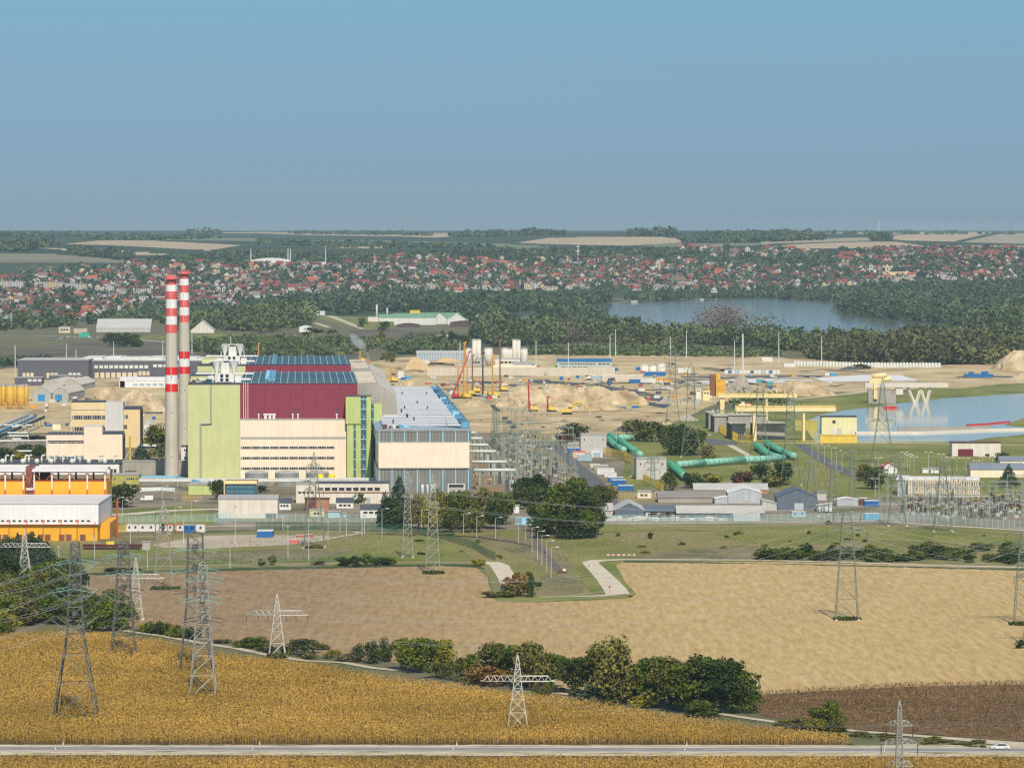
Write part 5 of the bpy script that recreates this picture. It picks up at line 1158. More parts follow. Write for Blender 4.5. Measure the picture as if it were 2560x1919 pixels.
pylon('A3', 489, 1682, 1334, 80, 36, 'N', M_pyd, 'dark broad bodied lattice tower standing behind the paler one', GN, (.5, 44))
pylon('A4', 508, 1743, 1410, 66, 20, 'N', M_pyl, 'pale lattice tower in front of the dark broad bodied one in the maize', GN, (.6, 33))
GT_ = 'single crossarm lattice pylons'
pylon('T1', 62, 1438, 1322, 30, 12, 'T', M_pyt, 'white single crossarm pylon at the left edge before the pines', GT_, 130, 1367)
pylon('T2', 340, 1548, 1394, 34, 13, 'T', M_pyt, 'white single crossarm pylon partly hidden by the second dark tower', GT_, 140, 1445)
pylon('T3', 693, 1642, 1484, 42, 15, 'T', M_pyt, 'white single crossarm pylon at the lower edge of the brown field', GT_, 152, 1537)
pylon('T4', 1294, 1824, 1637, 52, 17, 'T', M_pyt, 'nearest single crossarm pylon, alone in the middle of the maize', GT_, 186, 1702)
W3 = [(.60, 5.5), (.74, 7.0), (.88, 4.8)]; GD = 'lattice pylons before the plant'; GB = 'tall green grey lattice pylons in the plant'
pylon('D1', 409, 1470, 1250, 48, 10, [(.62, 3.2), (.86, 2.6)], M_pyl, 'pale slim pylon standing at the edge of the brown field left part', GD)
pylon('D2', 785, 1368, 1130, 52, 8, [(.6, 3.6), (.85, 2.8)], M_pyg, 'slim pylon on the grass below the two yellow tanks', GD)
pylon('D3', 1019, 1393, 1178, 26, 8, [(.7, 2.6), (.88, 2.2)], M_pyl, 'left one of two slim pylons before the grove', GD)
pylon('D4', 1082, 1432, 1186, 36, 9, [(.7, 2.6), (.88, 2.2)], M_pyl, 'right one of two slim pylons before the grove, its foot in the brown field', GD)
pylon('D5', 2117, 1548, 1266, 56, 22, [(.62, 5.4), (.78, 6.2), (.93, 4.2)], M_pyg, 'tall grey pylon standing alone in the beige field on the right', GD)
pylon('D6', 2561, 1560, 1326, 52, 22, [(.82, 6.5), (.96, 6.0)], M_pyg, 'pylon cut by the right picture edge in the beige field', GD)
pylon('D7', 2590, 1610, 1400, 60, 20, [(.8, 6.5)], M_pyg, 'pylon mostly outside the right picture edge, only an arm in view', GD)
pylon('P8', 2248, 2080, 1751, 34, 9, [(.505, 2.9), (.672, 3.7), (.812, 2.7)], M_pyl, 'thin pylon with three stub crossarms rising from below the road', None, (.5, 18))
pylon('B1', 1682, 1077, 862, 40, 14, W3, M_pyg, 'leftmost green grey pylon of the row before the basin', GB, (.5, 14))
pylon('B2', 1727, 1142, 907, 50, 17, W3, M_pyg, 'big green grey pylon above the dark trees', GB, (.45, 20))
pylon('B3', 1900, 1158, 955, 56, 16, W3, M_pyg, 'green grey pylon before the yellow gantry and pipe elbow', GB, (.5, 20))
pylon('B4', 1976, 1213, 972, 54, 17, W3, M_pyg, 'green grey pylon with splayed legs right of the pipe elbow', GB, (.5, 22))
pylon('B5', 2206, 1160, 945, 56, 8, [(.5, 6.5), (.68, 8), (.86, 5)], M_pyg, 'green grey pylon standing before the basin and concrete viaduct', GB, (.6, 20))
GS = 'small pylons at the switchyard'
for key, px, pyb, pyt, wb, l in (('S1', 2029, 1290, 1146, 36, 'first small pylon from the left by the dark grey barn'), ('S2', 2082, 1285, 1152, 22, 'second small pylon, slim, right of the barn'), ('S3', 2131, 1245, 1123, 16, 'third small pylon, thin, by the round dark tree'),
    ('S4', 2243, 1314, 1129, 46, 'fourth small pylon, left of the ribbed cream building front'), ('S5', 2357, 1328, 1137, 46, 'fifth small pylon, before the middle of the ribbed cream building'), ('S6', 1632, 1230, 1140, 14, 'thin pylon in front of the lower concrete cube'), ('S7', 1632 - 50, 1190, 1130, 12, 'thin lattice mast left of the lower concrete cube')):
    pylon(key, px, pyb, pyt, wb, 7, [(.62, 3.0), (.80, 3.8), (.93, 2.6)], M_pyg, l, GS)
# ---- wires
def wire(p, q, sag, r=.035, nm='power_line', lab=None, grp=None):
    k = MB(); n = 14; pts = [p.lerp(q, i / n) + Vector((0, 0, -sag * 4 * (i / n) * (1 - i / n))) for i in range(n + 1)]
    k.tube(pts, r * .62, M_wire, 3); o = k.build(nm); tag(o, lab, 'cable', grp); return o
def span(a, b, sag, lab, grp, r=.045, cnt=6, side=None):
    A_ = a if isinstance(a, list) else ATT[a]; B_ = b if isinstance(b, list) else ATT[b]
    A_ = sorted(A_, key=lambda v: (round(v.z), v.x)); B_ = sorted(B_, key=lambda v: (round(v.z), v.x)); n = min(len(A_), len(B_), cnt)
    for i in range(n): wire(A_[int(i * len(A_) / n)], B_[int(i * len(B_) / n)], sag, r, lab=lab, grp=grp)
def off(pts, px, py, Y, dz=None):        # same bundle moved to another place
    c = sum(pts, Vector()) / len(pts); z = ZT(Y, py); return [Vector((p.x - c.x + XA(px, Y, z), p.y - c.y + Y, p.z - c.z + z)) for p in pts]
span('T1', 'T2', 2.5, 'cable between the two leftmost single crossarm pylons', 'cables T line first span', .04)
span('T2', 'T3', 3.5, 'cable between the hidden and the field edge single crossarm pylons', 'cables T line second span', .04)
span('T3', 'T4', 5, 'cable sagging from the field edge pylon to the lone maize pylon', 'cables T line third span', .035)
span('T4', off(ATT['T4'], 2750, 1760, 900), 6, 'cable leaving the lone maize pylon towards the right', 'cables T line last span', .03)
span(off(ATT['A1'], -260, 1560, 1100), 'A1', 3, 'cable from the left picture edge to the nearest dark tower', 'cables left of the nearest tower', .05, 12)
span('A1', 'A2', 4, 'cable between the nearest dark tower and the next one', 'cables between dark towers', .04, 8)
span('A2', off(ATT['A2'], -220, 1480, 1500), 4, 'cable from the second dark tower to the left edge', 'cables left of the second tower', .045, 8)
span('A2', 'D4', 7, 'cable over the brown field towards the slim pylons', 'cables over the brown field', .045, 6)
span('A3', 'D5', 13, 'cable running over the whole brown and beige field', 'cables over both fields', .05, 6)
span('A4', 'D6', 15, 'cable running from the pale tower to the right edge pylon', 'cables to the right edge pylon', .05, 6)
span('D5', 'S5', 4, 'cable from the lone field pylon to the switchyard', 'cables into the switchyard', .05, 6)
span('D5', off(ATT['D5'], 2900, 1420, 1400), 4, 'cable from the lone field pylon to the right edge', 'cables right of the field pylon', .05, 6)
span('D6', off(ATT['D6'], 1180, 1440, 1950), 7, 'cable rising over the dark thicket to the right edge pylon', 'cables over the thicket', .06, 6)
span('S5', 'B5', 4, 'cable from the switchyard to the basin pylon', 'cables to the basin pylon', .05, 4); span('B4', 'S4', 4, 'cable from the pipe pylon to the switchyard', 'cables from the pipe pylon', .05, 4)
span('B2', 'B3', 5, 'cable between the tree pylon and the gantry pylon', 'cables between plant pylons', .05, 5); span('B1', off(ATT['B1'], 1240, 1010, 2500), 6, 'cable from the leftmost plant pylon to the switch gear', 'cables to the switch gear', .05, 5)
span('B2', off(ATT['B2'], 1200, 1105, 2250), 6, 'cable from the tree pylon to the switch gear', 'cables from tree pylon', .05, 5); span('B3', off(ATT['B3'], 1350, 1180, 2150), 6, 'cable from the gantry pylon leftwards', 'cables from gantry pylon', .05, 5)
span('D3', off(ATT['D3'], 2600, 1215, 1900), 10, 'cable crossing in front of the groves and sheds', 'cables before the groves', .06, 4)
span('S4', off(ATT['S4'], 1280, 1330, 1750), 8, 'cable crossing in front of the railway gate clump', 'cables before the clump', .06, 5)
# weeds round the pylon feet
for x, y, w_, m_ in ((180,1806,150,'olive'),(309,1646,110,'olive'),(478,1684,190,'olive'),(508,1746,140,'olive'),(1300,1826,110,'green'),(693,1645,50,'olive'),(412,1473,76,'dark'),(1084,1434,54,'dark'),(2117,1549,72,'dark'),(2556,1562,70,'dark'),(785,1370,50,'olive')):
    p = G(x, y); s_ = S(p.y); n = 260; a_ = nr.uniform(0, 6.28, n); rr = np.sqrt(nr.uniform(0, 1, n)) * w_ / 2 / s_
    C = np.stack([p.x + rr * np.cos(a_), p.y + rr * .75 * np.sin(a_), nr.uniform(.1, .9, n)], 1)
    if y > 1600: C[:, 2] += .3
    me = np_mesh('weeds', leaves(C, .42, np.array([0, -.3, 1.0]), .4, .7), 4, [LM[m_]], nr.uniform(0, .8, n)); o = bpy.data.objects.new('weeds', me); col.objects.link(o); o['kind'] = 'stuff'; o['label'] = 'weeds round a pylon foot'

# ================================================================ LAMPS, MASTS, FENCES
M_mast = cm('pale_mast', (0.62, 0.64, 0.62))
def lamp(px, pyb, pyt, label, grp, head=1.0, arml=1.6, heads=1, r=.065):
    o = G(px, pyb); h = ZT(o.y, pyt); t = thing('street_lamp', label, 'lamp', o, grp); X = Matrix.Translation(o)
    k = MB(X); k.bar((0, 0, 0), (0, 0, h), r * 1.5, M_mast, 6, r); k.build('pole', t)
    k = MB(X)
    for i in range(heads):
        sx_ = 1 if i == 0 else -1; k.bar((0, 0, h), (sx_ * arml, 0, h + .25), r * .8, M_mast, 4)
    k.build('arm', t); k = MB(X)
    for i in range(heads): sx_ = 1 if i == 0 else -1; k.box(min(sx_ * arml, sx_ * (arml + 1.1)), max(sx_ * arml, sx_ * (arml + 1.1)), -.25, .25, h + .1, h + .35, M_white)
    k.build('lamp_head', t)
for a in ((1344,1399,1328),(1355,1412,1339),(1367,1429,1352),(1378,1444,1368),(1330,1380,1318)): lamp(*a, 'tall street lamp along the railway embankment', 'lamps along the railway')
for a in ((955,1346,1272),(1054,1326,1275),(1159,1334,1284),(1239,1347,1294),(1296,1358,1308),(1313,1350,1312),(1192,1345,1290)): lamp(*a, 'street lamp on the slope before the grove', 'lamps before the grove')
for a in ((2061,1158,1114),(2078,1165,1120),(2091,1170,1127),(2105,1177,1132),(2045,1150,1112),(2030,1142,1112)): lamp(*a, 'street lamp along the asphalt road below the basin', 'lamps along the road below the basin', r=.07)
for a in ((2260,1169,1131),(2269,1172,1135),(2275,1174,1138),(2285,1177,1142),(2321,1171,1131),(2353,1172,1135),(2373,1176,1144),(2392,1178,1146),(2415,1176,1146),(2441,1178,1152),(2457,1176,1142),(2481,1176,1143),(2196,1175,1145),(2213,1205,1162),(2188,1242,1197)): lamp(*a, 'street lamp on the lawn between basin and ribbed cream building', 'lamps on the lawn below the basin', heads=2, arml=.8, r=.07)
for a in ((1395,1108,1060),(1405,1110,1066),(1421,1102,1070)): lamp(*a, 'street lamp beside the dark red bush', 'lamps by the dark red bush')
for a in ((1405,1172,1130),(1541,1115,1064),(1214,1230,1198)): lamp(*a, 'pale pole with small lamp in the switch gear area', 'poles in the switch gear')
for a in ((295,1285,1244),(306,1292,1250),(478,1300,1253),(406,1300,1215),(438,1325,1268)): lamp(*a, 'grey street lamp on the lawn right of the white and orange hall', 'lamps right of the white hall')
def mast(px, pyb, pyt, r, label, grp, nm='light_mast', cat='mast'):
    o = G(px, pyb); h = ZT(o.y, pyt); t = thing(nm, label, cat, o, grp); X = Matrix.Translation(o); k = MB(X); k.bar((0, 0, 0), (0, 0, h), r, M_mast, 6, r * .6); k.build('pole', t)
    k = MB(X); k.box(-.5, .5, -.3, .3, h - .1, h + .4, M_grey); k.build('head', t)
for a in ((1340,919,853),(1421,935,857),(1525,902,838),(1539,892,825),(1676,925,843),(1716,896,828),(1836,924,853),(1947,908,833),(2054,915,840),(38,948,864),(166,900,860),(190,934,875),(284,892,854),(407,890,852),(480,885,834),(577,878,840),(1150,932,856)):
    mast(*a, .5, 'tall slim pale light mast at the construction site', 'light masts of the construction site')
mast(1857, 924, 835, 1.0, 'thick pale double mast, the stoutest of the light masts', None)
for a in ((147,1423,1367),(369,1422,1374),(575,1420,1362),(326,1362,1301),(459,1360,1300),(588,1362,1267),(720,1395,1316),(772,1400,1300),(866,1340,1298),(905,1338,1297),(911,1335,1290),(707,1325,1295),(850,1330,1290),(820,1352,1305),(712,1322,1290),(236,1400,1340)):
    mast(a[0], a[1], a[2], .13, 'thin pale pole by the perimeter road', 'thin poles along the perimeter', 'fence_pole', 'pole')
def fence(name, label, line, h, m, post, pm=None, rail=True, cat="fence", solid=None):
    P_ = [G(a, b) for a, b in line]; t = thing(name, label, cat, P_[0]); kp = MB(); kr = MB()
    for a, b in zip(P_, P_[1:]):
        L = (b - a).length; n = max(1, int(L / post))
        for i in range(n + 1):
            q = a.lerp(b, i / n); kp.bar(q, q + Vector((0, 0, h)), .07, pm or m, 4)
        for zf in ((.98, .5, .06) if rail else ()): kr.bar(a + Vector((0, 0, h * zf)), b + Vector((0, 0, h * zf)), .04, m, 3)
        if solid: kr.quad(a + Vector((0, .05, .1)), b + Vector((0, .05, .1)), b + Vector((0, .05, h * .95)), a + Vector((0, .05, h * .95)), solid)
        elif True:
            nn = int(L / .35)
            for i in range(min(nn, 900)):
                q = a.lerp(b, i / nn); kr.bar(q, q + Vector((0, 0, h * .95)), .018, m, 3, cap=False)
    kp.build('post', t); kr.build('mesh_panel', t); return t
M_trans = bpy.data.materials.new('clear_noise_panel'); M_trans.use_nodes = True; _b = M_trans.node_tree.nodes['Principled BSDF']; _b.inputs['Base Color'].default_value = (0.45, 0.58, 0.55, 1); _b.inputs['Alpha'].default_value = 0.25; _b.inputs['Roughness'].default_value = .3
M_gmesh = bpy.data.materials.new('green_wire_mesh'); M_gmesh.use_nodes = True; _b = M_gmesh.node_tree.nodes['Principled BSDF']; _b.inputs['Base Color'].default_value = (0.01, 0.10, 0.05, 1); _b.inputs['Alpha'].default_value = 0.4
fence('perimeter_fence', 'pale teal panel fence along the plant front, left part', [(285,1308),(500,1304),(700,1303),(950,1305)], 3.2, M_teal, 3, M_pipe, solid=M_trans)
fence('perimeter_fence', 'pale teal panel fence in front of the grey sheds', [(1490,1306),(1700,1305),(1900,1304),(2150,1301),(2240,1303)], 3.2, M_teal, 3, M_pipe, solid=M_trans)
fence('perimeter_fence', 'pale blue panel fence running right of the switchyard', [(2240,1303),(2400,1312),(2620,1328)], 3.6, M_lblue, 3, M_pipe, solid=M_trans)
fence('mesh_fence', 'dark green mesh fence curving down to the brown field', [(640,1322),(900,1326),(1010,1330),(1100,1345),(1180,1370),(1218,1392),(1238,1400)], 3.0, M_dgreen, 2.6, solid=M_gmesh)
fence('mesh_fence', 'dark green mesh fence before the dry field on the left', [(20,1416),(300,1412),(560,1408),(780,1404),(960,1400)], 2.6, M_dgreen, 3.0, solid=None)
fence('yellow_fence', 'yellow steel fence by the upper concrete cube', [(1508,1138),(1530,1142),(1560,1150),(1590,1165)], 4.5, M_yel, 1.2); fence('yellow_fence', 'yellow steel fence by the lower concrete cube', [(1608,1202),(1630,1214),(1658,1230)], 3.6, M_yel, 1.2)
fence('yellow_fence', 'yellow fence at the far end of the switch gear', [(1302,1102),(1388,1101)], 5, M_yel, 1.5); fence('yellow_fence', 'yellow fence along the trees by the road', [(1545,1252),(1640,1250)], 3.5, M_yel, 1.5)
fence('yellow_fence', 'yellow fence before the pump house blocks', [(1790,1075),(1818,1092),(1845,1106),(1880,1108)], 5, M_yel, 1.5); fence('yellow_fence', 'yellow fence along the basin quay', [(1990,1108),(2130,1109),(2370,1107)], 2.2, M_yel, 3)
fence('yellow_fence', 'yellow frame fence before the lime annex', [(456,1252),(504,1252)], 3.5, M_yel, 1.5); fence('yellow_fence', 'yellow fence right of the white and orange hall', [(278,1335),(330,1325)], 3, M_yel, 1.5)
fence('blue_gate_fence', 'light blue fence at the corner of the lawn', [(538,1307),(576,1307)], 4, M_lblue, 2)
# railway
m_bal = mat('ballast', (0.22, 0.18, 0.135), .95, .25, .5, world=True); m_rail = cm('rail_steel', (0.10, 0.07, 0.055)); 
NR_ = [0]
def rails(line, w_):
    NR_[0] += 1; ribbon('railway_ballast', line, w_, m_bal, 0.17 + NR_[0] * .01); P_ = [G(a, b, .3) for a, b in line]
    for s_ in (-.75, .75):
        k = MB()
        for a, b in zip(P_, P_[1:]):
            d = (b - a).normalized(); n = Vector((-d.y, d.x, 0)) * s_; k.bar(a + n, b + n, .07, m_rail, 4)
        k.build('rail_track', kind='structure')
rails([(1308,1312),(1322,1330),(1345,1362),(1370,1394),(1400,1430)], 3.6); rails([(1312,1312),(1330,1332),(1352,1362),(1376,1394),(1404,1431)], 3.2); rails([(940,1334),(1100,1336),(1200,1342),(1290,1355),(1340,1366),(1360,1382)], 3)
t = thing('railway_gate', 'light blue sliding gate across the railway between the two groves', 'gate', G(1290, 1312)); k = MB(); a, b = G(1288, 1312), G(1331, 1312)
for i in range(16): q = a.lerp(b, i / 15); k.bar(q, q + Vector((0, 0, 3)), .1, M_lblue, 4)
k.bar(a + Vector((0, 0, .3)), b + Vector((0, 0, .3)), .3, M_lblue, 4); k.bar(a + Vector((0, 0, 3)), b + Vector((0, 0, 3)), .2, M_lblue, 4); q = a.lerp(b, .5); k.box(q.x - .9, q.x + .9, q.y - .3, q.y + .2, 0, 3.1, M_lblue); k.build('gate_leaf', t)
k = MB(); k.bar(b, b + Vector((0, 0, 5)), .3, M_lblue, 4); k.build('gate_post', t)
simple('guard_hut', 'small white hut above the railway gate', 'hut', 1284, 1298, 1282, 1264, 4, M_white, M_grey)
k = MB(); q = G(1405, 1433); t = thing('buffer_stop', 'buffer stop with white disc where the railway ends', 'buffer stop', q); k = MB(Matrix.Translation(q)); k.box(-1.6, 1.6, -.4, .4, 0, 1.1, M_rust); k.build('beam', t); k = MB(Matrix.Translation(q)); k.bar((.8, -.6, 1.2), (.8, -.4, 1.2), .6, M_white, 10); k.build('disc', t)

# ================================================================ RIGHT HALF OF THE PLANT
def cube_house(px0, px1, pyb, pyt, dep, label):
    fr = Fr(px0, pyb, 2.0); t = thing('valve_house', label, 'building', fr.o, 'pale concrete cube houses'); a0, a1, c0, c1 = block(t, fr, px0, px1, pyt, dep, panel('pale_concrete_face', (0.52, 0.49, 0.45), 8, 3, .93), roof=M_grey, par=.2)
    k = MB(fr.M)
    for u in (.13, .87): k.box(a1 * u - .35, a1 * u + .35, -.1, 0.02, c1 * .72, c1 * .8, M_win)
    k.box(-.45, -.02, 0, dep, 0, c1 - .1, M_cgrey); k.build('side_panel', t)
cube_house(1453, 1516, 1132, 1088, 12, 'upper pale concrete cube house beside the green pipes, behind the containers'); cube_house(1592, 1666, 1198, 1147, 12, 'lower pale concrete cube house at the end of the long green pipe')
def pipe(line, r, label, z=None, rings=4.0):
    z = z or r + .4; P_ = [G(a, b) + Vector((0, 0, z)) for a, b in line]; r *= .9; t = thing('cooling_water_pipe', label, 'pipe', P_[0] - Vector((0, 0, z)), 'big green cooling water pipes')
    k = MB()
    for a, b in zip(P_, P_[1:]): k.bar(a, b, r, M_green, 20)
    for q in P_[1:-1]: k.bar(q - Vector((0, r * .6, 0)), q + Vector((0, r * .6, 0)), r * 1.02, M_green, 16)
    k.build('pipe_run', t); k = MB()
    for a, b in zip(P_, P_[1:]):
        n = max(1, int((b - a).length / rings)); d = (b - a).normalized()
        for i in range(n): q = a.lerp(b, (i + .5) / n); k.bar(q - d * .18, q + d * .18, r * 1.07, M_greend, 18)
    k.build('pipe_band', t)
pipe([(1695,1172),(1760,1167),(1860,1160),(1960,1155)], 1.9, 'long straight green pipe running right from the lower cube house')
pipe([(1676,1172),(1712,1202)], 2.0, 'short steep green pipe elbow by the lower cube house', rings=2.2)
pipe([(1525,1098),(1548,1110),(1592,1140),(1600,1146)], 1.9, 'green pipe descending from the upper cube house to the lower one', rings=2.6); pipe([(1520,1106),(1540,1124),(1560,1134)], 1.8, 'second green pipe beside the upper cube house', rings=2.6)
pipe([(1548,1104),(1580,1103)], 1.9, 'short green pipe stub behind the upper cube house')
pipe([(1890,1122),(1925,1148),(1945,1154)], 1.9, 'left of the two ribbed green pipes coming from the pump house', rings=2.2); pipe([(1915,1118),(1958,1140),(1985,1150)], 1.9, 'right of the two ribbed green pipes coming from the pump house', rings=2.2)
# containers and small cabins
def container(px, pyb, wpx, hpx, m, label, grp, dep=None, m2=None, wins=0, yaw=0.0):
    o = G(px, pyb); s_ = S(o.y); w_, h_ = wpx / s_, hpx / s_; d_ = dep or 2.6; t = thing('container', label, 'container', o, grp); X = Matrix.Translation(o) @ Matrix.Rotation(R(yaw), 4, 'Z')
    k = MB(X); k.box(0, w_, 0, d_, .1, h_, m); k.build('body', t); k = MB(X)
    for x in (0, w_ - .18): k.box(x, x + .18, -.06, 0, .05, h_ + .02, m2 or m)
    k.box(0, w_, -.06, -.001, h_ - .2, h_ + .02, m2 or m); k.box(0, w_, -.06, -.001, .05, .25, m2 or m)
    for i in range(int(w_ / .7)): k.box(.3 + i * .7, .5 + i * .7, -.05, -.002, .3, h_ - .25, m)
    k.build('frame', t); k = MB(X); k.box(-.03, w_ + .03, -.03, d_, h_ + .003, h_ + .1, m2 or M_pipe); k.build('roof', t)
    for i in range(wins): k = MB(X); x = w_ * (i + .5) / wins; k.box(x - .4, x + .4, -.09, -.07, h_ * .45, h_ * .8, M_win); k.build('window', t)
    return t
M_cb = cm('container_blue', (0.02, 0.13, 0.36)); M_clb = cm('container_light_blue', (0.35, 0.47, 0.53)); M_cw = cm('container_white', (0.68, 0.67, 0.63)); M_cr = cm('container_red', (0.5, 0.08, 0.07)); M_cc = cm('container_cream', (0.66, 0.56, 0.40)); M_co = cm('container_orange', (0.72, 0.33, 0.03)); M_ct = cm('container_teal', (0.05, 0.33, 0.38))
for a in [(642,1344,39,16,M_cb,'large blue container on the gravel lot',12),(740,1342,24,5,M_cr,'flat red skip at the back of the gravel lot',3),(766,1342,16,6,M_cr,'small red skip right of the flat one',3),(725,1358,21,9,M_fred,'bright red skip at the front of the gravel lot',3),
 (1418,1120,34,12,M_cgrey,'grey brown container beside the upper cube house',8),(1418,1136,0,0,None,'',0),(1419,1133,32,13,M_cb,'blue container beside the upper cube house',8),(1431,1144,32,15,M_cc,'cream container with red frame left of the small gabled hut',9),(1444,1152,36,15,M_clb,'light blue container before the small gabled hut',8),
 (1485,1176,36,13,M_cgrey,'grey white container, the back one of the road pair',7),(1492,1186,44,14,M_cw,'white container by the plant road',9),(1510,1192,32,10,M_cw,'small white container in front by the plant road',7),(1475,1168,26,8,M_cc,'low cream cabin behind the white containers',4),
 (1521,1205,38,11,M_cb,'back blue container by the cube house lane',8),(1529,1214,36,14,M_cb,'middle blue container by the cube house lane',8),(1546,1226,38,12,M_cb,'front blue container under a steel frame',8)]:
    if a[4]: container(*a[:6], 'containers beside the plant road', a[6], m2=M_fred if 'red frame' in a[5] else None)
simple('gabled_hut', 'small white gabled hut with light blue door beside the containers', 'hut', 1478, 1506, 1143, 1127, 8, M_white, M_white, kind='gableend', rise=.8, doors=[(1482, 1502, 1130, M_clb)])
simple('white_cabin', 'white cabin with flat roof behind the yellow fence near the trees', 'cabin', 1594, 1628, 1245, 1229, 8, M_white, M_grey, wins=[(1600, 1620, 1234, 1240, 2)])
for i, (x, w_, c, wn, l) in enumerate([(316,30,M_cw,2,'first white site cabin right of the orange hall'),(346,42,M_cw,2,'second white site cabin, the longest'),(390,22,M_cw,1,'third white site cabin'),(403,30,M_cw,2,'white site cabin with red edges beside the pale pylon'),(440,20,M_cw,1,'last white site cabin with red edge'),(459,28,M_cb,2,'blue site cabin on the left of the white cabin'),(489,24,M_cw,1,'white site cabin beside the blue one')]):
    container(x, 1328 - (0 if i < 5 else -2), w_, 17 if i < 5 else 18, c, l, 'site cabins in a row', 3, M_fred if 'red' in l and i in (3, 4) else None, wn)
simple('sign_board', 'grey panel standing by the maroon freight wagons', 'panel', 356, 375, 1375, 1354, .4, M_grey, M_grey)
t = thing('freight_wagon', 'low dark red flat wagons beyond the mesh fence on the left', 'wagon', G(206, 1373)); k = MB(); a, b = G(206, 1373), G(356, 1371); k.box(a.x, b.x, a.y, a.y + 2.6, .9, 1.9, cm('maroon_wagon', (0.10, 0.02, 0.03))); k.build('wagon_body', t); k = MB()
for i in range(24): x = a.x + 1 + i * (b.x - a.x - 2) / 23; k.bar((x, a.y - .1, .45), (x, a.y + .1, .45), .42, M_black, 10)
k.build('wheel', t); k = MB(); k.box(a.x + 9, a.x + 12, a.y, a.y + 2, 1.91, 3, M_yel); k.build('load', t)
simple('machine_cabin', 'yellow machine cabin behind the dark red wagons', 'machine', 269, 284, 1368, 1356, 3, M_yel, M_yel, doors=[(281, 284, 1359, M_win)])
# sheds
S_ = simple; M_bluegrey = cm('blue_grey_sheet', (0.12, 0.15, 0.19)); M_lg = cm('light_sheet', (0.50, 0.49, 0.45))
S_('grey_barn', 'left grey gabled shed with pale roof beside the dense clump', 'shed', 1484, 1532, 1292, 1276, 18, M_lg, M_lg, kind='gable', rise=2.5)
S_('gabled_shed', 'dark blue grey gabled shed with white roof edges', 'shed', 1537, 1610, 1296, 1276, 30, M_bluegrey, M_lg, kind='gableend', rise=3.2)
t, fr = S_('open_shed', 'open fronted storage shed with dark roof and timber stacks', 'shed', 1611, 1691, 1292, 1278, 16, M_dgrey, M_bluegrey, kind='gable', rise=2)
for i in range(12):
    q = G(1614 + i * 6.3, 1294); k = MB(Matrix.Translation(q)); h_ = rng.uniform(.8, 2.4); k.box(0, 2.6, 0, 1.6, 0, h_, rng.choice([M_cc, M_pipe, M_grey, M_offw, M_rust])); 
    for j in range(3): k.box(-.05, 2.65, -.04, .0, h_ * (j + .3) / 3, h_ * (j + .45) / 3, M_rust)
    tag(k.build('goods_stack'), 'stack of boxed goods before the open dark roofed shed', 'stack', 'goods stacks before the open shed')
for i in range(44):
    q = G(1487 + i * 7.5 + rng.uniform(-2, 2), 1301 + rng.uniform(-2, 1)); w_ = rng.uniform(1.2, 3.0); k = MB(Matrix.Translation(q)); h_ = rng.uniform(.7, 1.8); k.box(0, w_, 0, 1.5, 0, h_, rng.choice([M_pipe, M_grey, M_offw, M_silver, M_clb, M_cw])); k.box(.1, w_ - .1, -.05, -.01, h_ * .4, h_ * .5, M_dgrey)
    tag(k.build('pallet_stack'), 'pallet of stored material behind the pale fence', 'pallet', 'pallets along the fence')
t, fr = S_('long_shed', 'long pale roofed shed open at the front, behind the fence', 'shed', 1692, 1910, 1295, 1282, 14, M_dgrey, M_lg, kind='gable', rise=2.6, wins=[(1822, 1872, 1279, 1283, 11, M_white)])
S_('long_shed', 'long grey roofed shed behind the open shed', 'shed', 1645, 1830, 1256, 1244, 16, M_cgrey, cm('grey_brown_roof', (0.27, 0.25, 0.22)), kind='gable', rise=2.4)
S_('long_shed', 'pale roofed long shed at the back by the green pipe trees', 'shed', 1735, 1920, 1234, 1224, 16, M_brick, M_lg, kind='gable', rise=2.4)
S_('metal_hall', 'grey metal hall with white gable roof behind the long shed', 'hall', 1820, 1904, 1258, 1232, 20, M_silver, M_white, kind='gableend', rise=2.2, doors=[(1858, 1880, 1250, M_grey)]); S_('metal_hall', 'lower lean-to grey hall left of the gabled metal hall', 'hall', 1787, 1819, 1259, 1246, 14, M_silver, M_white, kind='mono', rise=.8)
t, fr = S_('dark_barn', 'big dark blue grey barn with translucent roof patch', 'barn', 1943, 2042, 1275, 1243, 22, M_bluegrey, M_bluegrey, kind='gableend', rise=3.6, doors=[(1986, 2009, 1257, M_silver)])
S_('corner_shed', 'grey shed with white lean-to between the metal hall and dark barn', 'shed', 1905, 1942, 1276, 1250, 14, M_lg, M_lg, kind='mono', rise=-1.5)
S_('grey_workshop', 'grey brown workshop right of the dark barn', 'shed', 2040, 2066, 1250, 1232, 14, M_lg, cm('grey_brown_roof', (0.27, 0.25, 0.22)))
S_('small_hall', 'small white roofed hall left of the blue containers', 'hall', 2090, 2146, 1264, 1250, 10, M_silver, M_white, kind='gableend', rise=1); S_('lean_to', 'white roofed lean-to between barn and small hall', 'shed', 2043, 2080, 1278, 1264, 6, M_white, M_white, kind='mono', rise=1)
container(2162, 1266, 35, 14, M_cb, 'upper blue container beside the small white roofed hall', 'blue containers before the switchyard', 8); container(2162, 1300, 37, 16, cm('bright_blue', (0.05, 0.33, 0.60)), 'bright blue container behind the pale fence', 'blue containers before the switchyard', 6); container(2147, 1262, 24, 16, M_rust, 'rust red container behind the upper blue one', 'blue containers before the switchyard', 8)
container(1979, 1292, 36, 13, M_clb, 'light blue cabin with picture panel before the dark barn', 'blue containers before the switchyard', 5, wins=2); container(1833, 1302, 68, 16, M_silver, 'long grey steel container row before the long shed', 'grey containers', 6)
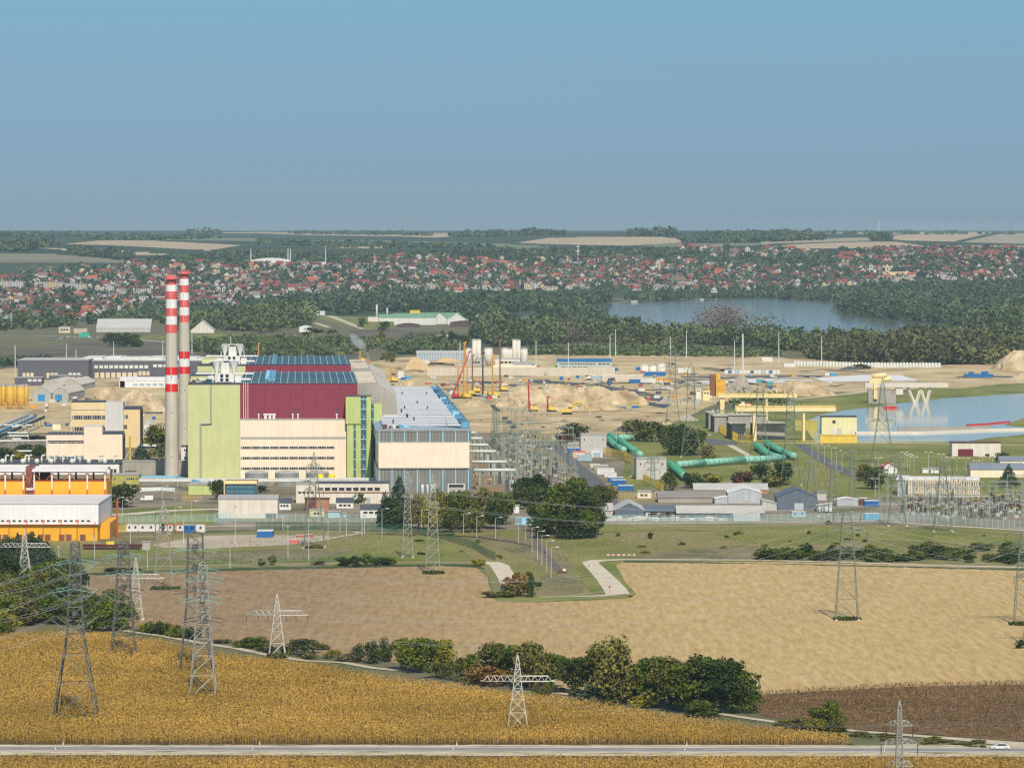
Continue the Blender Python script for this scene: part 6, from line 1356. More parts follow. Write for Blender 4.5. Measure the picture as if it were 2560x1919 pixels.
# ribbed cream building, house, halls
fr = Fr(2262, 1242, -6); t = thing('control_building', 'cream building with ribbed sun breakers and white zigzag roof behind the switchyard', 'building', fr.o); block(t, fr, 2270, 2449, 1197, 16, M_offw, pyb=None, roof=M_white)
k = MB(fr.M); A0_, A1_ = fr.a(2270), fr.a(2449); z1 = fr.c(1197); z0 = fr.c(1234)
for i in range(30): x = A0_ + (A1_ - A0_) * i / 30; k.box(x, x + .5, -.8, -.01, z0, z1 - .2, M_cc); k.box(x + .8, x + 1.3, -.06, -.01, z1 - 2.9, z1 - 1.2, M_win)
k.build('sun_breaker', t); k = MB(fr.M); k.box(fr.a(2244, 8), A0_ - .1, 6, 40, 0, z1 - 1, M_silver); k.box(fr.a(2240, 8), A0_ - .1, 5.5, 40.5, z1 - .9, z1 - .5, M_white); k.build('side_wing', t)
t, fr = S_('gabled_house', 'white house with red roof and round dark tree beside it', 'house', 2203, 2243, 1184, 1170, 14, M_white, M_red_roof, kind='gableend', rise=2.4, wins=[(2213, 2222, 1172, 1177, 2)])
S_('annex', 'low white annex right of the red roofed house', 'building', 2306, 2347, 1182, 1172, 8, M_white, M_grey, doors=[(2322, 2327, 1174, M_dgrey)])
S_('garage_hall', 'cream hall with wide maroon double gate beside the basin', 'hall', 2380, 2502, 1140, 1107, 14, M_offw, M_rust, doors=[(2395, 2433, 1122, cm('maroon_gate', (0.16, 0.02, 0.03))), (2463, 2474, 1134, M_win)])
S_('barn_hall', 'long cream hall with blue grey roof at the right edge, front one', 'hall', 2426, 2560, 1193, 1173, 14, M_cream, M_bluegrey if False else cm('slate_roof', (0.22, 0.25, 0.29)), kind='gable', rise=2.6); S_('barn_hall', 'blue grey roofed hall at the right edge, back one', 'hall', 2500, 2600, 1160, 1152, 14, M_cream, cm('slate_roof', (0.22, 0.25, 0.29)), kind='gable', rise=2)
# pump house blocks, gantries
def cblock(x0, x1, yb, yt, d, l): 
    fr = Fr(x0, yb, 3); t = thing('pump_house', l, 'building', fr.o, 'concrete pump house blocks'); block(t, fr, x0, x1, yt, d, M_cgrey, roof=M_conc, par=.8); k = MB(fr.M); k.box(-.3, -.01, 0, d, 0, fr.c(yt) - .1, cm('shaded_side_concrete', (0.05, 0.06, 0.07))); k.build('side_wall', t)  # left flank in a darkened concrete, its shade put into the colour
    k = MB(fr.M); 
    for i in range(3): k.box(2 + i * 3, 3.5 + i * 3, 3, 5, fr.c(yt) + .5, fr.c(yt) + 1.8, M_grey)
    k.build('roof_equipment', t)
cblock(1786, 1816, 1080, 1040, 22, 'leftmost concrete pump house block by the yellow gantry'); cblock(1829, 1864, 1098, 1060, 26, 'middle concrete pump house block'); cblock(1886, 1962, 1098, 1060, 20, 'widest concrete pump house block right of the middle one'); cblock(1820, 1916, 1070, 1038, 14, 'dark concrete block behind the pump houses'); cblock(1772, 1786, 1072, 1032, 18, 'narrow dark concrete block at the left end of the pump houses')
def gantry(x0, x1, yt, yb_, legs, label, Yb):
    o = G((x0 + x1) / 2, Yb); z1, z0 = ZT(o.y, yt), ZT(o.y, yb_); t = thing('gantry_crane', label, 'crane', o, 'yellow gantry cranes'); X0, X1 = XA(x0, o.y, z1), XA(x1, o.y, z1); k = MB(); k.box(X0, X1, o.y, o.y + 2, z0, z1, M_yel2); k.box(X0, X1, o.y - .15, o.y - .01, z1 - .4, z1 - .1, M_yel); k.build('main_beam', t); k = MB(); k.box(X0, X1, o.y + 7, o.y + 9, z0, z1, M_yel2); k.build('main_beam', t)
    for l in legs:
        xl = XA(l[0], o.y, 5); w_ = l[1] / S(o.y) / 2; k = MB(); k.add([(xl - w_, o.y + 1, z0), (xl + w_, o.y + 1, z0), (xl + w_, o.y + 8, z0), (xl - w_, o.y + 8, z0), (xl - w_ * l[2], o.y + 1, 0), (xl + w_ * l[2], o.y + 1, 0), (xl + w_ * l[2], o.y + 8, 0), (xl - w_ * l[2], o.y + 8, 0)], [(0, 1, 2, 3), (7, 6, 5, 4), (4, 5, 1, 0), (5, 6, 2, 1), (6, 7, 3, 2), (7, 4, 0, 3)], M_yel2); k.build('leg', t)
    k = MB()
    for i in range(int((X1 - X0) / 3)): k.bar((X0 + i * 3, o.y, z1), (X0 + i * 3, o.y, z1 + 1.2), .06, M_yel, 3)
    k.bar((X0, o.y, z1 + 1.2), (X1, o.y, z1 + 1.2), .06, M_yel, 3); k.build('railing', t); return o, z1, t
gantry(1797, 1993, 984, 994, [(1806, 13, .5), (1917, 5, 1)], 'back yellow gantry beam over the pump houses', 1052)
o, z1, t = gantry(1840, 2090, 1015, 1028, [(1887, 9, 1), (2010, 6, 1)], 'front yellow gantry beam reaching towards the basin', 1102)
k = MB(); x = XA(1862, o.y, z1); k.box(x - 3.5, x + 3.5, o.y + 1, o.y + 7, z1 + .1, z1 + 1, M_yel2); k.box(x - 2, x, o.y + 2, o.y + 6, z1 + 1.01, z1 + 2.2, M_offw); k.box(x + .5, x + 2, o.y + 2, o.y + 6, z1 + 1.01, z1 + 1.9, M_fred); k.build('trolley', t)
S_('yellow_house', 'pale yellow pump station house standing in the basin water', 'building', 2054, 2142, 1083, 1042, 14, panel('pale_yellow_cladding', (0.72, 0.66, 0.36), 3, 0, .85), M_roofd, wins=[(2080, 2090, 1050, 1058, 1)], doors=[(2080, 2090, 1070, M_offw), (2094, 2104, 1070, M_lg), (2126, 2136, 1070, M_offw)])
S_('quay_wall', 'yellow quay wall under the pump station house', 'wall', 2050, 2142, 1107, 1088, 3, M_yel, M_yel); S_('yellow_wall', 'yellow wall at the left shore of the basin', 'wall', 1985, 2045, 1075, 1052, 3, cm('yellow_bank', (0.45, 0.38, 0.08)), M_yel)
# V-shaped viaduct and yellow machine in the basin
o = G(2300, 1008); Y_ = o.y; z1, z0 = ZT(Y_, 957), ZT(Y_, 968); t = thing('viaduct', 'concrete beam bridge resting on V shaped legs beside the basin', 'bridge', o); k = MB(); k.box(XA(2162, Y_), XA(2370, Y_), Y_, Y_ + 5, z0, z1, M_offw)
for i in range(40): x = XA(2162 + i * 5.2, Y_); k.box(x, x + .15, Y_ - .2, Y_ - .01, z0, z1, M_grey)
k.build('deck', t)
for (xa, xb) in ((2270, 2286), (2303, 2291), (2302, 2313), (2327, 2317)):
    k = MB(); k.bar((XA(xa, Y_, z0), Y_ + 2.5, z0), (XA(xb, Y_), Y_ + 2.5, 0), 1.1, M_offw, 4); k.build('leg', t)
k = MB(); k.box(XA(2171, Y_), XA(2240, Y_), Y_ + 1, Y_ + 9, 0, z0 - 2.2, M_cgrey); k.box(XA(2240.5, Y_), XA(2258, Y_), Y_ + 1, Y_ + 7, z0 - 5, z0 - .5, M_offw); k.build('abutment', t)
t = thing('gate_machine', 'rounded yellow gate machine on top of the viaduct', 'machine', Vector((XA(2195, Y_, z1), Y_, z1))); X = Matrix.Translation(t.location); k = MB(X); k.box(-6, 4, 0, 4, 0, 3.2, M_yel2); k.bar((-4, 2, 4.4), (6, 2, 5.4), 1.7, M_yel2, 10); k.bar((3, 2, 2), (9.5, 2, 3), 1.5, M_yel2, 10); k.build('housing', t); k = MB(X); k.box(-3, -.5, -1, 0, -11, 0, M_yel2); k.build('leg', t)
k = MB(); q = G(2440, 1062); 
def strip3(name, label, cat, line, h, w_, m, z=0.0, parts=False):
    P_ = [G(a, b) for a, b in line]; k = MB()
    for a, b in zip(P_, P_[1:]): k.add([(a.x, a.y, z), (b.x, b.y, z), (b.x, b.y + w_, z), (a.x, a.y + w_, z), (a.x, a.y, z + h), (b.x, b.y, z + h), (b.x, b.y + w_, z + h), (a.x, a.y + w_, z + h)], [(0, 3, 2, 1), (4, 5, 6, 7), (0, 1, 5, 4), (1, 2, 6, 5), (2, 3, 7, 6), (3, 0, 4, 7)], m)
    return tag(k.build(name), label, cat)
strip3('boom', 'red floating boom in the basin water', 'boom', [(2417,1064),(2470,1061),(2500,1058),(2526,1056)], .8, 4, M_red); strip3('breakwater', 'long low concrete breakwater dividing the basin', 'breakwater', [(2140,1084),(2310,1084),(2480,1077),(2620,1074)], 1.2, 7, M_offw); strip3('jetty', 'dark topped concrete jetty on the breakwater', 'jetty', [(2246,1074),(2480,1072)], 1.4, 5, M_cgrey, .1)
strip3('boom', 'short red raft by the viaduct base', 'boom', [(2210,1021),(2242,1021)], 1.4, 3, M_red)
# pipe racks of the left half
def rack(line, z, r, m, n, label, dep=1.2, sup=12):
    P_ = [G(a, b) for a, b in line]; t = thing('pipe_rack', label, 'pipe rack', P_[0]); k = MB()
    for i in range(n):
        for a, b in zip(P_, P_[1:]): k.bar(a + Vector((0, i * dep, z + i * .5)), b + Vector((0, i * dep, z + i * .5)), r, m, 6)
    k.build('pipe_run', t); k = MB()
    for a, b in zip(P_, P_[1:]):
        nn = max(1, int((b - a).length / sup))
        for i in range(nn + 1): q = a.lerp(b, i / nn); k.bar(q, q + Vector((0, 0, z)), .16, M_steel, 4)
    k.build('support', t)
rack([(348,1225),(540,1226),(640,1226),(880,1224),(940,1224)], 4.2, .35, M_pipe, 3, 'long pale pipe rack in front of the lime wall and tanks'); rack([(348,1216),(440,1217),(500,1230)], 4.5, .3, M_lblue, 2, 'light blue pipe rack left of the lime wall')
rack([(336,1250),(400,1248),(436,1250)], 4, .45, M_pipe, 3, 'pale pipe rack by the white van'); rack([(-60,1128),(116,1126)], 5.5, .5, M_pipe, 1, 'upper cream pipe bridge left of the cream block'); rack([(-60,1150),(110,1148)], 4.5, .5, M_white, 1, 'lower white pipe bridge left of the cream block'); rack([(345,1140),(415,1140)], 5.5, .55, M_pipe, 2, 'pipe bridge between the cream block and the chimney')
for i, (a, b) in enumerate((((-60,1130),(88,1062)), ((-60,1116),(70,1058)), ((-60,1140),(110,1064)))):
    rack([a, b], 5, .7, (M_blue, M_clb, M_tblue)[i], 2, ('first', 'second', 'third')[i] + ' blue pipe conveyor running diagonally at the left edge', 2, 20)
for i, (x, y, w_) in enumerate([(-10,1064,90),(28,1068,36),(10,1084,60),(22,1092,50),(-10,1105,52),(30,1100,24)]): rack([(x, y + 22), (x + w_, y + 22)], 5.5, .55, M_pipe, 1, ('first', 'second', 'third', 'fourth', 'fifth', 'sixth')[i] + ' white cross pipe over the blue conveyors at the left edge')
# switch gear east of the turbine hall
M_bus = cm('grey_green_steel', (0.30, 0.35, 0.29)); M_trf = cm('transformer_grey', (0.42, 0.45, 0.44))
for i, y in enumerate((1230, 1207, 1178, 1160, 1142, 1126)):
    L = (70, 58, 44, 34, 26, 18)[i] * 1.5; zz = 12.5; px = 1184 - (1230 - y) * .2; o = G(px, y + 14); t = thing('bus_duct', ('nearest', 'second', 'third', 'fourth', 'fifth', 'farthest')[i] + ' pale bus duct bridge running right from the turbine hall', 'bus duct', o, 'bus duct bridges'); X = Matrix.Translation(o); s_ = S(o.y); w_ = L / s_
    k = MB(X); k.bar((0, 0, zz), (w_, 0, zz), .75, cm('duct_pale', (0.62, 0.66, 0.6)), 8); k.build('duct', t); k = MB(X)
    for u in (.15, .5, .9): k.box(w_ * u - .3, w_ * u + .3, -.3, .3, 0, zz - .7, M_bus)
    k.build('support', t); k = MB(X); k.box(w_ + .5, w_ + 3.5, -1.5, 2, 0, 4.2, M_trf); k.bar((w_, 0, zz), (w_ + 3, 0, 5.5), .5, M_bus, 6)
    for u in (0, 1, 2): k.bar((w_ + 1 + u, 0, 4.2), (w_ + 1 + u, 0, 6.6), .2, M_ins, 5)
    k.build('transformer', t); k = MB(X); k.box(2, w_ * .75, -2, 3, 3, 6, M_rust if False else cm('brown_louvre', (0.25, 0.18, 0.11))); k.box(w_ * .75 + .1, w_ * .85, -1, 3, 0, 8, M_dgrey); k.build('cooler', t)
def portal(px, pyb, h, w_, label, grp, m=None, top=True):
    o = G(px, pyb); t = thing('switchyard_portal', label, 'portal', o, grp); X = Matrix.Translation(o); m = m or M_bus; k = MB(X)
    for u in (0, w_): 
        for dx, dy in ((-.25, -.25), (.25, -.25), (.25, .25), (-.25, .25)): k.bar((u + dx, dy, 0), (u + dx * .6, dy * .6, h), .06, m, 3, cap=False)
        z = 0
        while z < h - 1: k.bar((u - .25, -.25, z), (u + .25, -.25, z + 1), .045, m, 3, cap=False); z += 1
        k.bar((u, 0, h - .1), (u, 0, h), .4, m, 4); k.build('post', t); k = MB(X)
    k = MB(X)
    for dz in (0, -.7): k.bar((0, 0, h + dz), (w_, 0, h + dz), .09, m, 4)
    n = int(w_ / .8)
    for i in range(n): k.bar((w_ * i / n, 0, h - .7 * (i % 2)), (w_ * (i + 1) / n, 0, h - .7 * ((i + 1) % 2)), .05, m, 3, cap=False)
    k.build('beam', t); k = MB(X)
    for i in range(3): u = w_ * (i + .5) / 3; k.bar((u, 0, h - .7), (u, 0, h - 2.2), .13, M_ins, 5)
    k.build('insulator', t)
    if top: k = MB(X); k.bar((0, 0, h), (0, 0, h + 3.5), .06, m, 4); k.build('lightning_rod', t)
def gear(px, pyb, label, grp, r=None):
    r = r or rng; o = G(px, pyb); t = thing('circuit_breaker', label, 'switchgear', o, grp); X = Matrix.Translation(o); k = MB(X); k.box(-.9, .9, -.4, .4, 0, r.uniform(1.0, 1.6), r.choice([M_bus, M_trf, M_trf, M_dgrey])); k.build('base', t); k = MB(X); h = r.uniform(3.2, 5.2)
    for u in (-.7, 0, .7): k.bar((u, 0, 1), (u, 0, h), .2, r.choice([M_ins, M_ins, M_bus, M_rust]), 6, .14)
    k.build('insulator', t); k = MB(X); k.box(-1, 1, -.2, .2, h, h + .25, r.choice([M_bus, M_yel, M_silver])); k.build('head', t)
for i in range(34):        # dense gear right of the hall
    u = rng.random(); v = rng.random(); y = 1085 + v * 145; x = 1215 + (y - 1085) * .35 + u * (110 + (y - 1085) * .35)
    portal(x, y, rng.uniform(10, 17) if i % 3 else 21, rng.uniform(7, 13), 'grey green lattice portal in the switch gear right of the turbine hall', 'portals right of the turbine hall', top=i % 2 == 0)
for i in range(110):
    v = rng.random(); y = 1092 + v * 145; x = 1225 + (y - 1085) * .38 + rng.random() * (100 + (y - 1085) * .4); gear(x, y, 'circuit breaker with brown insulators right of the turbine hall', 'breakers right of the turbine hall')
for i, (x, yb, yt) in enumerate(((1233,1112,1018),(1244,1122,1028),(1262,1136,1048),(1273,1150,1058),(1284,1160,1070),(1238,1116,1024))):
    o = G(x, yb); h = ZT(o.y, yt); t = thing('lattice_column', 'slender dark lattice column with insulator head in the switch gear', 'column', o, 'slender columns in the switch gear'); X = Matrix.Translation(o); k = MB(X); lattice(k, [(0, .9), (h, .7)], M_pyg, .1, .05); k.build('column', t); k = MB(X); k.box(-1.4, 1.4, -.5, .5, h, h + 1.4, M_dgrey); k.build('head', t)
for i in range(26):
    x = 2195 + (i % 13) * 30 + rng.uniform(-8, 8); y = 1262 + (i // 13) * 30 + rng.uniform(-6, 8); portal(x, y, rng.uniform(9, 14), rng.uniform(6, 11), 'pale lattice portal of the switchyard on the right', 'portals of the right switchyard', top=i % 2 == 0)
for i in range(120):
    x = 2255 + rng.random() * 305; y = 1258 + rng.random() * 40 * (1 if x > 2350 else .8); gear(x, y, 'circuit breaker with dark insulators in the right switchyard', 'breakers of the right switchyard')
# vehicles
def car(px, pyb, wpx, label, body, van=False, yaw=0.0, side=True):
    o = G(px, pyb); s_ = S(o.y); L = wpx / s_; h = L * (.33 if not van else .42); t = thing('van' if van else 'car', label, 'van' if van else 'car', o); X = Matrix.Translation(o) @ Matrix.Rotation(R(yaw), 4, 'Z'); w_ = 1.8; u = lambda a: (a - .5) * L
    pr = [(.0, .22), (.02, .48), (.12, .58), (.24, .64), (.34, .95), (.5, 1.02), (.78, 1.0), (.93, .68), (.99, .62), (1, .25)] if not van else [(0, .2), (.01, .5), (.1, .6), (.2, .95), (.3, 1.02), (.97, 1.02), (1, .9), (1, .2)]
    k = MB(X); k.prism([(u(a), b * h + .05) for a, b in pr], -w_ / 2, w_ / 2, body); k.build('body', t)
    k = MB(X); gl = [(.29, .66), (.37, .92), (.5, .96), (.76, .94), (.87, .68)] if not van else [(.14, .62), (.22, .9), (.34, .92), (.34, .62)]; k.prism([(u(a), b * h + .05) for a, b in gl], -w_ / 2 - .02, w_ / 2 + .02, M_win); k.build('window', t)
    k = MB(X); k.box(u(.3), u(.85), -w_ / 2 + .1, w_ / 2 - .1, h * 1.0, h * 1.04, M_silver if not van else body); k.build('roof_rail', t)
    for a in (.18, .8):
        for sy_ in (-1, 1): k = MB(X); k.bar((u(a), sy_ * (w_ / 2 - .1), .34), (u(a), sy_ * (w_ / 2 + .03), .34), .34, M_black, 14); k.bar((u(a), sy_ * (w_ / 2 + .03), .34), (u(a), sy_ * (w_ / 2 + .05), .34), .2, M_silver, 10); k.build('wheel', t)
    k = MB(X); k.box(u(0.0) - .02, u(.03), -.8, .8, h * .45 + .05, h * .55 + .05, M_white); k.build('headlight', t); k = MB(X); k.box(u(.98), u(1) + .03, -.8, .8, h * .45 + .05, h * .58 + .05, M_cr); k.build('tail_light', t); return t
car(2500, 1873, 48, 'white estate car with roof rails driving on the country road at the right', cm('car_white', (0.75, 0.75, 0.74), rough=.25, spec=.6)); car(1478, 1416, 13, 'small silver car seen end on on the curve of the farm road', cm('car_silver', (0.5, 0.52, 0.55), rough=.3, spec=.6), yaw=100)
car(367, 1252, 32, 'white van parked by the pipe rack right of the round tree', M_white, True); car(1376, 1124, 14, 'white van on the plant road end', M_white, True); car(706, 1293, 15, 'white car beside the cream hall door', M_white); car(1772, 1088, 12, 'white car at the pump house path', M_white); car(268, 1290 - 190 + 16, 10, 'dark blue car near the cream block', M_dblue)
# marker posts of the road
for x, y in ((139,1874),(631,1874),(1133,1875),(1712,1876),(2211,1877),(158,1862),(649,1862),(1142,1863),(1717,1864),(2214,1864)):
    o = G(x, y); t = thing('marker_post', 'small white roadside marker post', 'post', o, 'marker posts along the country road'); k = MB(Matrix.Translation(o)); k.box(-.09, .09, -.06, .06, 0, 1.1, M_white); k.build('post', t); k = MB(Matrix.Translation(o)); k.box(-.095, .095, -.065, .065, .72, .92, M_black); k.build('reflector', t)
for x, y, l in ((1257,1487,'blue and white sign board on two posts by the autumn tree'),): 
    o = G(x, y); t = thing('road_sign', l, 'sign', o); k = MB(Matrix.Translation(o)); k.bar((-.6, 0, 0), (-.6, 0, 3), .06, M_steel, 4); k.bar((.9, 0, 0), (.9, 0, 3), .06, M_steel, 4); k.build('post', t); k = MB(Matrix.Translation(o)); k.box(-.8, 1.1, -.05, .05, 1.9, 3, M_dblue); k.box(-.5, .1, -.07, -.051, 2.1, 2.8, M_white); k.box(.4, .8, -.07, -.051, 2.1, 2.8, M_white); k.build('board', t)
o = G(1524, 1482); t = thing('road_sign', 'small red sign on a thin post at the farm road', 'sign', o); k = MB(Matrix.Translation(o)); k.bar((0, 0, 0), (0, 0, 2.2), .05, M_steel, 4); k.build('post', t); k = MB(Matrix.Translation(o)); k.bar((0, -.06, 2.1), (0, 0, 2.1), .4, M_red, 8); k.build('board', t)
for i in range(11):
    o = G(1518 + i * 6.5, 1391); k = MB(Matrix.Translation(o)); k.box(0, .75, -.1, .1, .5, .95, M_fred if i % 2 else M_white); k.box(.3, .4, -.08, .08, 0, .5, M_grey); tag(k.build('barrier_board'), 'red and white barrier board beside the farm road curve', 'barrier', 'barrier boards at the curve')
# ================================================================ CONSTRUCTION SITE
def heap(px0, px1, pyb, pyt, m, label, name='sand_heap', asp=.8, seed=0, flat=1.0):
    c = G((px0 + px1) / 2, pyb); s_ = S(c.y); rx = (px1 - px0) / 2 / s_; ry = rx * asp; cy = c.y + ry * .9; h = ZT(cy, pyt); n, k_ = 26, 10; vs = [(c.x, cy, h)]; r = random.Random(seed); ph = [r.uniform(0, 6.28) for _ in range(4)]
    for j in range(1, k_ + 1):
        t_ = j / k_
        for i in range(n):
            a_ = 6.283 * i / n; w_ = 1 + .16 * math.sin(3 * a_ + ph[0]) + .07 * math.sin(7 * a_ + ph[1]); z = h * ((1 - t_) if flat == 1 else (1 - t_ ** flat)) * (1 + .14 * math.sin(5 * a_ + 6 * t_ + ph[2]) * t_) + (.10 * h * r.uniform(-1, 1) * (1 if j > 1 else .4) if j < k_ else -h * 0.02)
            vs.append((c.x + math.cos(a_) * rx * t_ * w_, cy + math.sin(a_) * ry * t_ * w_, z))
    fs = [(0, 1 + i, 1 + (i + 1) % n) for i in range(n)] + [(1 + (j - 1) * n + i, 1 + j * n + i, 1 + j * n + (i + 1) % n, 1 + (j - 1) * n + (i + 1) % n) for j in range(1, k_) for i in range(n)]
    k = MB(); k.add(vs, fs, m, False); return tag(k.build(name), label, 'heap')
m_heap = mat('heap_sand', (0.5, 0.4, 0.27), .95, world=True, scale=.09, cols=[(.33, (0.26, 0.19, 0.105)), (.5, (0.46, 0.355, 0.21)), (.68, (0.66, 0.54, 0.36))], detail=8)
m_gheap = mat('heap_gravel', (0.36, 0.32, 0.26), .95, world=True, scale=.1, var=.15, detail=6); m_dheap = mat('heap_dark', (0.1, 0.1, 0.1), .95, .2, .1, world=True)
for i, a in enumerate([(1822,1890,985,938,m_gheap,'steep grey gravel cone behind the back yellow gantry',.8,1.35),(1905,2085,990,953,m_heap,'broad pale sand ridge right of the gravel cone',.5,1.8),(1640,1700,1010,992,m_gheap,'grey heap left of the gravel cone',.6,1),(2478,2640,926,876,m_heap,'huge sand heap at the right edge by the wood',.9,1.7),(2520,2620,950,932,m_heap,'lower sand heap in front of the huge one',.6,1.6),(2165,2220,918,905,m_heap,'sand heap behind the viaduct',.6,1.5),(2100,2150,925,915,m_dheap,'overgrown dark mound left of the sand heap',.5,1.4),
 (1255,1375,1010,968,m_heap,'first pale sand mound of the excavation ridge',.6,2.6),(1320,1470,1008,962,m_heap,'second and highest sand mound of the excavation ridge',.55,2.8),(1415,1550,1008,966,m_heap,'third sand mound of the excavation ridge',.55,2.6),(1490,1620,1012,976,m_heap,'fourth sand mound of the excavation ridge, the right one',.6,2.4),(1225,1310,1016,986,m_heap,'low sand mound at the left end of the excavation ridge',.8,1.5),(1310,1450,1026,998,m_heap,'lower front sand mound below the highest one',.7,1.7),(1430,1560,1026,1004,m_heap,'lower front sand mound below the third one',.7,1.7),
 (1495,1540,1022,1008,m_dheap,'small black heap under the orange excavator',.6,1.2),(1535,1600,1078,1058,m_dheap,'dark gravel heap behind the plant trees',.6,1.1),(1690,1745,1052,1034,m_gheap,'dark grey heap behind the big pylons',.6,1.1),
 (1005,1075,925,893,m_ora,'orange brown earth heap right of the smoke',.6,1.5),(1080,1150,905,893,m_ora,'brown earth heap before the blue lattice shed',.5,1.5),(220,320,1010,968,m_heap,'sand heap behind the tall yellow cream block',.8,1.7),(290,400,1012,975,m_heap,'sand heap with dark patches left of the chimney',.7,1.7),(330,420,1030,1005,m_dheap if False else m_heap,'lower sand heap left of the chimney',.5,1.7),(1150,1230,1016,1000,m_heap,'low spoil heap before the piling rigs',.6,1.6),(1000,1045,965,945,m_heap,'olive spoil heap right of the slanted roof',.6,1.5)]):
    heap(*a[:6], asp=a[6], seed=i, flat=a[7])
def rig(px, pyb, pyt, mc, label, lean=0, r=.45, body=M_yel, kind='piling_rig'):
    o = G(px, pyb); h = ZT(o.y, pyt); t = thing(kind, label, 'piling rig', o, 'piling rigs'); X = Matrix.Translation(o); s_ = S(o.y); tx = lean / s_
    k = MB(X); 
    for dx in (-r, r):
        for dy in (-r, r): k.bar((dx, dy, 1), (tx + dx * .8, dy, h * .94), .13, mc, 4)
    z = 1
    while z < h * .92: u = z / h; k.bar((tx * u - r, -r, z), (tx * u + r, -r, z + 1.4), .09, mc, 3); k.bar((tx * u + r, -r, z), (tx * u - r, -r, z + 1.4), .09, mc, 3); z += 1.4
    k.bar((0, .2, 1), (tx, .2, h * .9), r * .7, mc, 4); k.build('mast', t)
    k = MB(X); k.bar((tx, 0, h * .93), (tx + 1.2, 0, h), .5, mc, 5); k.bar((tx - 1, 0, h * .96), (tx + 1.5, 0, h), .3, mc, 5); k.build('mast_head', t)
    k = MB(X); k.box(1.0, 5.5, -1.6, 1.6, 1.1, 3.3, body); k.box(1, 2.4, -1.9, -.4, 1.5, 4, body); k.bar((1.2, 0, 3), (tx * .5, 0, h * .5), .22, mc, 4); k.build('cabin', t)
    for sy_ in (-1, 1): k = MB(X); k.prism([(-.6, .3), (0, 0), (5.5, 0), (6, .5), (5.6, 1.05), (-.3, 1.05)], sy_ * 1.9 - .4, sy_ * 1.9 + .4, M_black); k.build('track', t)
M_rg = cm('rig_orange', (0.72, 0.35, 0.04)); M_rdk = cm('rig_dark', (0.09, 0.06, 0.05)); M_rr = cm('rig_red', (0.5, 0.03, 0.05)); M_rb = cm('rig_brown', (0.33, 0.16, 0.06))
for a in [(1145,995,917,M_rg,'orange piling rig, the short leftmost one beside the leaning red boom',0),(1158,996,853,M_rg,'tallest orange piling rig left of the white silos',3),(1168,988,915,M_rg,'short stout orange piling rig between two taller ones',0),(1181,981,886,M_rb,'brown orange piling rig before the tall silo pair',0),(1207,990,880,M_rdk,'dark nearly black piling rig before the silos',0),(1231,993,885,M_rg,'orange piling rig with orange counterweight before the middle silos',0),(1250,978,847,M_rb,'brown piling rig with orange head, rightmost of the row',0),(1172,995,876,M_rr,'crane rig with dark red boom leaning right',0),
 (1323,1028,955,M_rr,'tall dark red piling rig standing before the sand mounds',-2),(1369,1029,991,M_rr,'small red piling rig right of the tall dark red one',0),(977,955,920,M_rg,'orange rig peeping beside the slanted roof',0),(900,905,878,M_rg,'orange rig head beside the smoking vent',0),(645,905,857,M_rg,'orange rig far behind the blue roof',2)]:
    if 'leaning right' in a[4]: rig(1130, 996, 876, M_rr, a[4], 42, .4, M_rr)
    else: rig(a[0], a[1], a[2], a[3], a[4], a[5])
def excavator(px, pyb, w_, label, c=M_yel, flip=1):
    o = G(px, pyb); L = w_ / S(o.y); u = L / 14.0; t = thing('excavator', label, 'excavator', o, 'yellow and orange excavators'); X = Matrix.Translation(o) @ Matrix.Scale(u, 4); f_ = flip; k = MB(X)
    for sy_ in (-1, 1): k.prism([(-2.4, .2), (-2, 0), (2, 0), (2.4, .5), (2, 1), (-2.2, 1)], sy_ * 1.2 - .3, sy_ * 1.2 + .3, M_black)
    k.build('track', t); k = MB(X); k.box(min(-3 * f_, 1.8 * f_), max(-3 * f_, 1.8 * f_), -1.4, 1.4, 1.15, 2.6, c); k.box(min(0.3 * f_, 1.9 * f_), max(.3 * f_, 1.9 * f_), -1.4, -.3, 2.61, 3.8, c); k.build('body', t); k = MB(X); k.box(min(0.5 * f_, 1.95 * f_), max(.5 * f_, 1.95 * f_), -1.45, -.35, 2.8, 3.5, M_win); k.build('cab_window', t)
    k = MB(X); P_ = [(1.2, 2), (4, 5.6), (6.5, 5.4), (9.6, 3), (10.6, .8)]; P_ = [(f_ * a_, 0, b_) for a_, b_ in P_]
    for a_, b_, r0 in zip(P_, P_[1:], (.5, .45, .38, .3)): k.bar(a_, b_, r0, c, 4)
    k.build('boom', t); k = MB(X); k.prism([(f_ * 10.8, .9), (f_ * 9.8, .1), (f_ * 10.6, 0), (f_ * 11.5, .5)], -.6, .6, M_silver); k.build('bucket', t)
for a in [(1418,1036,76,'big yellow excavator reaching right with its boom, before the red rigs'),(1530,1008,34,'orange excavator on the small black heap',M_rg,-1),(1598,1017,36,'bright yellow excavator by the dark slope',M_yel,-1),(1588,1003,26,'orange excavator behind the bright yellow one',M_rg,1),(1505,1026,24,'orange excavator before the row of blue containers',M_rg,-1),(1180,1006,26,'orange excavator before the piling rigs',M_rg,-1),(1185,953,20,'orange excavator behind the piling rigs',M_rg,1)]: excavator(*a)
